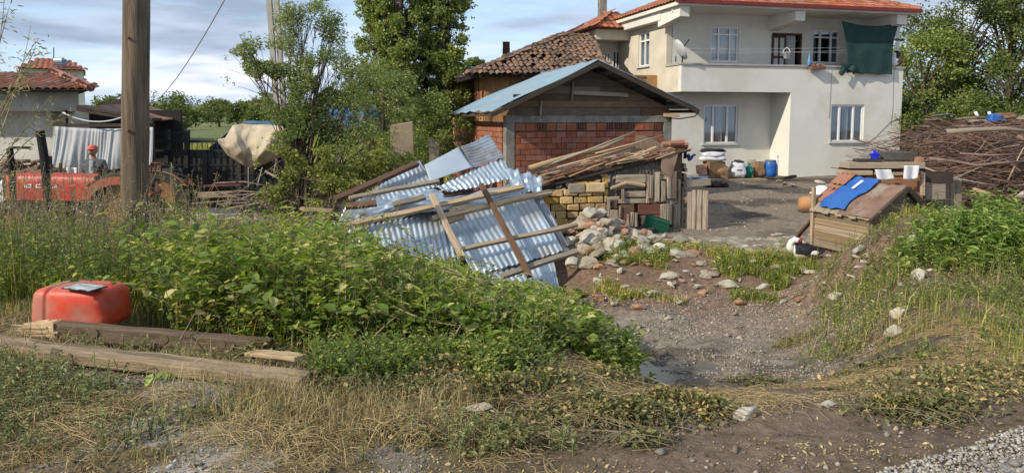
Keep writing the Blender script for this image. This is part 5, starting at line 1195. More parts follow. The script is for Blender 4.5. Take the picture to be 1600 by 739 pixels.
# ------------------------------------------------------------------ duck
dk = G(1258, 407); DFm = Frame(dk + Vector((0, 0, .0)), R(-12)); S_ = 1.08
duck = thing('duck', dk, 'black and white muscovy duck resting at the yard edge with its head turned back', 'duck')
WHT = mat('white_feather', (.80, .77, .70), (.66, .63, .57), scale=20, rough=.9, bump=.4, stretch=(1, 3, 3)); BLK = mat('black_feather', (.018, .02, .026), (.01, .01, .013), scale=20, rough=.55, bump=.4, stretch=(1, 3, 3)); REDF = mat('red_wattle', (.35, .04, .035), (.22, .03, .03), scale=20, bump=.5, rough=.7)
body = MB()
secs = [(-.215, .13, .015, .02), (-.20, .135, .06, .065), (-.15, .125, .105, .105), (-.08, .125, .125, .12), (.0, .125, .13, .115), (.08, .12, .115, .095), (.16, .105, .08, .06), (.22, .085, .05, .03), (.30, .065, .03, .012), (.335, .055, .01, .005)]
n_ = 20; vs = []; fs = []
for x, zc2, w, hh_ in secs:
    for k in range(n_): a = 2 * math.pi * k / n_; vs.append(DFm(x * S_, w * math.cos(a) * S_, (zc2 + hh_ * math.sin(a)) * S_))
for i in range(len(secs) - 1):
    for k in range(n_):
        k2 = (k + 1) % n_; fs.append((i * n_ + k, i * n_ + k2, (i + 1) * n_ + k2, (i + 1) * n_ + k))
fs.append(tuple(range(n_))[::-1]); fs.append(tuple((len(secs) - 1) * n_ + k for k in range(n_)))
body.add(vs, fs)
for fi, f in enumerate(body.f):
    c_ = sum((body.v[k] for k in f), Vector()) / len(f) - DFm.o; x = c_.dot(DFm.x) / S_; z = c_.z / S_
    body.mi[fi] = 1 if (z > .10 + .02 * math.sin(x * 40) and -.14 < x < .2) or (-.12 < x < .12 and z > .085) else 0
# neck and head folded back over the shoulder
nk = [(-.16, -.02, .12), (-.215, -.04, .19), (-.20, -.05, .25), (-.15, -.055, .285), (-.10, -.06, .28)]
s0 = len(body.f); body.tube([DFm(*[c_ * S_ for c_ in q]) for q in nk], [.075, .055, .045, .047, .035], 14)
head0 = len(body.f); blob(body, DFm(-.125 * S_, -.06 * S_, .28 * S_), .052, .042, .042, 2, 1, .03, 14)
body.mi[s0:] = [0] * (len(body.f) - s0)
bo = body.build('body', [WHT, BLK], duck, smooth=True)
mb = MB(); mb.tube([DFm(-.085, -.07, .30), DFm(-.04, -.085, .275), DFm(-.015, -.09, .262)], [.024, .02, .014], 10); mb.build('beak', mat('pale_beak', (.5, .38, .3), (.4, .26, .2), rough=.6), duck, smooth=True)
mb = MB(); blob(mb, DFm(-.10, -.095, .30), .028, .018, .022, 5, .9, .3, 12); blob(mb, DFm(-.08, -.075, .325), .022, .018, .014, 6, .9, .3, 12); mb.build('face_skin', REDF, duck, smooth=True)
mb = MB(); blob(mb, DFm(-.115, -.112, .305), .006, .006, .006, 5, 1, 0, 10); mb.build('eye', BLK, duck)
for sd in (-1, 1):
    mb = MB()
    def wf(u, v): 
        x = -.12 + .36 * u; w_ = .105 * math.sin(math.pi * min(1, .15 + u * .8)) ; z = .20 - .05 * u - .11 * v * math.sin(math.pi * min(1, .2 + u * .75)); return DFm(x * S_, sd * (.07 + .075 * math.sin(v * 1.6)) * (1 - .5 * u) * S_, z * S_)
    mb.grid(wf, 16, 8); w = mb.build('wing', BLK, duck, solid=.012, smooth=True)
    mb = MB(); blob(mb, DFm(.10 * S_, sd * .098 * S_, .115 * S_), .065, .018, .034, 7, .9, .1, 14); mb.build('wing_patch', WHT, w, smooth=True)
mb = MB(); mb.grid(lambda u, v: DFm(.2 + .17 * u, (v - .5) * .09 * (1 - .3 * u), .125 - .06 * u + .012 * math.cos((v - .5) * 3)), 8, 6); mb.build('tail', WHT, duck, solid=.01, smooth=True)
plank(G(1185, 404) + Vector((0, 0, .03)), G(1232, 406) + Vector((0, 0, .03)), .09, .05, W_BROWN, 'dark brown plank on the ground left of the duck')
stone(G(1254, 424) + Vector((0, 0, .03)), .24, .2, .17, 'w', 'pale rounded stone just below the duck')
stone(G(1236, 413) + Vector((0, 0, .02)), .2, .16, .1, 'w', 'flat pale stone at the breast of the duck')

# ------------------------------------------------------------------ stones
big = [((915, 402), .34, .24, .2, 'g', 'large grey stone at the left foot of the rubble pile'), ((945, 404), .28, .2, .18, 'g', 'tan block at the front foot of the rubble pile'), ((893, 385), .26, .2, .18, 'w', 'pale stone next to the grey plank end at the rubble'), ((1085, 402), .22, .16, .12, 'r', 'reddish flat stone right of the buried slab'), ((1050, 440), .2, .16, .14, 'g', 'tan stone in the middle of the earth bank'), ((1018, 465), .2, .15, .13, 'w', 'pale stone at the foot of the bank centre'), ((1045, 505), .1, .08, .07, 'w', 'small white stone at the top edge of the gravel bed'), ((928, 388), .50, .30, .36, 'g', 'largest tilted grey boulder on the rubble pile'), ((963, 397), .33, .28, .26, 'w', 'big whitish boulder in front of the rubble pile'), ((966, 383), .2, .18, .2, 'w', 'white stone wedged above the big whitish boulder'), ((1003, 394), .24, .2, .2, 'g', 'greenish grey stone between the two big pale boulders'), ((1024, 400), .36, .26, .24, 'w', 'pale angular boulder at the right of the rubble pile'), ((1042, 385), .2, .14, .13, 'r', 'reddish squared stone behind the pale angular boulder'), ((1064, 405), .44, .24, .12, 'g', 'flat buried slab of grey stone at the yard edge'), ((1036, 400), .16, .14, .13, 'g', 'bluish stone touching the pale angular boulder'), ((1139, 452), .34, .26, .2, 'w', 'large white stone half sunk in the bank grass'), ((937, 474), .2, .16, .2, 'r', 'pinkish pointed stone at the foot of the bank'), ((905, 370), .26, .18, .14, 'r', 'orange stone at the left of the rubble pile'), ((985, 379), .16, .14, .2, 'g', 'upright grey stone behind the white boulder'), ((1310, 473), .2, .13, .13, 'w', 'single pale stone on the bare slope above the gully'), ((1226, 478), .12, .09, .08, 'w', 'small white stone on the slope left of the single pale stone'), ((1400, 530), .2, .17, .17, 'w', 'crumbly whitish lump low on the right slope'), ((1409, 500), .16, .13, .13, 'w', 'white lump high on the right slope'), ((1168, 662), .15, .1, .08, 'w', 'pale stone at the lip of the muddy verge'), ((1102, 650), .08, .07, .08, 'w', 'small white stone in the wilted weeds at the verge'), ((1298, 640), .1, .08, .06, 'w', 'little white stone near the right end of the gravel bed'), ((1440, 440), .14, .2, .16, 'w', 'upright whitish stone on the mound right of the hutch'), ((1437, 378), .3, .2, .16, 'w', 'pale stone beside the right corner of the hutch'), ((1345, 402), .2, .16, .14, 'w', 'pale stone in front of the hutch wall'), ((745, 652), .16, .11, .08, 'g', 'grey blue stone at the edge of the straw'), ((1180, 400), .2, .12, .05, 'g', 'flat stone set in the yard edge left of the dark plank')]
for (px, py), sx, sy, sz, kd, lab in big:
    p = G(px, py - 2); stone(p + Vector((0, .05, sz * .28)), sx * 1.25, sy * 1.25, sz * 1.5, kd, lab, rz=rnd.uniform(-.3, .3), tilt=.2)
grp = {'g': ('grey or tan broken stone in the rubble pile before the shed', 'broken stones of the rubble pile'), 'r': ('reddish broken stone in the rubble pile before the shed', 'broken stones of the rubble pile'), 'w': ('pale whitish broken stone in the rubble pile before the shed', 'broken stones of the rubble pile')}
def rub_label(kd, x, y, s_):
    return ('big ' if s_ > .16 else 'middling ' if s_ > .11 else 'small ') + {'g': 'greyish tan', 'r': 'reddish', 'w': 'pale whitish'}[kd] + ' broken stone at the ' + ('left' if x < 1.1 else 'centre' if x < 1.6 else 'right') + (' front' if y < 11.55 else ' back') + ' of the rubble pile'
for k in range(150):
    x = rnd.gauss(1.5, .62); y = rnd.gauss(11.7, .5)
    if x > 3.1 or x < .55 or y > 12.75: continue
    s_ = rnd.uniform(.10, .27) * (1.35 if k < 60 else .85); kd = rnd.choice('gggwwr'); lift = max(0, .24 * math.exp(-((x - 1.4) / .6) ** 2 - ((y - 11.85) / .4) ** 2)) * rnd.random()
    stone((x, y, tz(x, y) + s_ * .18 + lift), s_ * rnd.uniform(.9, 1.5), s_, s_ * rnd.uniform(.8, 1.2), kd, rub_label(kd, x, y, s_), 'broken stones of the rubble pile')
for k in range(112):
    px = rnd.uniform(930, 1330); py = rnd.gauss(440, 24)
    if py < 402 or py > 498: continue
    if px > 1120 and rnd.random() < .55: continue
    p = G(px, py); s_ = rnd.choice([rnd.uniform(.05, .11), rnd.uniform(.09, .2)]); kd = rnd.choice('ggwwr')
    stone(p + Vector((0, 0, s_ * .15)), s_ * rnd.uniform(1.1, 1.7), s_, s_ * rnd.uniform(.5, .85), kd, ('small ' if s_ < .08 else 'large ' if s_ > .12 else 'middling ') + {'g': 'grey or tan', 'w': 'whitish', 'r': 'reddish'}[kd] + ' stone washed out ' + ('high' if py < 430 else 'low' if py > 452 else 'midway') + ' on the bank, ' + ('left' if px < 1040 else 'middle' if px < 1130 else 'right') + ' part', 'stones washed out of the bank', tilt=.2)
for k in range(30):
    px = rnd.uniform(1060, 1270); py = rnd.uniform(366, 398); p = G(px, py); s_ = rnd.uniform(.12, .3)
    stone(p + Vector((0, 0, .0)), s_ * 1.4, s_, .05, 'gw'[k % 2], ('grey' if k % 2 == 0 else 'whitish') + ' flat paving stone half buried ' + ('left' if px < 1130 else 'midway' if px < 1200 else 'right') + ' along the yard edge, ' + ('front' if py > 387 else 'back' if py < 376 else 'middle') + ' row', 'flat stones paving the yard edge', tilt=.04)
for k in range(24):
    px = rnd.uniform(1320, 1480); py = rnd.uniform(395, 460); p = G(px, py); s_ = rnd.uniform(.05, .13)
    stone(p + Vector((0, 0, s_ * .15)), s_ * 1.3, s_, s_ * .7, 'ggw'[k % 3], ('tan' if k % 3 < 2 else 'whitish') + (' large' if s_ > .1 else ' small' if s_ < .07 else ' middling') + ' stone in the mound ' + ('left' if px < 1370 else 'below' if px < 1425 else 'right') + ' of the hutch gable, ' + ('upper' if py < 428 else 'lower') + ' part', 'small stones in the dirt mound')
# pebbles: uncountable
def pebbles(name, X, Y, S, label, m=PEB, lift=.2):
    n = len(X); base = np.array([[1, 0, 0], [0, 1, 0], [-1, 0, 0], [0, -1, 0], [0, 0, .7], [0, 0, -.7]]); fc = np.array([[0, 1, 4], [1, 2, 4], [2, 3, 4], [3, 0, 4], [1, 0, 5], [2, 1, 5], [3, 2, 5], [0, 3, 5]])
    sc = S[:, None] * rng.uniform(.6, 1.3, (n, 3)); a = rng.uniform(0, 6.28, n)
    B = base[None] * sc[:, None] * rng.uniform(.8, 1.15, (n, 6, 1)); Xr = B[..., 0] * np.cos(a)[:, None] - B[..., 1] * np.sin(a)[:, None]; Yr = B[..., 0] * np.sin(a)[:, None] + B[..., 1] * np.cos(a)[:, None]
    Z = terrain(X, Y) + S * lift; V = np.stack([Xr + X[:, None], Yr + Y[:, None], B[..., 2] + Z[:, None]], -1).reshape(-1, 3)
    F_ = (fc[None] + (np.arange(n) * 6)[:, None, None]).reshape(-1, 3)
    return tag(npmesh(name, V, [F_], m), label, 'gravel', kind='stuff')
n = 22000; X = rng.uniform(.1, 4.6, n * 2); Y = rng.uniform(5.2, 9.9, n * 2); sh = .42 * (np.clip(Y, 4, 13) - 7)
k_ = (fbm(X * 1.4, Y * 1.4, 101, 4) + .12 * rng.random(len(X)) + .25 * np.clip(X - 2.7 - sh, 0, 9) - .5 * np.clip(X - .6, -1, 0) - .3 * np.clip(Y - 9, 0, 2) < .58); X = X[k_][:n]; Y = Y[k_][:n]
pebbles('gully_gravel', X, Y, rng.gamma(1.6, .0032, len(X)) + .003, 'small stones and gravel washed over the gully bed')
n = 5000; X = rng.uniform(-3, 6, n); Y = rng.uniform(3.0, 5.2, n); k_ = fbm(X * 2, Y * 2, 111, 3) > .42; pebbles('verge_gravel', X[k_], Y[k_], rng.gamma(2, .003, k_.sum()) + .002, 'scattered pebbles trodden into the muddy verge')
n = 26000; s = rng.uniform(-.5, 3.5, n); w = -.12 + 1.3 * rng.random(n) ** 1.2; X = rc.x + dirv.x * s + nn.x * w; Y = rc.y + dirv.y * s + nn.y * w
pebbles('road_gravel', X, Y, rng.gamma(2, .0022, n) + .003, 'pale crushed gravel along the road edge', mat('pale_chipping', (.38, .35, .31), (.24, .22, .195), scale=3, rough=.9, bump=0, island=.35), .8)
n = 3500; X = rng.uniform(1, 8, n); Y = rng.uniform(11, 23, n); pebbles('yard_gravel', X, Y, rng.gamma(1.6, .0055, n) + .003, 'small stones and chips strewn over the yard')

n = 14000; X = rng.uniform(-5.5, 5, n); Y = rng.uniform(2.9, 5.6, n); k_ = (fbm(X * 2.3, Y * 2.3, 121, 3) > .43) & ~((X > .2) & (Y > 4.6)); pebbles('soil_clods', X[k_], Y[k_], rng.gamma(1.5, .0032, k_.sum()) + .002, 'crumbled clods of soil over the verge', mat('soil_clod', (.17, .135, .105), (.10, .08, .062), scale=3, rough=1, bump=0, island=.4), .2)
n = 5000; X = rng.uniform(-5, -.4, n); Y = rng.uniform(2.9, 4.7, n); k_ = fbm(X * 2.2 + 9, Y * 3.4, 81, 5) > .52; pebbles('ash_clods', X[k_], Y[k_], rng.gamma(1.4, .0028, k_.sum()) + .002, 'pale clods of ash at the lower left', mat('ash_clod', (.42, .41, .39), (.26, .25, .235), scale=3, rough=1, bump=0, island=.3), .2)
# ================================================================== LEFT YARD: buildings
FBo = P(122, 139, 18.3); FBF = Frame((FBo.x, FBo.y, -.9), R(0))
farm = thing('farm_building', FBF(0, 0, 0), 'low whitewashed farm building with faded tile roof at the left edge', 'building')
fz = lambda py, Y=18.3: P(0, py, Y).z + .9
zt = fz(139); zb_ = fz(174); xl = P(-160, 139, 18.3).x - FBo.x
BK = Vector((-2.4, 3.6, 0)); mb = MB(); mb.hexa([FBF(xl, 0, zb_), FBF(0, 0, zb_), FBF(-2.2, 3.4, zb_), FBF(xl - 2.2, 3.4, zb_), FBF(xl, 0, zt), FBF(0, 0, zt), FBF(-2.2, 3.4, zt), FBF(xl - 2.2, 3.4, zt)]); mb.build('upper_wall', mat('shaded_whitewash', (.42, .41, .37), (.32, .31, .28), scale=2, rough=.95, bump=.25, c3=(.2, .19, .16), dirt=.3), farm)  # upper whitewash greyed in its colour to hold the shade under the eave
x1_ = P(80, 200, 18.9).x - FBo.x
mb = MB(); wall(mb, FBF, 'x', xl, x1_, 0, zb_ - .002, .6, .8, []); mb.hexa([FBF(x1_ + .002, .6, 0), FBF(x1_ + .25, .6, 0), FBF(x1_ + .25, 3.5, 0), FBF(x1_ + .002, 3.5, 0), FBF(x1_ + .002, .6, zb_ - .003), FBF(x1_ + .02, .6, zb_ - .003), FBF(x1_ + .02, 3.5, zb_ - .003), FBF(x1_ + .002, 3.5, zb_ - .003)])
mb.build('lower_wall', mat('whitewash', (.60, .59, .54), (.50, .49, .44), scale=2, rough=.95, bump=.25, c3=(.3, .27, .22), dirt=.3), farm)
mb = MB(); zr_ = fz(141); A = FBF(xl, -.5, zr_); B = P(142, 141, 17.8); T = P(84, 116, 19.8); Dd = Vector((A.x, T.y, T.z)); tile_slope(mb, A, B, T, Dd, .2, .3, .05, .01)
tile_slope(mb, B, B + BK, T + Vector((-.2, .3, 0)), T, .2, .3, .05, .01)
mb.build('tile_course', TILE_L, farm)
mb = MB(); mb.add([A, B, B + BK, A + BK, T, Dd], [(0, 1, 4, 5), (1, 2, 4), (2, 3, 5, 4), (0, 3, 2, 1)]); mb.build('roof', W_DARK, farm)
mb = MB()
for i in range(9): p = B.lerp(T, i / 9); mb.tube([p + Vector((0, 0, .05)), B.lerp(T, (i + 1.15) / 9) + Vector((0, 0, .1))], [.1, .08], 8)
mb.build_each('ridge_tile', TILE_L, farm)
mb = MB(); mb.fbox(FBF, xl, .18, -.42, -.36, zt - .1, zt + .02); mb.build('eave_board', W_DARK, farm)
mb = MB(); mb.fbox(FBF, x1_ - .45, x1_ - .003, .62, .64, .4, zb_ - .3); 
# dark timber lean-to with the curtain
LT0 = Frame((FBo.x, 17.6, -.9), 0); lean = thing('lean_to', LT0(.2, 0, 0), 'dark open timber lean-to beside the whitewashed farm building', 'lean to')
lz = lambda py: P(0, py, 17.6).z + .9
lxx = lambda px: P(px, 200, 17.6).x - FBo.x
mb = MB(); mb.beam(LT0(lxx(122), .2, lz(166)), LT0(lxx(240), .2, lz(187)), .5, .06, seg=3); mb.beam(LT0(lxx(122), 0, lz(170)), LT0(lxx(240), 0, lz(190)), .06, .12, seg=3); mb.build_each('roof_edge', W_DARK, lean)
mb = MB(); mb.hexa([LT0(lxx(122), .4, lz(168)), LT0(lxx(240), .4, lz(189)), LT0(lxx(205), 3, lz(187)), LT0(lxx(122), 3, lz(162)), LT0(lxx(122), .4, lz(166)), LT0(lxx(240), .4, lz(187)), LT0(lxx(205), 3, lz(184)), LT0(lxx(122), 3, lz(158))]); mb.build('roof', TILE_L, lean)
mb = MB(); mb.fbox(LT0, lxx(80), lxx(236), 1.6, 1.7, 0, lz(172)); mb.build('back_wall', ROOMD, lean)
mb = MB(); mb.beam(LT0(lxx(98), .1, 0), LT0(lxx(98), .1, lz(172)), .1, .1); mb.beam(LT0(lxx(233), .1, 0), LT0(lxx(233), .1, lz(190)), .1, .1); mb.beam(LT0(lxx(80), .1, lz(196)), LT0(lxx(238), .1, lz(196)), .08, .08); mb.build_each('post', W_DARK, lean)
def curtf(u, v):
    px = 84 + 155 * u - 10 * v * (1 - u); py = 199 + 76 * v + 3 * math.sin(u * math.pi) * (1 - v) - 5 * (1 - u) * (1 - v) * .3
    p = P(px, py, 17.4); p.y += (.006 + .012 * v) * math.sin(u * 150 + 5 * math.sin(u * 13) + 2 * v) + .014 * math.sin(u * 57 + 4 * math.sin(u * 9) + 2 * v) + .06 * v * math.sin(u * 15 + 3 * v); return p
cm_ = mat('grey_striped_curtain', (.46, .47, .47), (.36, .37, .38), scale=14, stretch=(4, 4, .2), rough=.95, bump=.2, detail=2)
mb = MB(); mb.grid(curtf, 160, 12); tag(mb.build('yard_curtain', cm_, smooth=True, solid=.004), 'wide grey striped curtain hung across the open lean-to behind the man', 'curtain')
tube_obj('cord', sagpts(P(98, 176, 17.2), P(192, 183, 17.2), .16), .018, WHTC, 'white cord sagging across the front of the dark lean-to', 'cord')
mb = MB(); q = P(88, 205, 17.5); mb.grid(lambda u, v: q + Vector((.14 * (u - .5), .02 * math.sin(u * 9), .13 * (.5 - v))), 6, 4); tag(mb.build('yellow_cloth', mat('yellow_cloth', (.5, .36, .06), rough=.9), solid=.01), 'small yellow cloth hanging in the dark gap left of the curtain', 'cloth')
# purple-brown shed roof end right of the pole and reddish stable behind
st = thing('stable', P(190, 230, 27), 'reddish brick stable with a dark low roof beyond the lean-to', 'building')
o_ = P(150, 178, 27); SFR = Frame((o_.x, 27, -.8), R(4)); mb = MB(); w_ = P(206, 178, 27).x - o_.x; mb.fbox(SFR, 0, w_, 0, .4, 0, P(0, 172, 27).z + .8); mb.build('wall', BRICK, st)
mb = MB(); zt_ = P(0, 171, 27).z + .8; mb.hexa([SFR(-.2, -.4, zt_), SFR(w_ + .4, -.4, zt_ - .3), SFR(w_ - 1.4, 4, zt_ - .3), SFR(-.2, 4, zt_), SFR(.6, 1.6, zt_ + .55), SFR(w_ - .3, 1.6, zt_ + .3), SFR(w_ - .3, 2.2, zt_ + .3), SFR(.6, 2.2, zt_ + .55)]); mb.build('roof', W_DARK, st)
mb = MB(); mb.beam(P(232, 190, 20), P(262, 196, 20), .5, .12, seg=2); mb.beam(P(240, 198, 20), P(242, 292, 20), .12, .12, seg=2); ps = thing('porch', P(240, 292, 20), 'maroon porch post with a short board roof right of the wooden pole', 'porch')
for o in mb.build_each('porch_timber', mat('maroon_timber', (.13, .05, .045), (.08, .035, .03), rough=.85), ps): pass
# distant white house
dh = P(54, 132, 46); DF = Frame((dh.x, 46, P(0, 190, 46).z), R(30)); far = thing('distant_house', DF(0, 0, 0), 'distant white house with orange hipped roof and rooftop water heater', 'house')
dzf = lambda py: P(0, py, 46).z - DF.o.z; dxf = lambda px: hit(DF, 'y', 0, px, 118)[0]
mb = MB(); wall(mb, DF, 'x', dxf(30), dxf(131), 0, dzf(108), 0, .3, [(dxf(90), dxf(106), dzf(125), dzf(112)), (dxf(47), dxf(66), dzf(124), dzf(112))]); mb.fbox(DF, dxf(131) - .3, dxf(131), .303, 7, 0, dzf(108)); mb.build('wall', PLASTER, far)
window(far, DF, 'x', 0, -1, dxf(90), dxf(106), dzf(125), dzf(112), (.33, .66), sill=False, t=.05); window(far, DF, 'x', 0, -1, dxf(47), dxf(66), dzf(124), dzf(112), (.5,), sill=False, t=.05)
e0, e1, e2, e3 = DF(dxf(28), -.4, dzf(108)), DF(dxf(134), -.4, dzf(109)), DF(dxf(134), 7.4, dzf(109)), DF(dxf(28), 7.4, dzf(108)); xm_ = (dxf(28) + dxf(134)) / 2; pkd = DF(xm_ - .8, 3.5, dzf(86)); pk2d = DF(xm_ + .6, 3.5, dzf(86))
mb = MB(); mb.add([e0, e1, e2, e3, pkd, pk2d], [(0, 1, 5, 4), (1, 2, 5), (2, 3, 4, 5), (3, 0, 4), (3, 2, 1, 0)]); r_ = mb.build('roof', TILE_O, far)
mb = MB(); tile_slope(mb, e0, e1, pk2d, pkd, .3, .4, .05, .01, seg=2); mb.build('tile_course', TILE_O, r_)
mb = MB(); a = P(84, 103, 46.6); mb.hexa([a, a + Vector((.72, 0, 0)), a + Vector((.72, .5, .3)), a + Vector((0, .5, .3)), a + Vector((0, 0, .08)), a + Vector((.72, 0, .08)), a + Vector((.72, .5, .36)), a + Vector((0, .5, .36))]); wh = mb.build('water_heater', mat('dark_solar_panel', (.05, .07, .1), (.04, .05, .08), rough=.3, bump=0), far)
mb = MB(); mb.tube([P(86, 95, 47), P(99, 95, 47)], .2, 10); mb.build('tank', ZINC_F, wh)
mb = MB(); mb.tube([P(84, 95, 47), P(84, 75, 47)], .03, 5); mb.build('antenna', BLACK_M, far)
# ------------------------------------------------------------------ gate
GY = 18.4; g0 = P(232, 292, GY); gt = thing('yard_gate', P(300, 325, GY), 'black sheet metal yard gate with barred top between black posts', 'gate')
gx = lambda px, py, dy=0: P(px, py, GY + dy)
mb = MB()
for a, b_ in ((232, 259), (263, 290), (294, 372), (376, 462)):
    p0, p1, q0, q1 = gx(a, 325), gx(b_, 325), gx(a, 234), gx(b_, 234); e = Vector((0, .03, 0)); mb.hexa([p0, p1, p1 + e, p0 + e, q0, q1, q1 + e, q0 + e])
panels = mb.build_each('gate_panel', BLACK_M, gt)
mb = MB()
for a, b_ in ((263, 290), (294, 372), (376, 462)):
    for yy in (244, 258, 272, 286, 300): mb.beam(gx(a, yy, -.02), gx(b_, yy, -.02), .02, .03, seg=1)
    n_ = int((b_ - a) / 9)
    for i in range(n_ + 1): x = a + (b_ - a) * i / n_; mb.beam(gx(x, 318, -.03), gx(x, 236, -.03), .02, .02, seg=1)
mb.build('panel_relief', BLACK_M, panels[0])
mb = MB()
for px, w in ((261, .13), (292, .13), (374, .09), (463, .1)): mb.beam(gx(px, 330), gx(px + .5, 203 if px < 300 else 232), w, .1, seg=1)
mb.build_each('gate_post', BLACK_M, gt)
mb = MB()
for a, b_, yy in ((234, 258, 208), (263, 290, 208), (234, 290, 220), (294, 345, 221)): mb.beam(gx(a, yy), gx(b_, yy + .5), .04, .06, seg=1)
mb.build_each('rail', BLACK_M, gt)
mb = MB()
for i in range(15):
    x = 236 + i * 8
    if x < 345: mb.beam(gx(x, 233), gx(x, 221), .016, .016, seg=1)
mb.build_each('bar', BLACK_M, gt)
# pale tarpaulin over the gate and what lies behind
TARP = mat('beige_tarpaulin', (.50, .42, .30), (.38, .31, .21), scale=3, rough=.75, bump=.6, bscale=6, c3=(.32, .26, .18), dirt=.3)
top_ = [(340, 218), (352, 216), (364, 196), (380, 194), (400, 195), (420, 195), (446, 198)]; bot_ = [(342, 224), (356, 243), (376, 256), (388, 263), (404, 261), (424, 252), (452, 240)]
def lerpl(L_, t): i = min(int(t * (len(L_) - 1)), len(L_) - 2); f = t * (len(L_) - 1) - i; return (L_[i][0] * (1 - f) + L_[i + 1][0] * f, L_[i][1] * (1 - f) + L_[i + 1][1] * f)
def tarpf(u, v):
    a = lerpl(top_, u); b_ = lerpl(bot_, u); px = a[0] * (1 - v) + b_[0] * v; py = a[1] * (1 - v) + b_[1] * v
    th = math.atan2(268 - py, px - 386); rr_ = math.hypot(px - 386, py - 268); nz = float(vnoise(px * .05, py * .05, 17))
    tri = lambda q: abs((q % 1) - .5) * 2
    fold = .24 * tri(th * .95 + .15 * nz) * min(1, rr_ / 30) + .06 * tri(th * 3.1 + .5 * nz) * min(1, rr_ / 40) + .03 * tri(px * .03 + py * .045)
    return P(px, py, 18.35 - .55 * math.sin(math.pi * min(1, v * .8 + .1)) - fold + .3 * (1 - v))
mb = MB(); mb.grid(tarpf, 70, 40); tp_ = tag(mb.build('beige_tarp', TARP, solid=.01, smooth=True), 'crumpled beige tarpaulin thrown over the black gate', 'tarpaulin')
mb = MB()
for a, b_ in (((388, 262), (388, 292)), ((410, 262), (402, 290)), ((432, 250), (426, 278))): mb.tube([P(*a, 17.6), P(*b_, 17.8)], .012, 5)
mb.build_each('tie_cord', WHTC, tp_)
BT = mat('light_blue_tarp', (.06, .15, .25), (.045, .11, .18), scale=4, rough=.6, bump=.4)
mb = MB(); mb.grid(lambda u, v: P(326 + 40 * u + 10 * v, 232 - 34 * u + 8 * v, 18.9 + v * .4 - .1 * math.sin(u * 9)), 20, 8); tag(mb.build('blue_tarp', BT, solid=.01, smooth=True), 'blue tarpaulin showing left of the beige one above the gate', 'tarpaulin')
mb = MB(); blob(mb, P(414, 199, 19.6) , .75, .5, .14, 3, .6, .3, 24); tag(mb.build('blue_cover', BT, smooth=True), 'crumpled blue cover on the load above the beige tarpaulin', 'tarpaulin')
ld = MB(); blob(ld, P(405, 246, 19.7), 1.0, .6, .75, 3, .4, .1, 24); tag(ld.build('hay_load', mat('hay_load', (.2, .15, .08), (.12, .09, .05), scale=20, rough=1, bump=1), smooth=True), 'bulky straw load hidden under the beige tarpaulin', 'load')
mb = MB(); q0, q1 = P(480, 176, 23), P(570, 174, 23); mb.hexa([q0 + Vector((0, 0, -.5)), q1 + Vector((0, 0, -.5)), q1 + Vector((0, 3, -.1)), q0 + Vector((0, 3, -.1)), q0 + Vector((.2, 1.2, .3)), q1 + Vector((-.3, 1.2, .35)), q1 + Vector((-.3, 1.5, .35)), q0 + Vector((.2, 1.5, .3))]); bs = thing('blue_shelter', P(530, 250, 23), 'low shelter roofed with blue sheeting behind the willow', 'shelter'); mb.build('roof', BT, bs)
mb = MB()
for px in (485, 530, 565): mb.beam(P(px, 270, 23.3), P(px, 180, 23.3), .12, .12)
mb.build_each('post', W_GREY, bs)
# old wall stub and wooden stump right of the willow
mb = MB(); q = G(630, 300); F3 = Frame(P(632, 250, 16.5), R(8)); F3.o.z = -.6; hz = P(0, 190, 16.5).z + .6; mb.hexa([F3(-.35, 0, 0), F3(.25, 0, 0), F3(.25, .3, 0), F3(-.35, .3, 0), F3(-.3, 0, hz - .08), F3(.2, 0, hz), F3(.2, .3, hz), F3(-.3, .3, hz - .1)]); tag(mb.build('wall_stub', mat('tan_concrete', (.34, .27, .18), (.25, .19, .13), scale=4, rough=.95, bump=.4), bevel=.02), 'tan broken wall stub standing between willow and barn', 'wall')
for k, (px, t_, b_, w) in enumerate(((674, 216, 258, .11), (682, 222, 262, .09))):
    mb = MB(); mb.beam(P(px + 2, b_ + 30, 16), P(px, t_, 16), w, w, seg=3, j=.01); tag(mb.build('stump_post', W_GREY), ['taller grey weathered stump left of the barn corner', 'shorter grey stump beside the taller one at the barn corner'][k], 'post')
# pad, boards and steel on the ground before the gate
def gq(px, py, dz): p = G(px, py); return (p.x, p.y, tz(p.x, p.y) + dz)
mb = MB(); mb.grid(lambda u, v: gq(286 + 90 * u, 344 - 26 * v, .02), 20, 10); tag(mb.build('concrete_pad', mat('pale_concrete_pad', (.60, .58, .54), (.48, .46, .43), scale=2, rough=.9, bump=.3)), kind='structure')
plank(P(318, 291, 17.2), P(378, 289, 17.2), .1, .05, mat('maroon_timber', (.13, .05, .045)), 'maroon plank laid level before the black gate', )
plank(P(280, 306, 17.5), P(366, 303, 17.5), .3, .12, W_PALE, 'long pale timber lying at the foot of the black gate')
plank(P(400, 302, 15.5), P(440, 300, 15.5), .12, .06, W_PALE, 'short pale board near the willow roots')
plank(P(470, 326, 12.0), P(520, 329, 12.0), .12, .05, W_PALE, 'pale board end poking from the weeds left of the metal heap')
plank(P(408, 316, 13.3), P(470, 337, 12.6), .14, .1, W_DARK, 'dark rotten beam slanting through the weeds left of the metal heap')
hr = thing('steel_rack', P(425, 318, 13.5), 'small grey steel rack with short teeth lying in the brush', 'rack')
mb = MB(); mb.beam(P(407, 316, 13.5), P(438, 315, 13.5), .02, .03, seg=1); mb.build('rack_bar', ZINC_D, hr); mb = MB()
for k in range(6): mb.tube([P(410 + 5 * k, 316, 13.5), P(413 + 5 * k, 310, 13.6)], .01, 5)
mb.build_each('tooth', ZINC_D, hr)
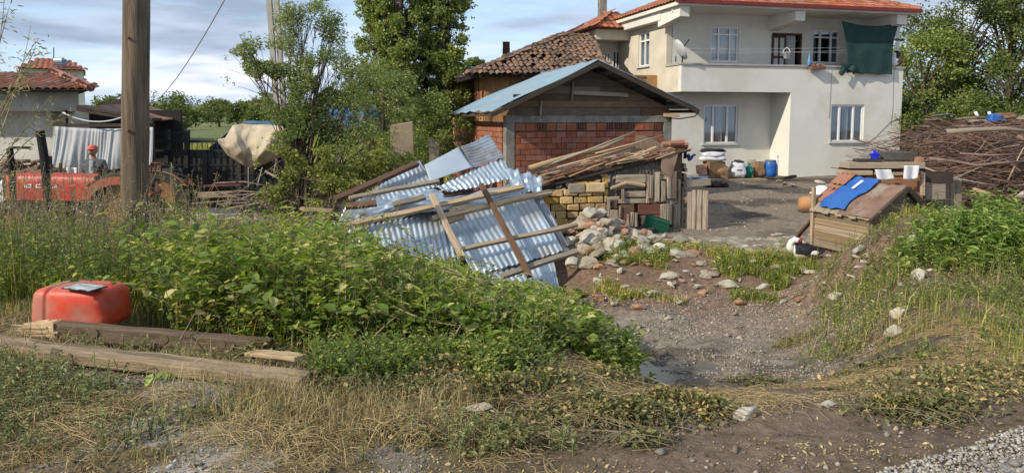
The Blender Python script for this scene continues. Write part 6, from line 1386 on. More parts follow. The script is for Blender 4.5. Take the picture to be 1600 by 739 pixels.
for k in range(26):
    px = rnd.uniform(350, 560); py = rnd.uniform(286, 318); Yq = rnd.uniform(12.6, 15.5); a = P(px, py, Yq); d = Vector((rnd.uniform(-1, 1), rnd.uniform(-.5, .5), rnd.uniform(-.12, .12))).normalized() * rnd.uniform(.4, 1.0)
    mb = MB(); mb.tube([a - d, a + Vector((0, 0, rnd.uniform(-.05, .12))), a + d], [rnd.uniform(.012, .03), .015, .008], 6); tag(mb.build('dead_branch', W_GREY if k % 2 else TWIG, smooth=True), ('grey' if k % 2 else 'reddish brown') + ' dead branch in the brush heap under the willow, ' + ('left part' if px < 420 else 'middle part' if px < 490 else 'right part'), 'branch', 'dead branches under the willow')

# ------------------------------------------------------------------ tractor
TO = P(224, 330, 14.7); TF = Frame((TO.x, 14.7, tz(TO.x, 14.7)), R(-3))
tr_ = thing('tractor', TF(0, 0, 0), 'old red farm tractor facing left behind the weeds and the wooden pole', 'tractor')
tx = lambda px: hit(TF, 'y', -.3, px, 290)[0]; tzz = lambda py: hit(TF, 'y', -.3, 100, py)[1]
h0, h1 = tx(2), tx(158); zt_, zb2 = tzz(272), tzz(309); print('TRACTOR', h0, h1, zt_, zb2)
mb = MB()
def hood(u, v):
    x = h0 + (h1 - h0) * u; nose = min(1, u / .12) ** .5 if u < .12 else 1; tail = 1
    a = v * math.pi; cs = math.cos(a); sn = math.sin(a)
    y = -math.copysign(abs(cs) ** .35, cs) * .30 * (.75 + .25 * nose); zz = zt_ - .06 * (1 - nose) + .0 - .03 * u * u + (abs(sn) ** .35 - 1) * (.52 if u < .93 else .52)
    return TF(x, y, zz)
mb.grid(hood, 30, 24)
n_ = 25; mb.add([hood(0, i / 24) for i in range(25)], [tuple(range(25))]); mb.add([hood(1, i / 24) for i in range(25)], [tuple(range(25))[::-1]])
hood_o = mb.build('hood', RED_P, tr_, smooth=False, bevel=.0)
mb = MB(); mb.fbox(TF, h0 + .1, h1 + .3, -.22, .22, .55, zb2 + .12); mb.build('engine', BLACK_M, tr_)
mb = MB(); mb.fbox(TF, h0 - .02, h0 + .03, -.24, .24, zt_ - .46, zt_ - .08); mb.build('grille', BLACK_M, tr_)
for sy in (-1, 1):
    mb = MB(); q = TF(h0 - .03, sy * .17, zt_ - .2); mb.tube([q, q - TF.x * .04], [.075, .07], 14); mb.build('headlight', PVC, tr_)
mb = MB()  # worn pale lettering strokes on the hood side
lw = (h1 - h0) / 156
for (px0, w, kind) in ((38, 1.6, 'I'), (41, 7, 'O'), (56, 8, 'C'), (66, 2, 'I'), (79, 6, 'U'), (87, 2, 'I')):
    x = hit(TF, 'y', -.305, px0, 290)[0]; ww = w * lw; zc2 = tzz(291); hh_ = .075; y_ = -.304; s_ = .018
    if kind == 'I': mb.fbox(TF, x, x + ww, y_ - .004, y_, zc2 - hh_ / 2, zc2 + hh_ / 2)
    else:
        mb.fbox(TF, x, x + s_, y_ - .004, y_, zc2 - hh_ / 2, zc2 + hh_ / 2)
        mb.fbox(TF, x + s_, x + ww, y_ - .004, y_, zc2 - hh_ / 2, zc2 - hh_ / 2 + s_)
        if kind in 'OC': mb.fbox(TF, x + s_, x + ww, y_ - .004, y_, zc2 + hh_ / 2 - s_, zc2 + hh_ / 2)
        if kind in 'OU': mb.fbox(TF, x + ww, x + ww + s_, y_ - .004, y_, zc2 - hh_ / 2, zc2 + hh_ / 2)
mb.build('lettering', PVC, hood_o)
def wheel(parent, x, y, r, w, rim):
    o = TF(x, y, r); M = Matrix.Rotation(TF.a, 3, 'Z') @ Matrix.Rotation(R(90), 3, 'X')
    mb = MB(); mb.lathe([(r * .62, -w / 2), (r * .9, -w / 2), (r * .98, -w * .3), (r, 0), (r * .98, w * .3), (r * .9, w / 2), (r * .62, w / 2), (r * .6, 0)], o, 40, M)
    wh_ = mb.build('wheel', RUBBER, parent, smooth=False)
    mb = MB()
    for k in range(22):
        a = 2 * math.pi * k / 22; a2 = a + .16
        for s in (-1, 1):
            c = []
            for (aa, yy) in ((a + (.1 if s > 0 else 0), 0), (a2 + (.1 if s > 0 else 0), s * w * .46)):
                for rr in (r * .97, r * 1.05):
                    for da in (-.035, .035): c.append(o + M @ Vector((rr * math.cos(aa + da), rr * math.sin(aa + da), yy)))
            mb.hexa([c[0], c[1], c[5], c[4], c[2], c[3], c[7], c[6]])
    mb.build('tread', RUBBER, wh_)
    mb = MB(); mb.lathe([(.001, -w * .12), (r * .25, -w * .12), (r * .5, -w * .05), (r * .58, -w * .42), (r * .64, -w * .44), (r * .64, w * .3), (r * .3, w * .1), (.001, w * .1)], o, 32, M); mb.build('rim', RUSTY, wh_, smooth=True)
wheel(tr_, 0, -.66, .70, .34, 1); wheel(tr_, 0, .66, .70, .34, 1); wheel(tr_, h0 + .45, -.6, .40, .2, 1); wheel(tr_, h0 + .45, .6, .40, .2, 1)
for sy in (-1, 1):
    mb = MB(); RR_ = .80
    def fen(u, v): a = R(158 - 128 * u); k = RR_ * (1 + .0 * v); return TF(RR_ * .96 * math.cos(a), sy * (.45 + .42 * v), .66 + RR_ * .8 * math.sin(a) - .02 * v * v)
    mb.grid(fen, 24, 4)
    def fs_(u, v): a = R(158 - 128 * u); k = RR_ * (1 - .22 * v); return TF(k * .96 * math.cos(a), sy * .87, .66 + k * .8 * math.sin(a) - .02)
    mb.grid(fs_, 24, 2); mb.build('fender', mat('worn_red_fender', (.42, .06, .035), (.30, .10, .055), scale=3, rough=.6, bump=.15, c3=(.30, .19, .11), dirt=.5), tr_, solid=.015, smooth=False)
mb = MB(); mb.fbox(TF, -.95, -.1, -.42, .42, .72, .80); mb.fbox(TF, -.35, .05, -.22, .22, .8, 1.0); mb.build_each('seat', BLACK_M, tr_)
ax_ = hit(TF, 'y', 0, 160, 270); mb = MB(); c0 = TF(ax_[0], 0, ax_[1] + .02); M = Matrix.Rotation(R(28), 3, 'Y')
mb.tube([c0 + M @ Vector((.2 * math.cos(a), .2 * math.sin(a), 0)) for a in np.linspace(0, 6.283, 21)], .014, 6, cap=False)
for a in (0, 2.1, 4.2): mb.tube([c0, c0 + M @ Vector((.2 * math.cos(a), .2 * math.sin(a), 0))], .01, 5)
mb.tube([c0, c0 + M @ Vector((0, 0, -.45))], .02, 6); mb.build('steering_wheel', BLACK_M, tr_)
mb = MB(); fr_ = lambda px, py, y=-.5: (lambda a: TF(a[0], y, a[1]))(hit(TF, 'y', y, px, py))
for (a, b_) in (((236, 255), (252, 255)), ((236, 255), (236, 275)), ((252, 255), (252, 273)), ((243, 255), (243, 275)), ((247, 262), (251, 262))): mb.tube([fr_(*a), fr_(*b_)], .018, 6)
mb.build_each('seat_rail', mat('rusty_pipe', (.12, .05, .035)), tr_)
mb = MB(); mb.tube([fr_(158, 310, -.35), fr_(163, 295, -.35)], .1, 10); mb.fbox(TF, h1, -.5, -.25, .25, .45, zb2 + .1); mb.build_each('gearbox', mat('grey_casing', (.16, .15, .14), (.1, .09, .08), rough=.8), tr_)
mb = MB(); q = TF(h0 + .9, -.1, zt_); mb.tube([q, q + Vector((0, 0, .34))], .03, 8); mb.build('exhaust', BLACK_M, tr_)

# ------------------------------------------------------------------ man
def skin(name, pts, edges, rad, m, parent, sub=2):
    me = bpy.data.meshes.new(name); me.from_pydata([tuple(Vector(p) - Vector(ORIG[parent.name])) for p in pts], edges, []); o = bpy.data.objects.new(name, me); COL.objects.link(o); o.parent = parent; ORIG[o.name] = ORIG[parent.name]
    s = o.modifiers.new('skin', 'SKIN'); s.use_smooth_shade = True
    for i, r in enumerate(rad):
        v = me.skin_vertices[0].data[i]; v.radius = r if isinstance(r, tuple) else (r, r); v.use_root = (i == 0)
    o.modifiers.new('sub', 'SUBSURF').levels = sub; o.modifiers['sub'].render_levels = sub; me.materials.append(m); return o
PO = P(146, 240, 16.2); gz = tz(PO.x, 16.2); HT = P(146, 227, 16.2).z - gz; k_ = HT / 1.80
MF = Frame((PO.x, 16.2, gz), R(4)); man = thing('person', MF(0, 0, 0), 'man in a salmon cap, grey jacket and checked shirt standing behind the tractor', 'person')
mp_ = lambda x, y, z: MF(x * k_, y * k_, z * k_)
SKIN = mat('skin', (.38, .20, .13), (.33, .17, .11), scale=8, rough=.6, bump=.05); JCK = mat('grey_jacket', (.12, .13, .14), (.075, .08, .09), scale=8, rough=.95, bump=.4); SHIRT = mat('checked_shirt', (.42, .44, .46), (.2, .22, .25), scale=60, rough=.9, bump=.1, detail=1); TRS = mat('dark_trousers', (.04, .042, .05), (.03, .03, .036), rough=.95, bump=.2)
pts = [mp_(0, 0, .98), mp_(0, 0, 1.18), mp_(0, -.01, 1.38), mp_(0, 0, 1.48), mp_(0, -.01, 1.60)]
rad = [(.15, .11), (.15, .11), (.17, .11), .06, .052]; ed = [(0, 1), (1, 2), (2, 3), (3, 4)]
for s in (-1, 1):
    b_ = len(pts); pts += [mp_(s * .19, 0, 1.42), mp_(s * .235, .02, 1.15), mp_(s * .25, -.10, .92), mp_(s * .235, -.14, .84)]; rad += [.055, .043, .03, (.035, .02)]; ed += [(2, b_), (b_, b_ + 1), (b_ + 1, b_ + 2), (b_ + 2, b_ + 3)]
    c_ = len(pts); pts += [mp_(s * .1, 0, .88), mp_(s * .11, -.02, .48), mp_(s * .11, .02, .08), mp_(s * .12, -.12, .04)]; rad += [.09, .06, .042, (.045, .03)]; ed += [(0, c_), (c_, c_ + 1), (c_ + 1, c_ + 2), (c_ + 2, c_ + 3)]
    for f, (dx, ln) in enumerate(((-.028, .07), (-.01, .08), (.01, .078), (.027, .062))):
        d0 = len(pts); pts += [mp_(s * .235 + dx, -.155, .80), mp_(s * .235 + dx * 1.1, -.155, .80 - ln * .55), mp_(s * .235 + dx, -.14, .80 - ln)]; rad += [.009, .008, .007]; ed += [(b_ + 3, d0), (d0, d0 + 1), (d0 + 1, d0 + 2)]
    d0 = len(pts); pts += [mp_(s * .235 - s * .035, -.17, .83), mp_(s * .235 - s * .045, -.18, .79)]; rad += [.011, .009]; ed += [(b_ + 3, d0), (d0, d0 + 1)]
body_o = skin('body', [p * 1.0 for p in pts], ed, [tuple(x * k_ for x in r) if isinstance(r, tuple) else r * k_ for r in rad], SKIN, man)
bpy.context.view_layer.update(); ev = body_o.evaluated_get(bpy.context.evaluated_depsgraph_get()); bme = bpy.data.meshes.new_from_object(ev); bm = bmesh.new(); bm.from_mesh(bme)
hb_ = MB()
def headf(u, v):
    a = u * 2 * math.pi; b_ = (v - .5) * math.pi; x = math.cos(a) * math.cos(b_); y = math.sin(a) * math.cos(b_); z = math.sin(b_)
    w = .086 * (1 - .22 * max(0, -z)); dd = .104 * (1 - .12 * max(0, -z)); return mp_(x * w, -.025 + y * dd + (-.012 if z < -.3 and y < 0 else 0), 1.675 + z * .118)
hb_.grid(headf, 24, 16); vv = [bm.verts.new(v - Vector(ORIG[man.name])) for v in hb_.v]
for f in hb_.f:
    try: bm.faces.new([vv[i] for i in f])
    except ValueError: pass
for f in bm.faces: f.smooth = True
bm.to_mesh(bme); bm.free(); body_o.modifiers.clear(); body_o.data = bme; bme.materials.clear(); bme.materials.append(SKIN)
jp_ = [mp_(0, 0, .94), mp_(0, 0, 1.18), mp_(0, -.01, 1.39), mp_(0, .01, 1.47)]; jr = [(.19, .14), (.185, .135), (.20, .13), (.09, .075)]; je = [(0, 1), (1, 2), (2, 3)]
for s in (-1, 1):
    b_ = len(jp_); jp_ += [mp_(s * .2, 0, 1.42), mp_(s * .25, .02, 1.15), mp_(s * .26, -.09, .93)]; jr += [.08, .065, .052]; je += [(2, b_), (b_, b_ + 1), (b_ + 1, b_ + 2)]
skin('jacket', jp_, je, [tuple(x * k_ for x in r) if isinstance(r, tuple) else r * k_ for r in jr], JCK, man)
mb = MB(); mb.grid(lambda u, v: mp_((u - .5) * .13 * (1 - .35 * v) * (1 + .0), -.145 - .012 * math.cos((u - .5) * 3) + .045 * v, .98 + .49 * v), 8, 10); mb.build('shirt', SHIRT, man, solid=.01, smooth=True)
tp2 = [mp_(0, 0, .96)]; tr2 = [(.17, .12)]; te = []
for s in (-1, 1):
    b_ = len(tp2); tp2 += [mp_(s * .1, 0, .88), mp_(s * .115, -.02, .48), mp_(s * .115, .02, .1)]; tr2 += [.105, .078, .065]; te += [(0, b_), (b_, b_ + 1), (b_ + 1, b_ + 2)]
skin('trousers', tp2, te, [tuple(x * k_ for x in r) if isinstance(r, tuple) else r * k_ for r in tr2], TRS, man)
mb = MB(); blob(mb, mp_(0, -.02, 1.735), .098 * k_, .115 * k_, .075 * k_, 1, 1, 0, 18); mb.grid(lambda u, v: mp_(.085 * math.cos(math.pi * (1 + u)), -.10 - .085 * v * math.sin(math.pi * u) ** .5, 1.735 - .02 * v), 12, 4)
mb.build('cap', mat('salmon_cap', (.58, .16, .11), (.48, .12, .085), rough=.9, bump=.1), man, solid=.004, smooth=True)
mb = MB(); blob(mb, mp_(0, -.132, 1.665), .013, .022, .024, 2, 1, 0, 8); mb.build('nose', SKIN, man, smooth=True)
for s in (-1, 1):
    mb = MB(); blob(mb, mp_(s * .033, -.118, 1.69), .013, .008, .007, 2, 1, 0, 8); mb.build('eye', BLK, man); mb = MB(); blob(mb, mp_(s * .088, -.015, 1.675), .012, .02, .032, 2, 1, 0, 8); mb.build('ear', SKIN, man, smooth=True)
mb = MB(); blob(mb, mp_(0, -.126, 1.632), .028, .012, .012, 2, 1, 0, 8); mb.build('moustache', mat('grey_hair', (.2, .19, .18), rough=.9), man)

# ------------------------------------------------------------------ poles, stakes, wires
POLEW = mat('pole_wood', (.20, .15, .10), (.085, .064, .046), scale=4, stretch=(5, 5, .35), rough=.9, bump=.7, bscale=14, bdist=.02, c3=(.08, .06, .045), dirt=.35)
pb = P(209, 434, 8.6); up_ = thing('utility_pole', (pb.x, 8.6, tz(pb.x, 8.6)), 'thick round wooden utility pole standing in the weeds', 'utility pole')
mb = MB(); mb.tube([Vector((pb.x, 8.6, tz(pb.x, 8.6) - .1)).lerp(P(217, -420, 8.6), i / 14) for i in range(15)], [.152 - .0012 * i for i in range(15)], 28, j=.012); mb.build('pole', POLEW, up_, smooth=True)
mb = MB()
for py in (60, 205, 330): mb.tube([P(200, py, 8.44) , P(201.5, py, 8.43)], .018, 8)
mb.build_each('knot', W_BROWN, up_)
cp = thing('concrete_pole', P(444, 300, 21), 'leaning grey lattice concrete power pole behind the willow', 'power pole')
mb = MB()
for dx in (0, 11): mb.beam(P(441 + dx, 300, 21), P(410 + dx, -160, 21), .12, .14, seg=4)
legs = mb.build_each('pole_leg', mat('pale_concrete', (.40, .37, .32), (.3, .28, .24), scale=3, rough=.95), cp)
mb = MB()
for i in range(16):
    t = i / 16; c_ = P(441, 300, 21).lerp(P(410, -160, 21), t); mb.beam(c_, c_ + Vector((.2, 0, 0)), .1, .06, seg=1)
mb.build_each('rung', CONC, cp)
tube_obj('overhead_wire', sagpts(P(362, -20, 14), P(236, 166, 26), .25), .012, GREYC, 'thin overhead wire running down to the left across the sky', 'wire')
for k, (pts, r_, lab) in enumerate((([(62, 205), (70, 250), (74, 305), (76, 345)], .062, 'charred black post leaning before the red tractor hood'), ([(15, 232), (18, 262), (20, 310)], .05, 'short black stake at the far left of the yard'), ([(94, 255), (96, 300)], .03, 'thin brown stake standing behind the tractor hood'))):
    mb = MB(); Yq = (11.4, 12, 15.6)[k]; mb.tube([P(x, y, Yq) for x, y in pts], [r_ * 1.0] * len(pts), 10, j=.12); tag(mb.build('burnt_post' if k < 2 else 'stake', CHAR if k < 2 else W_BROWN, smooth=False), lab, 'post')
mb = MB(); mb.beam(P(14, 231, 12), P(47, 231, 12), .03, .04); tag(mb.build('cross_bar', CHAR), 'thin black bar fixed level on top of the short black stake', 'bar')
mb = MB(); blob(mb, P(30, 272, 16.8), .9, .4, .15, 5, .8, .6, 24)
for i in range(70): q = P(rnd.uniform(0, 75), 270 - 18 * rnd.random() ** 2, 16.6 + rnd.random() * .4); mb.fbox(Frame(q, rnd.uniform(0, 3)), -.1, .1, -.05, .05, -.03, .04, .015)
tag(mb.build('brick_rubble', mat('brick_rubble', (.24, .15, .11), (.13, .09, .07), scale=12, rough=1, bump=1), smooth=True), 'heap of brick rubble against the whitewashed wall', 'rubble', kind='stuff')
mb = MB(); mb.grid(lambda u, v: P(104 + 16 * u, 262 + 16 * v, 16.9 - .05 * math.sin(u * 8)), 12, 6); tag(mb.build('white_cloth', SACKW, solid=.01, smooth=True), 'white cloth hanging at the foot of the curtain left of the man', 'cloth')

# ------------------------------------------------------------------ foreground: tank and beams
tk = G(131, 508); KT = Frame(tk, R(-7)); tank = thing('plastic_tank', tk, 'red plastic tank with rounded edges lying on the grass behind the beams', 'tank')
mb = MB(); W2, D2, H2 = .298, .20, .158
def tkf(u, v):
    a = u * 2 * math.pi; b_ = (v - .5) * math.pi; pw = lambda t, e: math.copysign(abs(t) ** e, t)
    x = pw(math.cos(a), .30) * pw(math.cos(b_), .34); y = pw(math.sin(a), .30) * pw(math.cos(b_), .34); z = pw(math.sin(b_), .34)
    X_ = x * W2; k = 1 - .09 * math.exp(-((X_ + .155) / .010) ** 2) - .05 * math.exp(-((X_ - .055) / .012) ** 2)
    if X_ > .065: k *= 1 - .10 * (1 / (1 + math.exp((z - .05) * 26)))
    taper = 1 - .035 * z; return KT(X_ * taper * (1.015 if z < -.1 and X_ < -.2 else 1), y * D2 * k * taper, H2 + z * H2 * (1 - .02 * (X_ > .3)) * (1 if z < 0 else k))
mb.grid(tkf, 220, 90); mb.build('tank_body', RED_PL, tank, smooth=True, recalc=False)
def tpl(px, py): # top surface
    d = ray(px, py); t = (2 * H2 + .012 + KT.o.z - CAM.z) / d.z; return CAM + d * t
q = [tpl(98, 451), tpl(140, 456), tpl(167, 448), tpl(124, 443)]
dk_ = mat('sticker_dark', (.03, .03, .035), bump=0); 
mb = MB(); c_ = sum(q, Vector()) / 4; mb.prism([c_ + (p - c_) * 1.08 for p in q], Vector((0, 0, .004))); pt_ = mb.build('sticker_border', dk_, tank)
mb = MB(); mb.prism([c_ + (p - c_) * .94 + Vector((0, 0, .005)) for p in q], Vector((0, 0, .003))); mb.build('sticker', mat('worn_sticker', (.80, .82, .82), (.04, .09, .12), scale=20, stretch=(1, 2.5, 1), rough=.35, bump=0, detail=3), pt_)
def gp(px, py, h_): p = G(px, py); return Vector((p.x, p.y, tz(p.x, p.y) + h_))
BM1 = mat('dark_beam_wood', (.21, .15, .10), (.10, .07, .048), scale=3, uv=True, stretch=(1.2, 14, 1), rough=.9, bump=.7, c3=(.2, .15, .1), dirt=.3)
BM2 = mat('light_beam_wood', (.36, .27, .17), (.2, .145, .095), scale=3, uv=True, stretch=(1.2, 14, 1), rough=.9, bump=.6, c3=(.11, .08, .055), dirt=.4)
b1 = thing('wooden_beam', gp(230, 540, 0), 'dark squared beam with a split pale end lying before the red tank', 'beam')
A = gp(84, 528, .06); B = gp(424, 555, .055); mb = MB(); mb.beam(A, B, .10, .115, (0, 0, 1), 14, .004); mb.build('beam_body', BM1, b1, bevel=.012)
mb = MB(); d = (A - B).normalized(); mb.beam(A - d * .035, A + d * .20 - Vector((0, 0, .02)), .108, .122, (0, 0, 1), 5, .008, taper=.72);
for i in range(26):
    s = A + Vector((0, rnd.uniform(-.055, .045), rnd.uniform(-.04, .055))) - d * rnd.uniform(-.05, .07); mb.beam(s, s + d * rnd.uniform(.08, .26) + Vector((0, 0, rnd.uniform(-.04, .0))), .03, .014, seg=2, taper=.3)
mb.build('split_end', mat('fresh_split_wood', (.66, .50, .31), (.52, .37, .21), scale=5, uv=True, stretch=(1, 14, 1), rough=.85, bump=.5), b1)
mb = MB()
for t in (.2, .52, .78): c_ = A.lerp(B, t) - Vector((0, .052, -.01)); mb.tube([c_, c_ - Vector((0, .004, 0))], .035, 12)
mb.build_each('knot', BM2, b1)
b2 = thing('wooden_beam', gp(230, 575, 0), 'long lighter beam lying nearest the road in the dry grass', 'beam')
A = gp(-60, 542, .045); B = gp(478, 609, .045); mb = MB(); mb.beam(A, B, .14, .075, (0, -.15, 1), 18, .005); mb.build('beam_body', BM2, b2, bevel=.012)
plank(gp(392, 575, .1), gp(470, 592, .13), .09, .03, W_PALE, 'short pale splinter board on the right end of the lighter beam')
# ================================================================== VEGETATION
def rdir(n, zb=0.0):
    v = rng.normal(0, 1, (n, 3)); v[:, 2] += zb; return v / (np.linalg.norm(v, axis=1, keepdims=True) + 1e-9)
def leaves_np(C, size, aspect=.5, droop=0.0, flat=0.3):
    """one rhombic leaf face per centre"""
    n = len(C); a = rdir(n); a[:, 2] = a[:, 2] * .6 - droop; a /= np.linalg.norm(a, axis=1, keepdims=True)
    r = rdir(n); r[:, 2] *= flat; b = np.cross(a, r); b /= np.linalg.norm(b, axis=1, keepdims=True) + 1e-9
    L_ = (size * rng.uniform(.6, 1.3, n))[:, None]; W_ = L_ * aspect; nn_ = np.cross(a, b) * W_ * .25
    V = np.stack([C - a * L_ * .5, C + b * W_ * .5 + nn_, C + a * L_ * .5, C - b * W_ * .5 + nn_], 1).reshape(-1, 3)
    F_ = np.arange(n * 4).reshape(-1, 4); return V, F_
def ovate_np(B, D, Nn, Ln, W_):
    """folded ovate leaves: base B, direction D, upward normal Nn"""
    n = len(B); S_ = np.cross(D, Nn); S_ /= np.linalg.norm(S_, axis=1, keepdims=True) + 1e-9; U = np.cross(S_, D)
    L_ = Ln[:, None]; W_ = W_[:, None] * .5
    V = np.stack([B, B + D * L_ * .35 + S_ * W_ + U * W_ * .35, B + D * L_ * .72 + S_ * W_ * .72 + U * W_ * .2 - U * L_ * .06, B + D * L_ - U * L_ * .16,
                  B + D * L_ * .72 - S_ * W_ * .72 + U * W_ * .2 - U * L_ * .06, B + D * L_ * .35 - S_ * W_ + U * W_ * .35], 1).reshape(-1, 3)
    i = (np.arange(n) * 6)[:, None]
    return V, np.concatenate([i + np.array([[0, 1, 2, 3]]), i + np.array([[0, 3, 4, 5]])])
def join(parts):
    Vs = []; Fs = {}; o = 0
    for V, F_ in parts:
        Vs.append(V)
        for f in (F_ if isinstance(F_, list) else [F_]): Fs.setdefault(f.shape[1], []).append(f + o)
        o += len(V)
    return np.concatenate(Vs), [np.concatenate(v) for v in Fs.values()]
LG = leafmat('bramble_leaf', [(0, (.028, .055, .014)), (.4, (.062, .112, .022)), (.75, (.12, .185, .038)), (1, (.24, .27, .11))], trans=.42)
LH = leafmat('herb_leaf', [(0, (.045, .075, .022)), (.4, (.085, .13, .035)), (.8, (.15, .19, .06)), (1, (.26, .27, .12))])
LGG = leafmat('grey_green_leaf', [(0, (.065, .085, .04)), (.5, (.10, .135, .07)), (1, (.19, .22, .13))])
LW = leafmat('willow_leaf', [(0, (.05, .075, .024)), (.5, (.095, .13, .038)), (1, (.18, .215, .085))])
LWl = leafmat('light_willow_leaf', [(0, (.045, .078, .03)), (.5, (.08, .125, .05)), (1, (.16, .20, .10))], trans=.45)
LPop = leafmat('poplar_leaf', [(0, (.045, .075, .024)), (.5, (.085, .13, .038)), (1, (.15, .20, .07))], trans=.3)
LDark = leafmat('dark_tree_leaf', [(0, (.018, .036, .013)), (.5, (.042, .07, .022)), (1, (.10, .135, .04))], trans=.3)
LFar = leafmat('far_tree_leaf', [(0, (.035, .06, .025)), (.5, (.065, .10, .035)), (1, (.11, .15, .055))], trans=.2)
LGr = leafmat('grass_blade', [(0, (.05, .085, .02)), (.45, (.10, .155, .035)), (.75, (.18, .21, .06)), (1, (.36, .31, .13))])
LDry = leafmat('dry_grass_blade', [(0, (.13, .10, .04)), (.5, (.27, .21, .09)), (1, (.46, .38, .20))], trans=.2)
LWilt = leafmat('wilted_leaf', [(0, (.03, .04, .02)), (.4, (.06, .085, .035)), (.65, (.11, .12, .055)), (.85, (.15, .14, .07)), (1, (.26, .22, .13))], trans=.2)
LBig = leafmat('large_bramble_leaf', [(0, (.045, .085, .022)), (.5, (.085, .15, .035)), (.85, (.14, .21, .06)), (1, (.30, .33, .2))], trans=.42)
LNar = leafmat('narrow_leaf', [(0, (.06, .10, .025)), (.5, (.11, .17, .04)), (1, (.22, .27, .09))], trans=.42)
LMix = leafmat('mixed_grass_blade', [(0, (.07, .09, .03)), (.35, (.13, .15, .045)), (.6, (.25, .20, .08)), (1, (.42, .34, .17))])
LPink = leafmat('seed_head', [(0, (.22, .19, .10)), (.5, (.36, .31, .19)), (.8, (.46, .40, .28)), (1, (.55, .36, .36))], trans=.2)
STEM = mat('green_stem', (.16, .19, .07), (.10, .12, .045), scale=5, rough=.7, bump=0, island=.35)
STEMR = mat('bramble_cane', (.30, .26, .15), (.17, .11, .07), scale=3, rough=.75, bump=0, island=.35)
# ---------------------------------------------------------------- trees
def tree(name, label, base, H, trunk_r, clumps, nleaf, lsize, lm, cat='tree', group=None, aspect=.55, droop=.1, spread=1.0, bark=BARK, lean=(0, 0), twigs=3, trunk_top=.75, limb_lo=.35, limb_hi=.8, flat=.5, gap=.33, limb_k=.38):
    bx_, by_ = base; bz = tz(bx_, by_); t = thing(name, (bx_, by_, bz), label, cat, group)
    def tp(f): return Vector((bx_ + lean[0] * f * f + .04 * H * .1 * math.sin(f * 7 + bx_), by_ + lean[1] * f * f, bz - .1 + H * f))
    mb = MB(); mb.tube([tp(f) for f in np.linspace(0, trunk_top, 9)], [trunk_r * (1.15 - .85 * f / trunk_top) for f in np.linspace(0, trunk_top, 9)], 9, j=.06)
    tipP0 = []; tipP1 = []; tipP2 = []; tr0 = []
    C = []; Rr = []
    for (dx, dy, dz, r) in clumps:
        c = Vector((bx_ + dx, by_ + dy, bz + dz)); f = max(.06, min(trunk_top * .95, (dz / H) * rnd.uniform(limb_lo, limb_hi))); s = tp(f)
        mid = s.lerp(c, .5) + Vector((0, 0, .10 * (c - s).length)) + Vector([rnd.gauss(0, .05 * (c - s).length) for _ in range(3)])
        rr = trunk_r * limb_k * (1 - f * .6); mb.tube([s, s.lerp(mid, .55), mid, mid.lerp(c, .6), c], [rr, rr * .75, rr * .5, rr * .3, rr * .12], 5, cap=False)
        for _ in range(twigs):
            d = Vector([rnd.gauss(0, 1) for _ in range(3)]).normalized() * r * rnd.uniform(.7, 1.15); s2 = mid.lerp(c, rnd.uniform(.2, 1)); tipP0.append(s2); tipP1.append(s2.lerp(c + d, .5) + Vector((0, 0, .05 * r))); tipP2.append(c + d); tr0.append(rr * .22)
        C.append(c); Rr.append(r)
    mb.build('trunk', bark, t, smooth=True)
    if tipP0:
        V, F_ = tubes_np(np.array(tipP0), np.array(tipP1), np.array(tipP2), np.array(tr0) + .003, np.array(tr0) * .3 + .002); tag(npmesh('twigs', V, [F_], bark, parent=t), kind='stuff')
    C = np.array(C); Rr = np.array(Rr); w = Rr ** 2; k = rng.choice(len(C), nleaf, p=w / w.sum())
    d = rdir(nleaf); rad = Rr[k] * rng.uniform(0.0, 1.0, nleaf) ** .45 * (1 + .22 * rng.normal(0, 1, nleaf)); pts_ = C[k] + d * rad[:, None] * np.array([1, 1, .85]) * spread
    # gaps: drop leaves by a 3-D noise so that sky shows through
    g = fbm(pts_[:, 0] * 2.2 / max(.6, Rr.mean()) + pts_[:, 1], pts_[:, 2] * 2.2 / max(.6, Rr.mean()), 77, 3); pts_ = pts_[g > gap]
    V, F_ = leaves_np(pts_, np.full(len(pts_), lsize), aspect, droop, flat); npmesh('crown', V, [F_], lm, parent=t)
    return t
def clumps_env(n, H0, H1, prof, r0, r1):
    out = []
    for i in range(n):
        f = (i + rnd.random()) / n; z = H0 + (H1 - H0) * f; R_ = prof(f); a = rnd.uniform(0, 6.283); q = R_ * rnd.uniform(.35, 1) ** .6; out.append((q * math.cos(a), q * math.sin(a), z, rnd.uniform(r0, r1)))
    return out
for k, (px, Y_, H, w, lab) in enumerate(((598, 27.5, 10.5, .8, 'leftmost tall poplar of the row behind the willow'), (630, 26.5, 12.5, .85, 'second tall poplar from the left in the row'), (668, 28.5, 13, .85, 'third tall poplar from the left in the row'), (699, 26.8, 13, .72, 'rightmost tall poplar, next to the old adobe house'))):
    cl_ = clumps_env(210, .4, H, lambda f: w * (.8 + .3 * math.sin(math.pi * min(1, f * 1.1))) * (1 - .75 * max(0, f - .6) / .4), .2, .42); cl_ = [(a * .95, b_ * .95, c, d) for a, b_, c, d in cl_]
    tree('poplar_tree', lab, (P(px, 180, Y_).x, Y_), H, .12, cl_, 62000, .088, LPop, group='tall poplars behind the willow', aspect=.8, droop=.0, limb_lo=.55, limb_hi=.85, gap=.31, limb_k=.2)
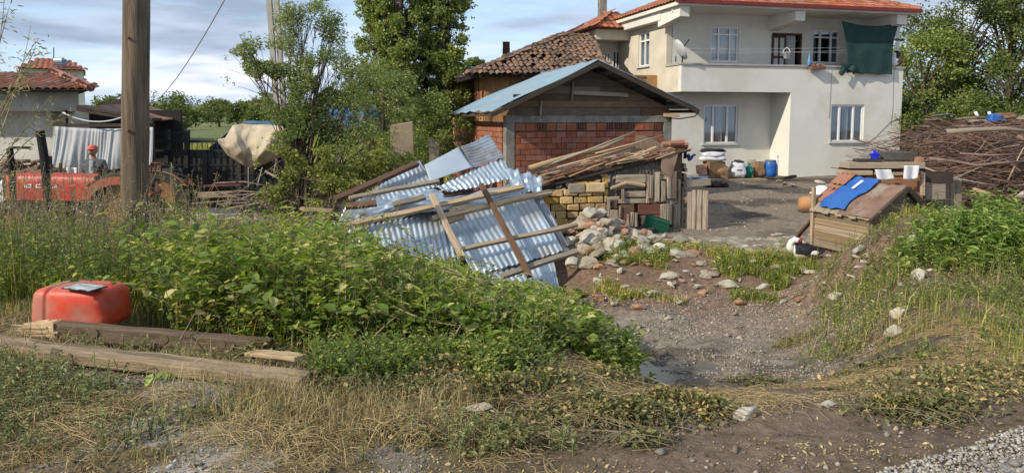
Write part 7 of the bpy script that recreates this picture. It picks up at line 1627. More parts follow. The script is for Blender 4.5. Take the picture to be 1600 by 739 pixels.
# loose light tree before the poplars
cl_ = clumps_env(50, .6, 3.7, lambda f: 1.2 * math.sin(math.pi * (.12 + .8 * f)) ** .7, .25, .45)
tree('loose_tree', 'loose light green tree in front of the poplar row', (P(598, 180, 19.5).x, 19.5), 4.7, .07, cl_, 17000, .085, LWl, aspect=.4, droop=.2, gap=.36, limb_k=.25)
cl_ = clumps_env(22, .5, 2.6, lambda f: .8 * math.sin(math.pi * (.2 + .7 * f)), .25, .4)
tree('young_tree', 'small bushy young tree left of the brick barn', (P(690, 180, 19.8).x, 19.8), 2.7, .05, cl_, 7000, .08, LPop, aspect=.5)
# willow close by
wx = P(470, 180, 13.6).x
cl_ = []
def wc_(px, py, r, dy=0): p = P(px, py, 13.6 + dy); cl_.append((p.x - wx, dy, p.z - tz(wx, 13.6), r))
for px, py, r in ((392, 96, .22), (382, 66, .16), (400, 120, .26), (420, 130, .3), (440, 110, .3), (430, 85, .22), (450, 60, .2), (445, 30, .14), (460, 15, .12), (478, 25, .12), (492, 12, .12), (512, 40, .14), (525, 30, .12), (520, 60, .15), (505, 80, .12), (500, 110, .14), (480, 95, .14), (460, 140, .35), (440, 165, .38), (470, 180, .4), (500, 175, .36), (530, 165, .28), (460, 210, .42), (500, 215, .45), (535, 205, .38), (560, 190, .28), (545, 235, .38), (480, 245, .4), (440, 205, .3), (585, 215, .3), (410, 160, .2), (520, 250, .4), (555, 265, .35), (600, 255, .3), (640, 270, .25), (545, 120, .24), (555, 150, .26), (535, 140, .24), (520, 110, .2), (545, 90, .16), (570, 165, .26), (510, 140, .26), (490, 125, .22)):
    for q in range(2): wc_(px + rnd.uniform(-8, 8), py + rnd.uniform(-8, 8), r * (1.7 if py < 130 else 1.15), rnd.uniform(-.5, .6))
tree('willow_tree', 'willow with dense lower crown and thin bare upper branches', (wx, 13.6), 3.6, .1, cl_, 46000, .066, LWl, aspect=.32, droop=.35, limb_k=.2, gap=.37, twigs=6, trunk_top=.62, limb_lo=.15, limb_hi=.6)
# shrubs beneath it
for k, (px, py, Y_, r, lab) in enumerate(((455, 262, 12.6, .45, 'dark leafy shrub at the left foot of the willow'), (560, 262, 13.0, .5, 'leafy shrub between the willow and the metal heap'), (612, 268, 13.9, .45, 'shrub right of the willow before the wall stub'), (655, 240, 18, .6, 'shrub at the foot of the poplars beside the wall stub'), (520, 285, 12.3, .35, 'low shrub right behind the dark beam of the metal heap'))):
    p = P(px, py, Y_); H = p.z - tz(p.x, Y_) + r; cl_ = [(rnd.gauss(0, r * .6), rnd.gauss(0, r * .5), H * rnd.uniform(.35, .95), r * rnd.uniform(.4, .6)) for _ in range(14)]
    tree('shrub', lab, (p.x, Y_), H, .03, cl_, 6500, .06, LW if k != 3 else LPop, cat='shrub', group='shrubs around the willow', aspect=.45, twigs=4)
# right-hand tall trees
for k, (px, Y_, H, w, n_, lab) in enumerate(((1442, 33, 5.4, 1.6, 34, 'light green tree right behind the white house'), (1500, 36, 8.0, 2.6, 56, 'broad dark tree behind the lumber heap'), (1575, 34, 9.8, 3.0, 66, 'tallest spreading tree at the upper right corner'), (1660, 31, 9, 2.8, 50, 'dark tree cut by the right picture edge'))):
    cl_ = clumps_env(n_, .4, H, lambda f: w * (.65 + .6 * math.sin(math.pi * min(1, .15 + f * .85))), .5, .95)
    tree('broad_tree', lab, (P(px, 180, Y_).x, Y_), H, .22, cl_, 34000 if k else 16000, .13, LDark if k else LPop, group='tall trees at the right', aspect=.6, limb_lo=.3)
for k, (px, Y_, H, r, lab) in enumerate(((1425, 27, 2.6, .8, 'dark bush hard against the house corner'), (1470, 26, 2.4, 1.0, 'dark bush behind the left lumber heap'), (1530, 26.5, 2.7, 1.1, 'dark bush behind the middle of the lumber heap'), (1595, 25.5, 2.5, 1.1, 'dark bush behind the right end of the lumber heap'))):
    p = P(px, 180, Y_); cl_ = [(rnd.gauss(0, r * .6), rnd.gauss(0, .4), H * rnd.uniform(.25, .95), r * .5) for _ in range(16)]
    tree('dark_bush', lab, (p.x, Y_), H, .05, cl_, 10000, .1, LDark, cat='bush', group='dark bushes under the right trees', aspect=.6)
# distant trees
for k, (px, Y_, top, w, kind, lab) in enumerate(((285, 55, 140, 33, 0, 'round dark green tree in the meadow beyond the gate'), (341, 80, 153, 20, 1, 'greyish thin tree right of the round meadow tree'), (372, 75, 158, 20, 0, 'low tree in the hedge beyond the beige tarpaulin'), (398, 62, 150, 24, 0, 'dark tree left of the willow on the field edge'), (425, 66, 155, 20, 0, 'small dark tree partly behind the willow'), (246, 70, 162, 16, 0, 'dark tree just right of the wooden pole'), (230, 95, 165, 14, 1, 'pale distant tree behind the wooden pole'), (170, 80, 146, 22, 1, 'light green treetop above the stable roof'), (322, 120, 165, 18, 1, 'small distant bush right of the round meadow tree'), (735, 60, 92, 14, 1, 'treetop peeping over the old mossy roof'), (500, 60, 140, 30, 0, 'distant tree behind the willow crown'), (545, 70, 145, 26, 0, 'distant tree between willow and poplars'), (20, 60, 120, 26, 0, 'distant tree behind the left farm building'))):
    p = P(px, top, Y_); bz = tz(p.x, Y_); H = p.z - bz; r = w / FPX * Y_; cl_ = [(rnd.gauss(0, r * .5), rnd.gauss(0, r * .5), H - r * rnd.uniform(.25, 1.7), r * rnd.uniform(.3, .5)) for _ in range(24)]
    cl_ = [(a, b_, max(.3, c), d) for a, b_, c, d in cl_]
    tree('meadow_tree', lab, (p.x, Y_), H, .12, cl_, 4200, .17 * Y_ / 60, LDark if kind == 0 else LFar, group='trees on the far meadow', aspect=.7, twigs=0)
# far hedge as one mass
n = 26000; X = rng.uniform(-70, 60, n); Y = 105 + 12 * rng.random(n) + 8 * np.sin(X * .1); hgt = .5 + 1.6 * fbm(X * .16, Y * 0, 45, 4); Z = terrain(X, Y) + hgt * rng.random(n)
V, F_ = leaves_np(np.stack([X, Y, Z], 1), np.full(n, .75), .8); tag(npmesh('far_hedgerow', V, [F_], LFar), 'far hedgerow and wood line beyond the meadow', 'hedgerow', kind='stuff')
# ---------------------------------------------------------------- weeds
def cap_height(X, Y):
    px = 800 + FPX * X / (Y * 1.0); lim = np.interp(px, [0, 240, 330, 430, 500, 540, 600, 700, 760, 830, 900, 960], [272, 285, 332, 345, 342, 352, 400, 412, 446, 466, 488, 508])
    z = CAMZ - (lim - 180) / FPX * Y; return z - terrain(X, Y)
_b = [gp(84, 524, 0), gp(424, 558, 0), gp(-60, 538, 0), gp(478, 608, 0)]
BEAMS = [((_b[0].x - .3, _b[0].y), (_b[1].x, _b[1].y), .11), ((_b[2].x, _b[2].y), (_b[3].x, _b[3].y), .12), ((tk.x - .2, tk.y), (tk.x + .2, tk.y), .2)]
def scatter(n, x0, x1, y0, y1, dens):
    X = rng.uniform(x0, x1, n); Y = rng.uniform(y0, y1, n); k = rng.random(n) < dens(X, Y)
    for (ax, ay), (bx, by), w in BEAMS:   # nothing grows through the beams and little right before them
        t = np.clip(((X - ax) * (bx - ax) + (Y - ay) * (by - ay)) / ((bx - ax) ** 2 + (by - ay) ** 2), 0, 1); d = np.hypot(X - ax - t * (bx - ax), (Y - ay - t * (by - ay))); side = (Y - ay - t * (by - ay)) < 0
        k &= ~(d < w) & ~((d < w + .16) & side & (rng.random(n) < .8))
    return X[k], Y[k]
def plants(X, Y, H, nl, Ll, Lw, lean=.25, start=.1, up=.35, r=.0035, curl=.0):
    """leafy stems -> (stemV,F),(leafV,F)"""
    n = len(X); Z = terrain(X, Y) - .02; az = rng.uniform(0, 6.283, n); ln = np.abs(rng.normal(0, lean, n)) * H
    P0 = np.stack([X, Y, Z], 1); D = np.stack([np.cos(az), np.sin(az)], 1) * ln[:, None]
    P2 = P0 + np.concatenate([D, H[:, None]], 1); P1 = P0 + np.concatenate([D * .2, H[:, None] * .6], 1)
    P2[:, 2] -= ln * curl
    SV = tubes_np(P0, P1, P2, np.full(n, r), np.full(n, r * .5), seg=3)
    t = (start + (1 - start) * (np.arange(nl)[None] + rng.random((n, nl))) / nl)[..., None]
    B = (1 - t) ** 2 * P0[:, None] + 2 * t * (1 - t) * P1[:, None] + t ** 2 * P2[:, None]; B = B.reshape(-1, 3)
    a = rng.uniform(0, 6.283, len(B)); D = np.stack([np.cos(a), np.sin(a), rng.normal(up, .35, len(B))], 1); D /= np.linalg.norm(D, axis=1, keepdims=True)
    Nn = np.stack([rng.normal(0, .35, len(B)), rng.normal(0, .35, len(B)), np.ones(len(B))], 1)
    sz = rng.uniform(.55, 1.25, len(B)) * np.repeat(rng.uniform(.75, 1.2, n), nl)
    LV = ovate_np(B, D, Nn, Ll * sz, Lw * sz)
    return SV, LV
def blades(X, Y, H, W_, lean=.5, droop=.3, Z=None):
    n = len(X); Z = terrain(X, Y) - .01 if Z is None else Z; az = rng.uniform(0, 6.283, n); l = np.abs(rng.normal(0, lean, n)) * H
    d = np.stack([np.cos(az), np.sin(az), 0 * az], 1); s = np.stack([-np.sin(az + rng.normal(0, .8, n)), np.cos(az), 0 * az], 1) * (W_ * .5)[:, None]
    B = np.stack([X, Y, Z], 1); M_ = B + d * (l * .3)[:, None]; M_[:, 2] += H * .6; T = B + d * l[:, None]; T[:, 2] += H * (1 - droop * rng.random(n))
    V = np.stack([B - s, B + s, M_ + s * .8, M_ - s * .8, T], 1).reshape(-1, 3); i = (np.arange(n) * 5)[:, None]
    return V, [i + np.array([[0, 1, 2, 3]]), i + np.array([[3, 2, 4]])]
def stuff(name, parts, m, label, cat):
    V, F_ = join(parts); return tag(npmesh(name, V, F_, m), label, cat, kind='stuff')
px_of = lambda X, Y: 800 + FPX * X / Y
def dL(X, Y):
    e = .5 * (fbm(X * 1.5, Y * 1.5, 211, 3) - .5)
    front = np.interp(X, [-5, -3.6, -2.9, -2, -1], [5.6, 5.9, 6.0, 5.5, 5.2])
    return ss(0, .3, Y + e - front) * (1 - ss(12.6, 13.4, Y)) * (1 - ss(-1.9, -1.0, X - .1 * (Y - 6) * -1)) * (1 - .55 * ss(10, 12, Y) * ss(-4.6, -3.6, X))
# --- bramble thicket in the centre
def dC(X, Y):
    e = .9 * (fbm(X * 1.6, Y * 2, 201, 3) - .45)
    front = np.interp(X, [-3, -1.6, -.8, 0, .8], [5.4, 5.1, 4.9, 4.75, 4.85])
    return ss(0, .35, Y + e - front) * (1 - ss(9.2, 10.4, Y)) * (1 - ss(.62, .95, X + e * 1.2 - .02 * (Y - 5))) * ss(-3.4, -2.2, X + e)
X, Y = scatter(5200, -3.4, 1.1, 4.6, 10.5, dC); H = np.clip(np.minimum(rng.uniform(.5, 1.05, len(X)), cap_height(X, Y) * rng.uniform(.6, 1.12, len(X)) * np.where(rng.random(len(X)) < .05, 1.25, 1)), .12, 1.2)
H *= (.6 + .4 * ss(0, .7, Y - 4.8)) * (.35 + 1.25 * fbm(X * 1.9, Y * 1.9, 205, 3))
sv, lv = plants(X, Y, H, 16, .064, .044, lean=.36, start=.15, curl=.2)
stuff('bramble_leaves', [lv], LG, 'dense green bramble and weed leaves filling the ditch edge', 'brambles'); stuff('bramble_stems', [sv], STEM, 'green stems inside the bramble thicket', 'stems')
X, Y = scatter(4200, -3.2, .95, 4.7, 9.8, dC); H = np.clip(np.minimum(rng.uniform(.3, .8, len(X)), cap_height(X, Y) * .9), .1, 1); sv, lv = plants(X, Y, H, 10, .034, .017, lean=.4)
stuff('herb_leaves', [lv], LGG, 'fine grey green herb leaves mixed in the thicket', 'herbs'); stuff('herb_stems', [sv], STEM, 'thin herb stems in the thicket', 'stems')
X, Y = scatter(900, -3.0, .95, 4.8, 9.5, dC); H = np.clip(cap_height(X, Y) * rng.uniform(.6, 1.1, len(X)), .15, 1.1); sv, lv = plants(X, Y, H, 14, .095, .062, lean=.45, start=.3, curl=.4); stuff('large_leaves', [lv], LBig, 'larger pale leaves standing out of the thicket', 'brambles'); stuff('large_leaf_stems', [sv], STEMR, 'taller stems standing out of the thicket', 'stems')
X, Y = scatter(1500, -3.2, .95, 4.8, 9.5, dC); H = np.clip(cap_height(X, Y) * rng.uniform(.6, 1.2, len(X)), .2, 1.2); sv, lv = plants(X, Y, H, 20, .085, .015, lean=.4, start=.2, curl=.3); stuff('narrow_leaves', [lv], LNar, 'narrow bright leaves of taller weeds in the thicket', 'weeds')
X, Y = scatter(1500, -8, .9, 4.8, 12, lambda x, y: np.maximum(dL(x, y), dC(x, y))); H = np.clip(cap_height(X, Y) * rng.uniform(.7, 1.4, len(X)), .2, 1.3); sv, lv = plants(X, Y, H, 8, .03, .008, lean=.35, start=.6); stuff('dead_stems', [sv], STEMR, 'dead tan stalks standing among the weeds', 'stems'); stuff('dead_leaves', [lv], LDry, 'shrivelled brown leaves on the dead stalks', 'stems')
# arching canes, each a thing
def cane(pts, r, lab, leaves=26, ls=.055, lm=LG, stem=STEMR, grp='arching canes over the thicket'):
    P_ = [Vector(p) for p in pts]; t = thing('bramble_cane', P_[0], lab, 'cane', grp); mb = MB()
    def cr(f):
        f = f * (len(P_) - 1); i = min(int(f), len(P_) - 2); g = f - i; a = P_[max(i - 1, 0)]; b_ = P_[i]; c = P_[i + 1]; d = P_[min(i + 2, len(P_) - 1)]
        return .5 * ((2 * b_) + (c - a) * g + (2 * a - 5 * b_ + 4 * c - d) * g * g + (3 * b_ - a - 3 * c + d) * g ** 3)
    mb.tube([cr(i / 14) for i in range(15)], [r * (1 - .6 * i / 14) for i in range(15)], 6); mb.build('stem', stem, t, smooth=True)
    B = np.array([cr(rnd.uniform(.2, 1)) for _ in range(leaves)]); a = rng.uniform(0, 6.283, leaves); D = np.stack([np.cos(a), np.sin(a), rng.normal(.1, .3, leaves)], 1); D /= np.linalg.norm(D, axis=1, keepdims=True)
    V, F_ = ovate_np(B, D, np.stack([rng.normal(0, .3, leaves), rng.normal(0, .3, leaves), np.ones(leaves)], 1), rng.uniform(.6, 1.2, leaves) * ls, rng.uniform(.6, 1.2, leaves) * ls * .7); npmesh('leaves', V, [F_], lm, parent=t); return t
canes = [([(480, 420, 6.6), (560, 385, 6.2), (650, 400, 5.9), (760, 445, 5.6)], .007, 'pale cane arching over the top of the thicket'), ([(600, 470, 5.3), (660, 498, 5.1), (740, 512, 5.1), (830, 520, 5.1)], .008, 'pale cane stretched level across the thicket front'), ([(680, 420, 5.8), (760, 440, 5.6), (850, 470, 5.5), (930, 500, 5.4)], .006, 'cane drooping to the right end of the thicket'), ([(560, 560, 4.9), (590, 520, 5.0), (640, 480, 5.2), (700, 455, 5.4)], .007, 'reddish cane rising steeply out of the thicket centre'), ([(735, 555, 4.9), (762, 525, 4.9), (800, 480, 5.0), (850, 450, 5.2)], .007, 'reddish cane crossing the dark gap at the thicket front'), ([(700, 540, 4.9), (725, 500, 5.0), (740, 465, 5.0), (750, 440, 5.2)], .006, 'short reddish cane upright in the thicket front'), ([(250, 590, 4.8), (330, 450, 5.6), (390, 400, 6.4), (470, 395, 6.6)], .006, 'thin cane bowing over the left end of the thicket'), ([(860, 545, 5.1), (905, 505, 5.2), (935, 490, 5.3), (960, 500, 5.4)], .006, 'cane curling over the gully edge'), ([(330, 400, 9), (300, 345, 10), (270, 315, 10.3), (268, 255, 10.5)], .011, 'tall bent stem with a leafy tip standing before the black gate'), ([(340, 395, 9.4), (370, 335, 9.8), (400, 305, 10.2), (440, 285, 10.4)], .01, 'long bare grey stem slanting up before the brush heap'), ([(455, 420, 8.2), (430, 370, 8.6), (395, 330, 9.2), (378, 318, 9.4)], .009, 'grey stem leaning left out of the weeds under the willow'), ([(930, 462, 8.4), (890, 480, 7.6), (860, 500, 7.0), (820, 520, 6.6)], .007, 'long pale stalk lying over the bank into the thicket')]
for pts, r, lab in canes: cane([P(*p) for p in pts], r, lab)
for k in range(30):
    px = rnd.uniform(380, 900); Yk = rnd.uniform(5.4, 8.6); p = P(px, 500, Yk); a = Vector((p.x, Yk, tz(p.x, Yk))); h_ = max(.25, float(cap_height(np.array([p.x]), np.array([Yk]))[0]) + rnd.uniform(-.02, .1)); d = rnd.choice((-1, 1)) * rnd.uniform(.3, .8)
    cane([a, a + Vector((d * .15, 0, h_ * .7)), a + Vector((d * .5, rnd.uniform(-.2, .2), h_)), a + Vector((d, rnd.uniform(-.3, .3), h_ * .8))], rnd.uniform(.004, .007), 'thin cane arching over the ' + ('far left' if px < 460 else 'left half' if px < 570 else 'middle' if px < 680 else 'right half' if px < 790 else 'far right') + (' front' if Yk < 6.6 else ' back') + ' of the brambles, bowing ' + ('right' if d > 0 else 'left'), 18)
# --- left meadow weeds
X, Y = scatter(15000, -9.5, -.6, 5.4, 13.4, dL); k = rng.random(len(X)) < np.clip(9 / Y ** 1.1, .25, 1); X, Y = X[k], Y[k]
H = np.clip(np.minimum(rng.uniform(.35, .85, len(X)), cap_height(X, Y) * rng.uniform(.7, 1.1, len(X))), .12, 1.1)
H *= (.35 + 1.2 * fbm(X * 1.6, Y * 1.6, 215, 3)) * np.where(rng.random(len(X)) < .05, 1.4, 1)
half = len(X) // 2
sv, lv = plants(X[:half], Y[:half], H[:half], 13, .036, .015, lean=.2); sv2, lv2 = plants(X[half:], Y[half:], H[half:] * .8, 12, .046, .03, lean=.25)
stuff('weed_leaves', [lv], LH, 'fine leaved tall weeds of the left meadow', 'weeds'); stuff('broad_weed_leaves', [lv2], LG, 'broader leaved weeds of the left meadow', 'weeds'); stuff('weed_stems', [sv, sv2], STEM, 'stems of the left meadow weeds', 'stems')
# small seed heads and pale flowers
X, Y = scatter(15000, -9.5, -.8, 5.6, 12.5, lambda x, y: dL(x, y) * ss(.42, .6, fbm(x * .9, y * .9, 221, 3))); Hc = np.clip(np.minimum(rng.uniform(.4, .9, len(X)), cap_height(X, Y) * rng.uniform(.8, 1.12, len(X))), .1, 1.1)
Cn = np.stack([X + rng.normal(0, .05, len(X)), Y, terrain(X, Y) + Hc], 1); Cn = np.repeat(Cn, 3, 0) + rng.normal(0, .014, (len(X) * 3, 3)); V, F_ = leaves_np(Cn, np.full(len(Cn), .02), .7); stuff('seed_heads', [(V, F_)], LPink, 'pale seed heads and tiny pinkish flowers over the left weeds', 'flowers')
# grass everywhere among them
def dG(X, Y): return np.maximum(dL(X, Y), dC(X, Y) * .5)
X, Y = scatter(60000, -9, .9, 4.9, 13, dG); H = np.clip(np.minimum(rng.uniform(.15, .6, len(X)), cap_height(X, Y) * .85), .06, .8) * (.5 + .8 * fbm(X * 1.3, Y * 1.3, 216, 3)); stuff('tall_grass', [blades(X, Y, H, rng.uniform(.004, .009, len(X)))], LGr, 'green and yellowing grass among the weeds', 'grass')
X, Y = scatter(26000, -6, .6, 3.2, 6.3, lambda x, y: ss(.36, .55, fbm(x * 1.6, y * 1.6, 231, 4)) * (.35 + .65 * ss(3.9, 4.5, y)) * (1 - ss(-.8, .4, x))); stuff('front_grass', [blades(X, Y, rng.uniform(.04, .17, len(X)), rng.uniform(.003, .006, len(X)), .8)], LMix, 'short grass around the two beams', 'grass')
# grey-green low herbs lower left
X, Y = scatter(6500, -5, .3, 3.3, 5.3, lambda x, y: np.maximum(ss(.38, .5, fbm(x * 1.1 + 3, y * 1.1, 241, 3)) * ss(-1.9, -2.7, x), .8 * ss(.5, .6, fbm(x * 2.1 + 3, y * 2.6, 242, 3)))); sv, lv = plants(X, Y, rng.uniform(.05, .2, len(X)), 13, .028, .012, lean=.45); stuff('low_herb_leaves', [lv], LGG, 'low grey green herbs at the lower left', 'herbs'); stuff('low_herb_stems', [sv], STEM, 'stems of the low grey green herbs', 'stems')
# dry upright tufts
def tuft(X, Y, n, rad, H): 
    i = rng.integers(0, len(X), n); return X[i] + rng.normal(0, rad, n), Y[i] + rng.normal(0, rad, n), rng.uniform(.5, 1, n) * H
tx_, ty_ = [], []
for px, py in ((455, 640), (430, 630), (400, 615), (480, 650), (350, 600), (560, 655), (520, 665), (600, 640), (640, 660), (300, 590), (250, 580), (380, 650), (20, 560), (120, 560), (700, 640)): p = G(px, py); tx_.append(p.x); ty_.append(p.y)
a, b_, c_ = tuft(np.array(tx_), np.array(ty_), 3000, .17, .20); stuff('dry_tufts', [blades(a, b_, c_, rng.uniform(.002, .0045, len(a)), .8)], LDry, 'upright tufts of dry grass along the beams and verge', 'dry grass')
# straw litter
def strands(X, Y, L_, r, lift, arch=.02):
    n = len(X); az = rng.uniform(0, 6.283, n); d = np.stack([np.cos(az), np.sin(az)], 1) * L_[:, None] * .5
    a = np.stack([X - d[:, 0], Y - d[:, 1]], 1); c = np.stack([X + d[:, 0], Y + d[:, 1]], 1)
    P0 = np.concatenate([a, (terrain(a[:, 0], a[:, 1]) + lift * rng.random(n))[:, None]], 1); P2 = np.concatenate([c, (terrain(c[:, 0], c[:, 1]) + lift * rng.random(n))[:, None]], 1)
    P1 = (P0 + P2) / 2 + np.stack([rng.normal(0, .03, n), rng.normal(0, .03, n), np.abs(rng.normal(0, arch, n)) + .005], 1); return tubes_np(P0, P1, P2, np.full(n, r), np.full(n, r * .7), seg=3)
def dS(X, Y):
    left = (1 - ss(-.5, .5, X)) * ss(3.0, 3.4, Y) * (1 - ss(5.2, 5.8, Y)); right = ss(1.0, 2.2, X) * ss(3.9, 4.3, Y + .15 * (fbm(X * 2, Y * 2, 9, 3) - .5) * 4) * (1 - ss(5.3, 6.6, Y)); mid = ss(-.6, 0, X) * (1 - ss(1.4, 2.2, X)) * ss(3.7, 4.0, Y) * (1 - ss(4.7, 5, Y)) * .6
    return (left + right + mid) * ss(.36, .56, fbm(X * 1.8, Y * 1.8, 251, 4))
X, Y = scatter(110000, -5.5, 6, 3.0, 6.6, dS); stuff('straw_litter', [strands(X, Y, rng.uniform(.03, .17, len(X)), .0013, .03)], STRAW, 'dry straw scattered and trodden over the verge', 'straw')
X, Y = scatter(26000, -5.5, .8, 3.4, 5.4, lambda x, y: ss(.5, .6, fbm(x * 2.3 + 2, y * 2.3, 259, 3))); stuff('straw_drifts', [strands(X, Y, rng.uniform(.05, .22, len(X)), .0016, .07, .03)], STRAW, 'loose golden straw drifted into low piles at the left verge', 'straw')
# wilted, pulled-up weeds in heaps
def wilt_heap(px, py, rx, ry, hz, n):
    p = G(px, py); X = p.x + rng.normal(0, rx * .5, n); Y = p.y + rng.normal(0, ry * .5, n); q = np.exp(-((X - p.x) / rx) ** 2 - ((Y - p.y) / ry) ** 2); return np.stack([X, Y, terrain(X, Y) + .01 + hz * q * rng.random(n)], 1)
heaps = [(795, 690, .16, .09, .11, 420), (870, 610, .3, .16, .12, 700), (960, 600, .3, .14, .12, 700), (980, 660, .34, .13, .12, 1000), (1050, 640, .3, .12, .12, 900), (1110, 650, .16, .1, .1, 420), (920, 640, .26, .14, .1, 600), (1000, 695, .14, .08, .06, 300), (700, 590, .35, .22, .14, 900), (640, 620, .28, .18, .12, 600), (560, 620, .3, .2, .12, 700), (780, 620, .3, .18, .12, 800), (1240, 540, .25, .16, .09, 500), (1420, 655, .24, .12, .1, 500), (1460, 640, .3, .14, .1, 600), (1390, 640, .22, .12, .08, 400), (1500, 610, .5, .25, .08, 800), (1330, 590, .5, .2, .08, 700), (1560, 600, .5, .25, .12, 900), (1180, 600, .35, .12, .06, 400), (1430, 600, .5, .25, .08, 700), (420, 560, .3, .2, .12, 600), (660, 690, .2, .1, .05, 160), (300, 660, .3, .15, .05, 200), (500, 600, .25, .15, .1, 400), (850, 655, .15, .1, .08, 250)]
C_ = np.concatenate([wilt_heap(*h_) for h_ in heaps]); n = len(C_); D = rdir(n); D[:, 2] *= .5; D /= np.linalg.norm(D, axis=1, keepdims=True); Nn = rdir(n, 1.2)
lv = ovate_np(C_, D, Nn, rng.uniform(.012, .045, n), rng.uniform(.007, .028, n)); stuff('wilted_leaves', [lv], LWilt, 'crumpled wilted leaves of pulled up weeds heaped along the verge', 'wilted weeds')
i = rng.integers(0, n, 1500); st_ = strands(C_[i, 0] + rng.normal(0, .05, 1500), C_[i, 1] + rng.normal(0, .04, 1500), rng.uniform(.1, .36, 1500), .002, .07, .025); stuff('wilted_stems', [st_], STEMR, 'tangled pale stems of the pulled up weeds', 'wilted weeds')
X, Y = scatter(7000, -1.2, .5, 4.1, 5.6, lambda x, y: ss(.42, .56, fbm(x * 2.1, y * 2.1, 255, 3)) * ss(4.0, 4.4, y)); sv, lv = plants(X[:2400], Y[:2400], rng.uniform(.05, .26, 2400)[:len(X)], 9, .034, .02, lean=.7)
stuff('verge_weed_leaves', [lv], LG, 'low weeds between the thicket and the verge', 'weeds'); stuff('verge_weed_stems', [sv], STEM, 'stems of the low verge weeds', 'stems')
X, Y = scatter(30000, -6, 6, 2.9, 4.6, lambda x, y: ss(.35, .6, fbm(x * 3, y * 3, 257, 3))); V, F_ = leaves_np(np.stack([X, Y, terrain(X, Y) + .006], 1), rng.uniform(.008, .03, len(X)), .4, flat=2); stuff('leaf_litter', [(V, F_)], LDry, 'crumbs of dry leaf and chaff over the verge', 'litter')
# --- right slope
def dR(X, Y): return ss(2.7, 3.5, X - .35 * (Y - 7)) * ss(4.6, 5.2, Y) * (1 - ss(9.2, 10.0, Y)) * ss(.40, .54, fbm(X * 1.3, Y * 1.3, 261, 4) + .05 * ss(4, 7, X))
X, Y = scatter(10000, 2.4, 8.5, 4.6, 10, dR); sv, lv = plants(X, Y, rng.uniform(.05, .22, len(X)) * (1 + .8 * ss(4, 6.5, X)), 8, .032, .016, lean=.5); stuff('slope_weed_leaves', [lv], LH, 'low weeds on the right slope', 'weeds'); stuff('slope_weed_stems', [sv], STEM, 'stems of the right slope weeds', 'stems')
X, Y = scatter(15000, 2.2, 8.5, 4.5, 10, lambda x, y: ss(2.6, 3.4, x - .35 * (y - 7)) * ss(.42, .52, fbm(x * 1.1 + 5, y * 1.1, 271, 3))); stuff('slope_grass', [blades(X, Y, rng.uniform(.05, .24, len(X)), rng.uniform(.003, .007, len(X)), .7)], LGr, 'thin grass on the right slope', 'grass')
X, Y = scatter(2600, 3.0, 7.5, 4.7, 8.2, lambda x, y: ss(.48, .6, fbm(x * 1.2 + 9, y * 1.2, 281, 3))); stuff('slope_dry_grass', [blades(X, Y, rng.uniform(.1, .38, len(X)), rng.uniform(.002, .005, len(X)), .5), strands(X, Y, rng.uniform(.1, .4, len(X)), .002, .03)], LDry, 'dry brown grass on the right slope', 'dry grass')
# bank-top grass clumps
def dB(X, Y): p = px_of(X, Y); return ss(905, 960, p) * (1 - ss(1290, 1330, p)) * ss(9.3, 9.8, Y) * (1 - ss(11.2, 11.7, Y)) * ss(.44, .53, fbm(X * 1.5 + 2, Y * 2.2, 291, 3))
X, Y = scatter(24000, .8, 5, 9.2, 11.8, dB); stuff('bank_grass', [blades(X, Y, rng.uniform(.06, .2, len(X)), rng.uniform(.005, .01, len(X)), .6)], LGr, 'green grass clumps on the gully bank', 'grass')
X, Y = scatter(4200, .8, 5, 9.2, 11.8, dB); sv, lv = plants(X, Y, rng.uniform(.06, .2, len(X)), 8, .04, .022, lean=.5); stuff('bank_weed_leaves', [lv], LH, 'leafy weeds on the gully bank', 'weeds')
X, Y = scatter(9000, 4.0, 6.8, 9.6, 11, lambda x, y: ss(.46, .56, fbm(x * 1.9, y * 1.9, 295, 3))); stuff('mound_grass', [blades(X, Y, rng.uniform(.05, .2, len(X)), rng.uniform(.003, .008, len(X)), .6)], LGr, 'sparse grass on the dirt mound by the hutch', 'grass')
X, Y = scatter(16000, -7, -3.5, 12.8, 30, lambda x, y: np.full(len(x), .8)); X2, Y2 = scatter(40000, -20, -2, 20, 60, lambda x, y: np.full(len(x), .9)); stuff('meadow_grass', [blades(X2, Y2, rng.uniform(.15, .45, len(X2)), rng.uniform(.02, .05, len(X2)), .6)], LGr, 'green meadow grass beyond the gate', 'grass')
# --- named tall weeds at the right
def weed_thing(px, py_top, Y_, n, spread, nl, Ll, Lw, lm, lab, name='tall_weed', lean=.35, grp=None, base_py=None, curl=.5):
    p = P(px, py_top, Y_); bz = tz(p.x, Y_); H = p.z - bz; t = thing(name, (p.x, Y_, bz), lab, 'weed', grp)
    X = p.x + rng.normal(0, spread, n); Y = Y_ + rng.normal(0, spread * .6, n); sv, lv = plants(X, Y, H * rng.uniform(.5, 1.03, n), nl, Ll, Lw, lean=lean, start=.12, curl=curl, r=.006)
    tag(npmesh('stems', sv[0], [sv[1]], STEM, parent=t), kind='stuff'); npmesh('leaves', lv[0], [lv[1]], lm, parent=t); return t
LBr = leafmat('bright_weed_leaf', [(0, (.05, .10, .03)), (.5, (.10, .18, .05)), (1, (.20, .29, .10))])
weed_thing(1560, 290, 9.2, 14, .09, 28, .11, .026, LBr, 'tallest nodding weed with narrow leaves before the brushwood', lean=.22)
weed_thing(1545, 318, 8.5, 90, .4, 22, .10, .028, LBr, 'broad bright clump of nodding weeds at the right edge', grp='tall weeds on the right mound')
weed_thing(1478, 330, 8.7, 70, .3, 22, .09, .027, LBr, 'bright weed clump left of the broad one on the mound', grp='tall weeds on the right mound')
weed_thing(1600, 312, 8.4, 70, .3, 22, .10, .028, LBr, 'bright weed clump cut by the right picture edge', grp='tall weeds on the right mound')
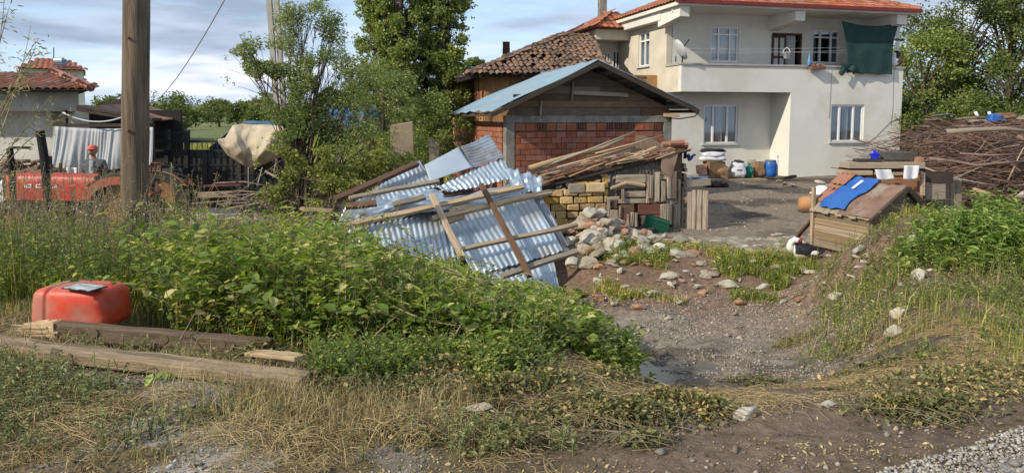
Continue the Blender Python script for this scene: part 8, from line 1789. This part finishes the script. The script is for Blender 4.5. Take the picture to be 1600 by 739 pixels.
weed_thing(1515, 372, 7.9, 80, .45, 18, .06, .03, LG, 'dark leafy weed clump low in front of the bright ones', grp='tall weeds on the right mound')
weed_thing(1465, 290, 10.2, 4, .03, 30, .07, .02, LBr, 'single upright fleabane stem right of the hutch', lean=.08, curl=0)
weed_thing(1580, 395, 8.0, 46, .4, 16, .05, .024, LH, 'dull green weed clump low at the right edge', grp='tall weeds on the right mound')
weed_thing(1400, 330, 9.8, 8, .16, 16, .045, .014, LH, 'thin weeds growing before the hutch gable', lean=.2)
weed_thing(1310, 368, 10.2, 14, .14, 8, .03, .008, LDry, 'thin dry weeds at the front of the hutch wall', lean=.3)
weed_thing(1350, 500, 6.9, 24, .3, 5, .03, .01, LDry, 'dry reddish stalks on the slope right of the gully', lean=.4, name='dry_weed')
weed_thing(1450, 480, 7.2, 22, .3, 5, .03, .01, LDry, 'dry reddish stalks in the middle of the right slope', lean=.4, name='dry_weed')
weed_thing(266, 312, 9.6, 6, .05, 44, .05, .012, LGG, 'pale grey green thistle right of the wooden pole', lean=.06, curl=0, name='thistle')
weed_thing(140, 330, 9.5, 60, .8, 16, .045, .018, LGG, 'grey leafed weed bank in front of the tractor hood', lean=.2)
weed_thing(20, 292, 9.0, 26, .4, 18, .05, .02, LH, 'tall weeds at the left edge before the tractor nose', lean=.2)
weed_thing(205, 300, 8.25, 6, .05, 9, .09, .06, LG, 'broad leaved climber at the foot of the wooden pole', lean=.12, name='climber')
weed_thing(700, 440, 6.0, 20, .3, 16, .06, .045, LG, 'big leaved bramble shoot before the metal sheets', lean=.3)
weed_thing(890, 520, 5.6, 40, .22, 18, .05, .034, LG, 'leafy shoots hanging at the gully edge', lean=.3)
# green sprig lying on the dry grass lower left
sp_ = thing('leafy_sprig', G(265, 612), 'bright green broken sprig lying on dry grass below the beams', 'sprig'); pts = [G(118, 622) + Vector((0, 0, .04)), G(190, 607) + Vector((0, 0, .06)), G(262, 590) + Vector((0, 0, .08)), G(310, 584) + Vector((0, 0, .07))]
mb = MB(); mb.tube(pts, [.003, .004, .005, .004], 6); mb.build('stem', STEM, sp_)
B = np.array([G(262, 592) + Vector((0, 0, .07)), G(268, 592) + Vector((0, 0, .08)), G(282, 588) + Vector((0, 0, .09)), G(256, 596) + Vector((0, 0, .06)), G(240, 600) + Vector((0, 0, .06)), G(300, 584) + Vector((0, 0, .08))]); D = np.array([[.2, -.9, -.5], [.5, -.7, -.4], [.2, -.9, -.6], [-.4, -.9, -.3], [-.2, -.8, -.6], [.9, -.2, .1]]); D /= np.linalg.norm(D, axis=1, keepdims=True)
V, F_ = ovate_np(B, D, np.array([[0, -.6, .9]] * 6, float), np.array([.1, .11, .12, .08, .09, .08]), np.array([.05, .06, .06, .04, .05, .04])); npmesh('leaves', V, [F_], LBr, parent=sp_)
# willow twigs reaching in from the left
wb = (P(-60, 400, 5.6).x, 5.6); sap = thing('willow_sapling', (wb[0], wb[1], tz(*wb)), 'thin willow sapling reaching in at the left picture edge', 'sapling'); mb = MB(); LV = []
for (pts) in ([(-70, 420), (-30, 200), (10, 60), (8, -40)], [(-60, 380), (-10, 230), (30, 150), (48, 40)], [(-50, 330), (-10, 200), (30, 90), (62, 60)], [(-60, 330), (10, 235), (50, 190), (80, 150)], [(-60, 300), (20, 150), (50, 90), (56, 72)], [(-50, 360), (0, 250), (60, 190), (120, 180)], [(-70, 300), (-10, 120), (5, 40), (15, 10)], [(-60, 420), (-20, 320), (10, 280), (40, 270)], [(-60, 300), (-10, 170), (20, 130), (60, 120)]):
    Pp = [P(x, y, 5.6 + rnd.uniform(-.3, .3)) for x, y in pts]; cv = [Pp[0] * (1 - t) ** 3 + Pp[1] * 3 * t * (1 - t) ** 2 + Pp[2] * 3 * t * t * (1 - t) + Pp[3] * t ** 3 for t in np.linspace(0, 1, 12)]
    mb.tube(cv, [.007 - .0005 * i for i in range(12)], 5); k = 46; idx = rng.uniform(3, 10.9, k); B = np.array([cv[int(i)].lerp(cv[int(i) + 1], i - int(i)) + Vector((rnd.gauss(0, .03), rnd.gauss(0, .05), rnd.gauss(0, .03))) for i in idx]); D = np.stack([rng.normal(.5, .6, k), rng.normal(0, .6, k), rng.normal(-.1, .5, k)], 1); D /= np.linalg.norm(D, axis=1, keepdims=True)
    LV.append(ovate_np(B, D, rdir(k, .8), rng.uniform(.03, .065, k), rng.uniform(.007, .012, k)))
mb.build('twigs', STEMR, sap, smooth=True); V, F_ = join(LV); npmesh('leaves', V, F_, LGG, parent=sap)
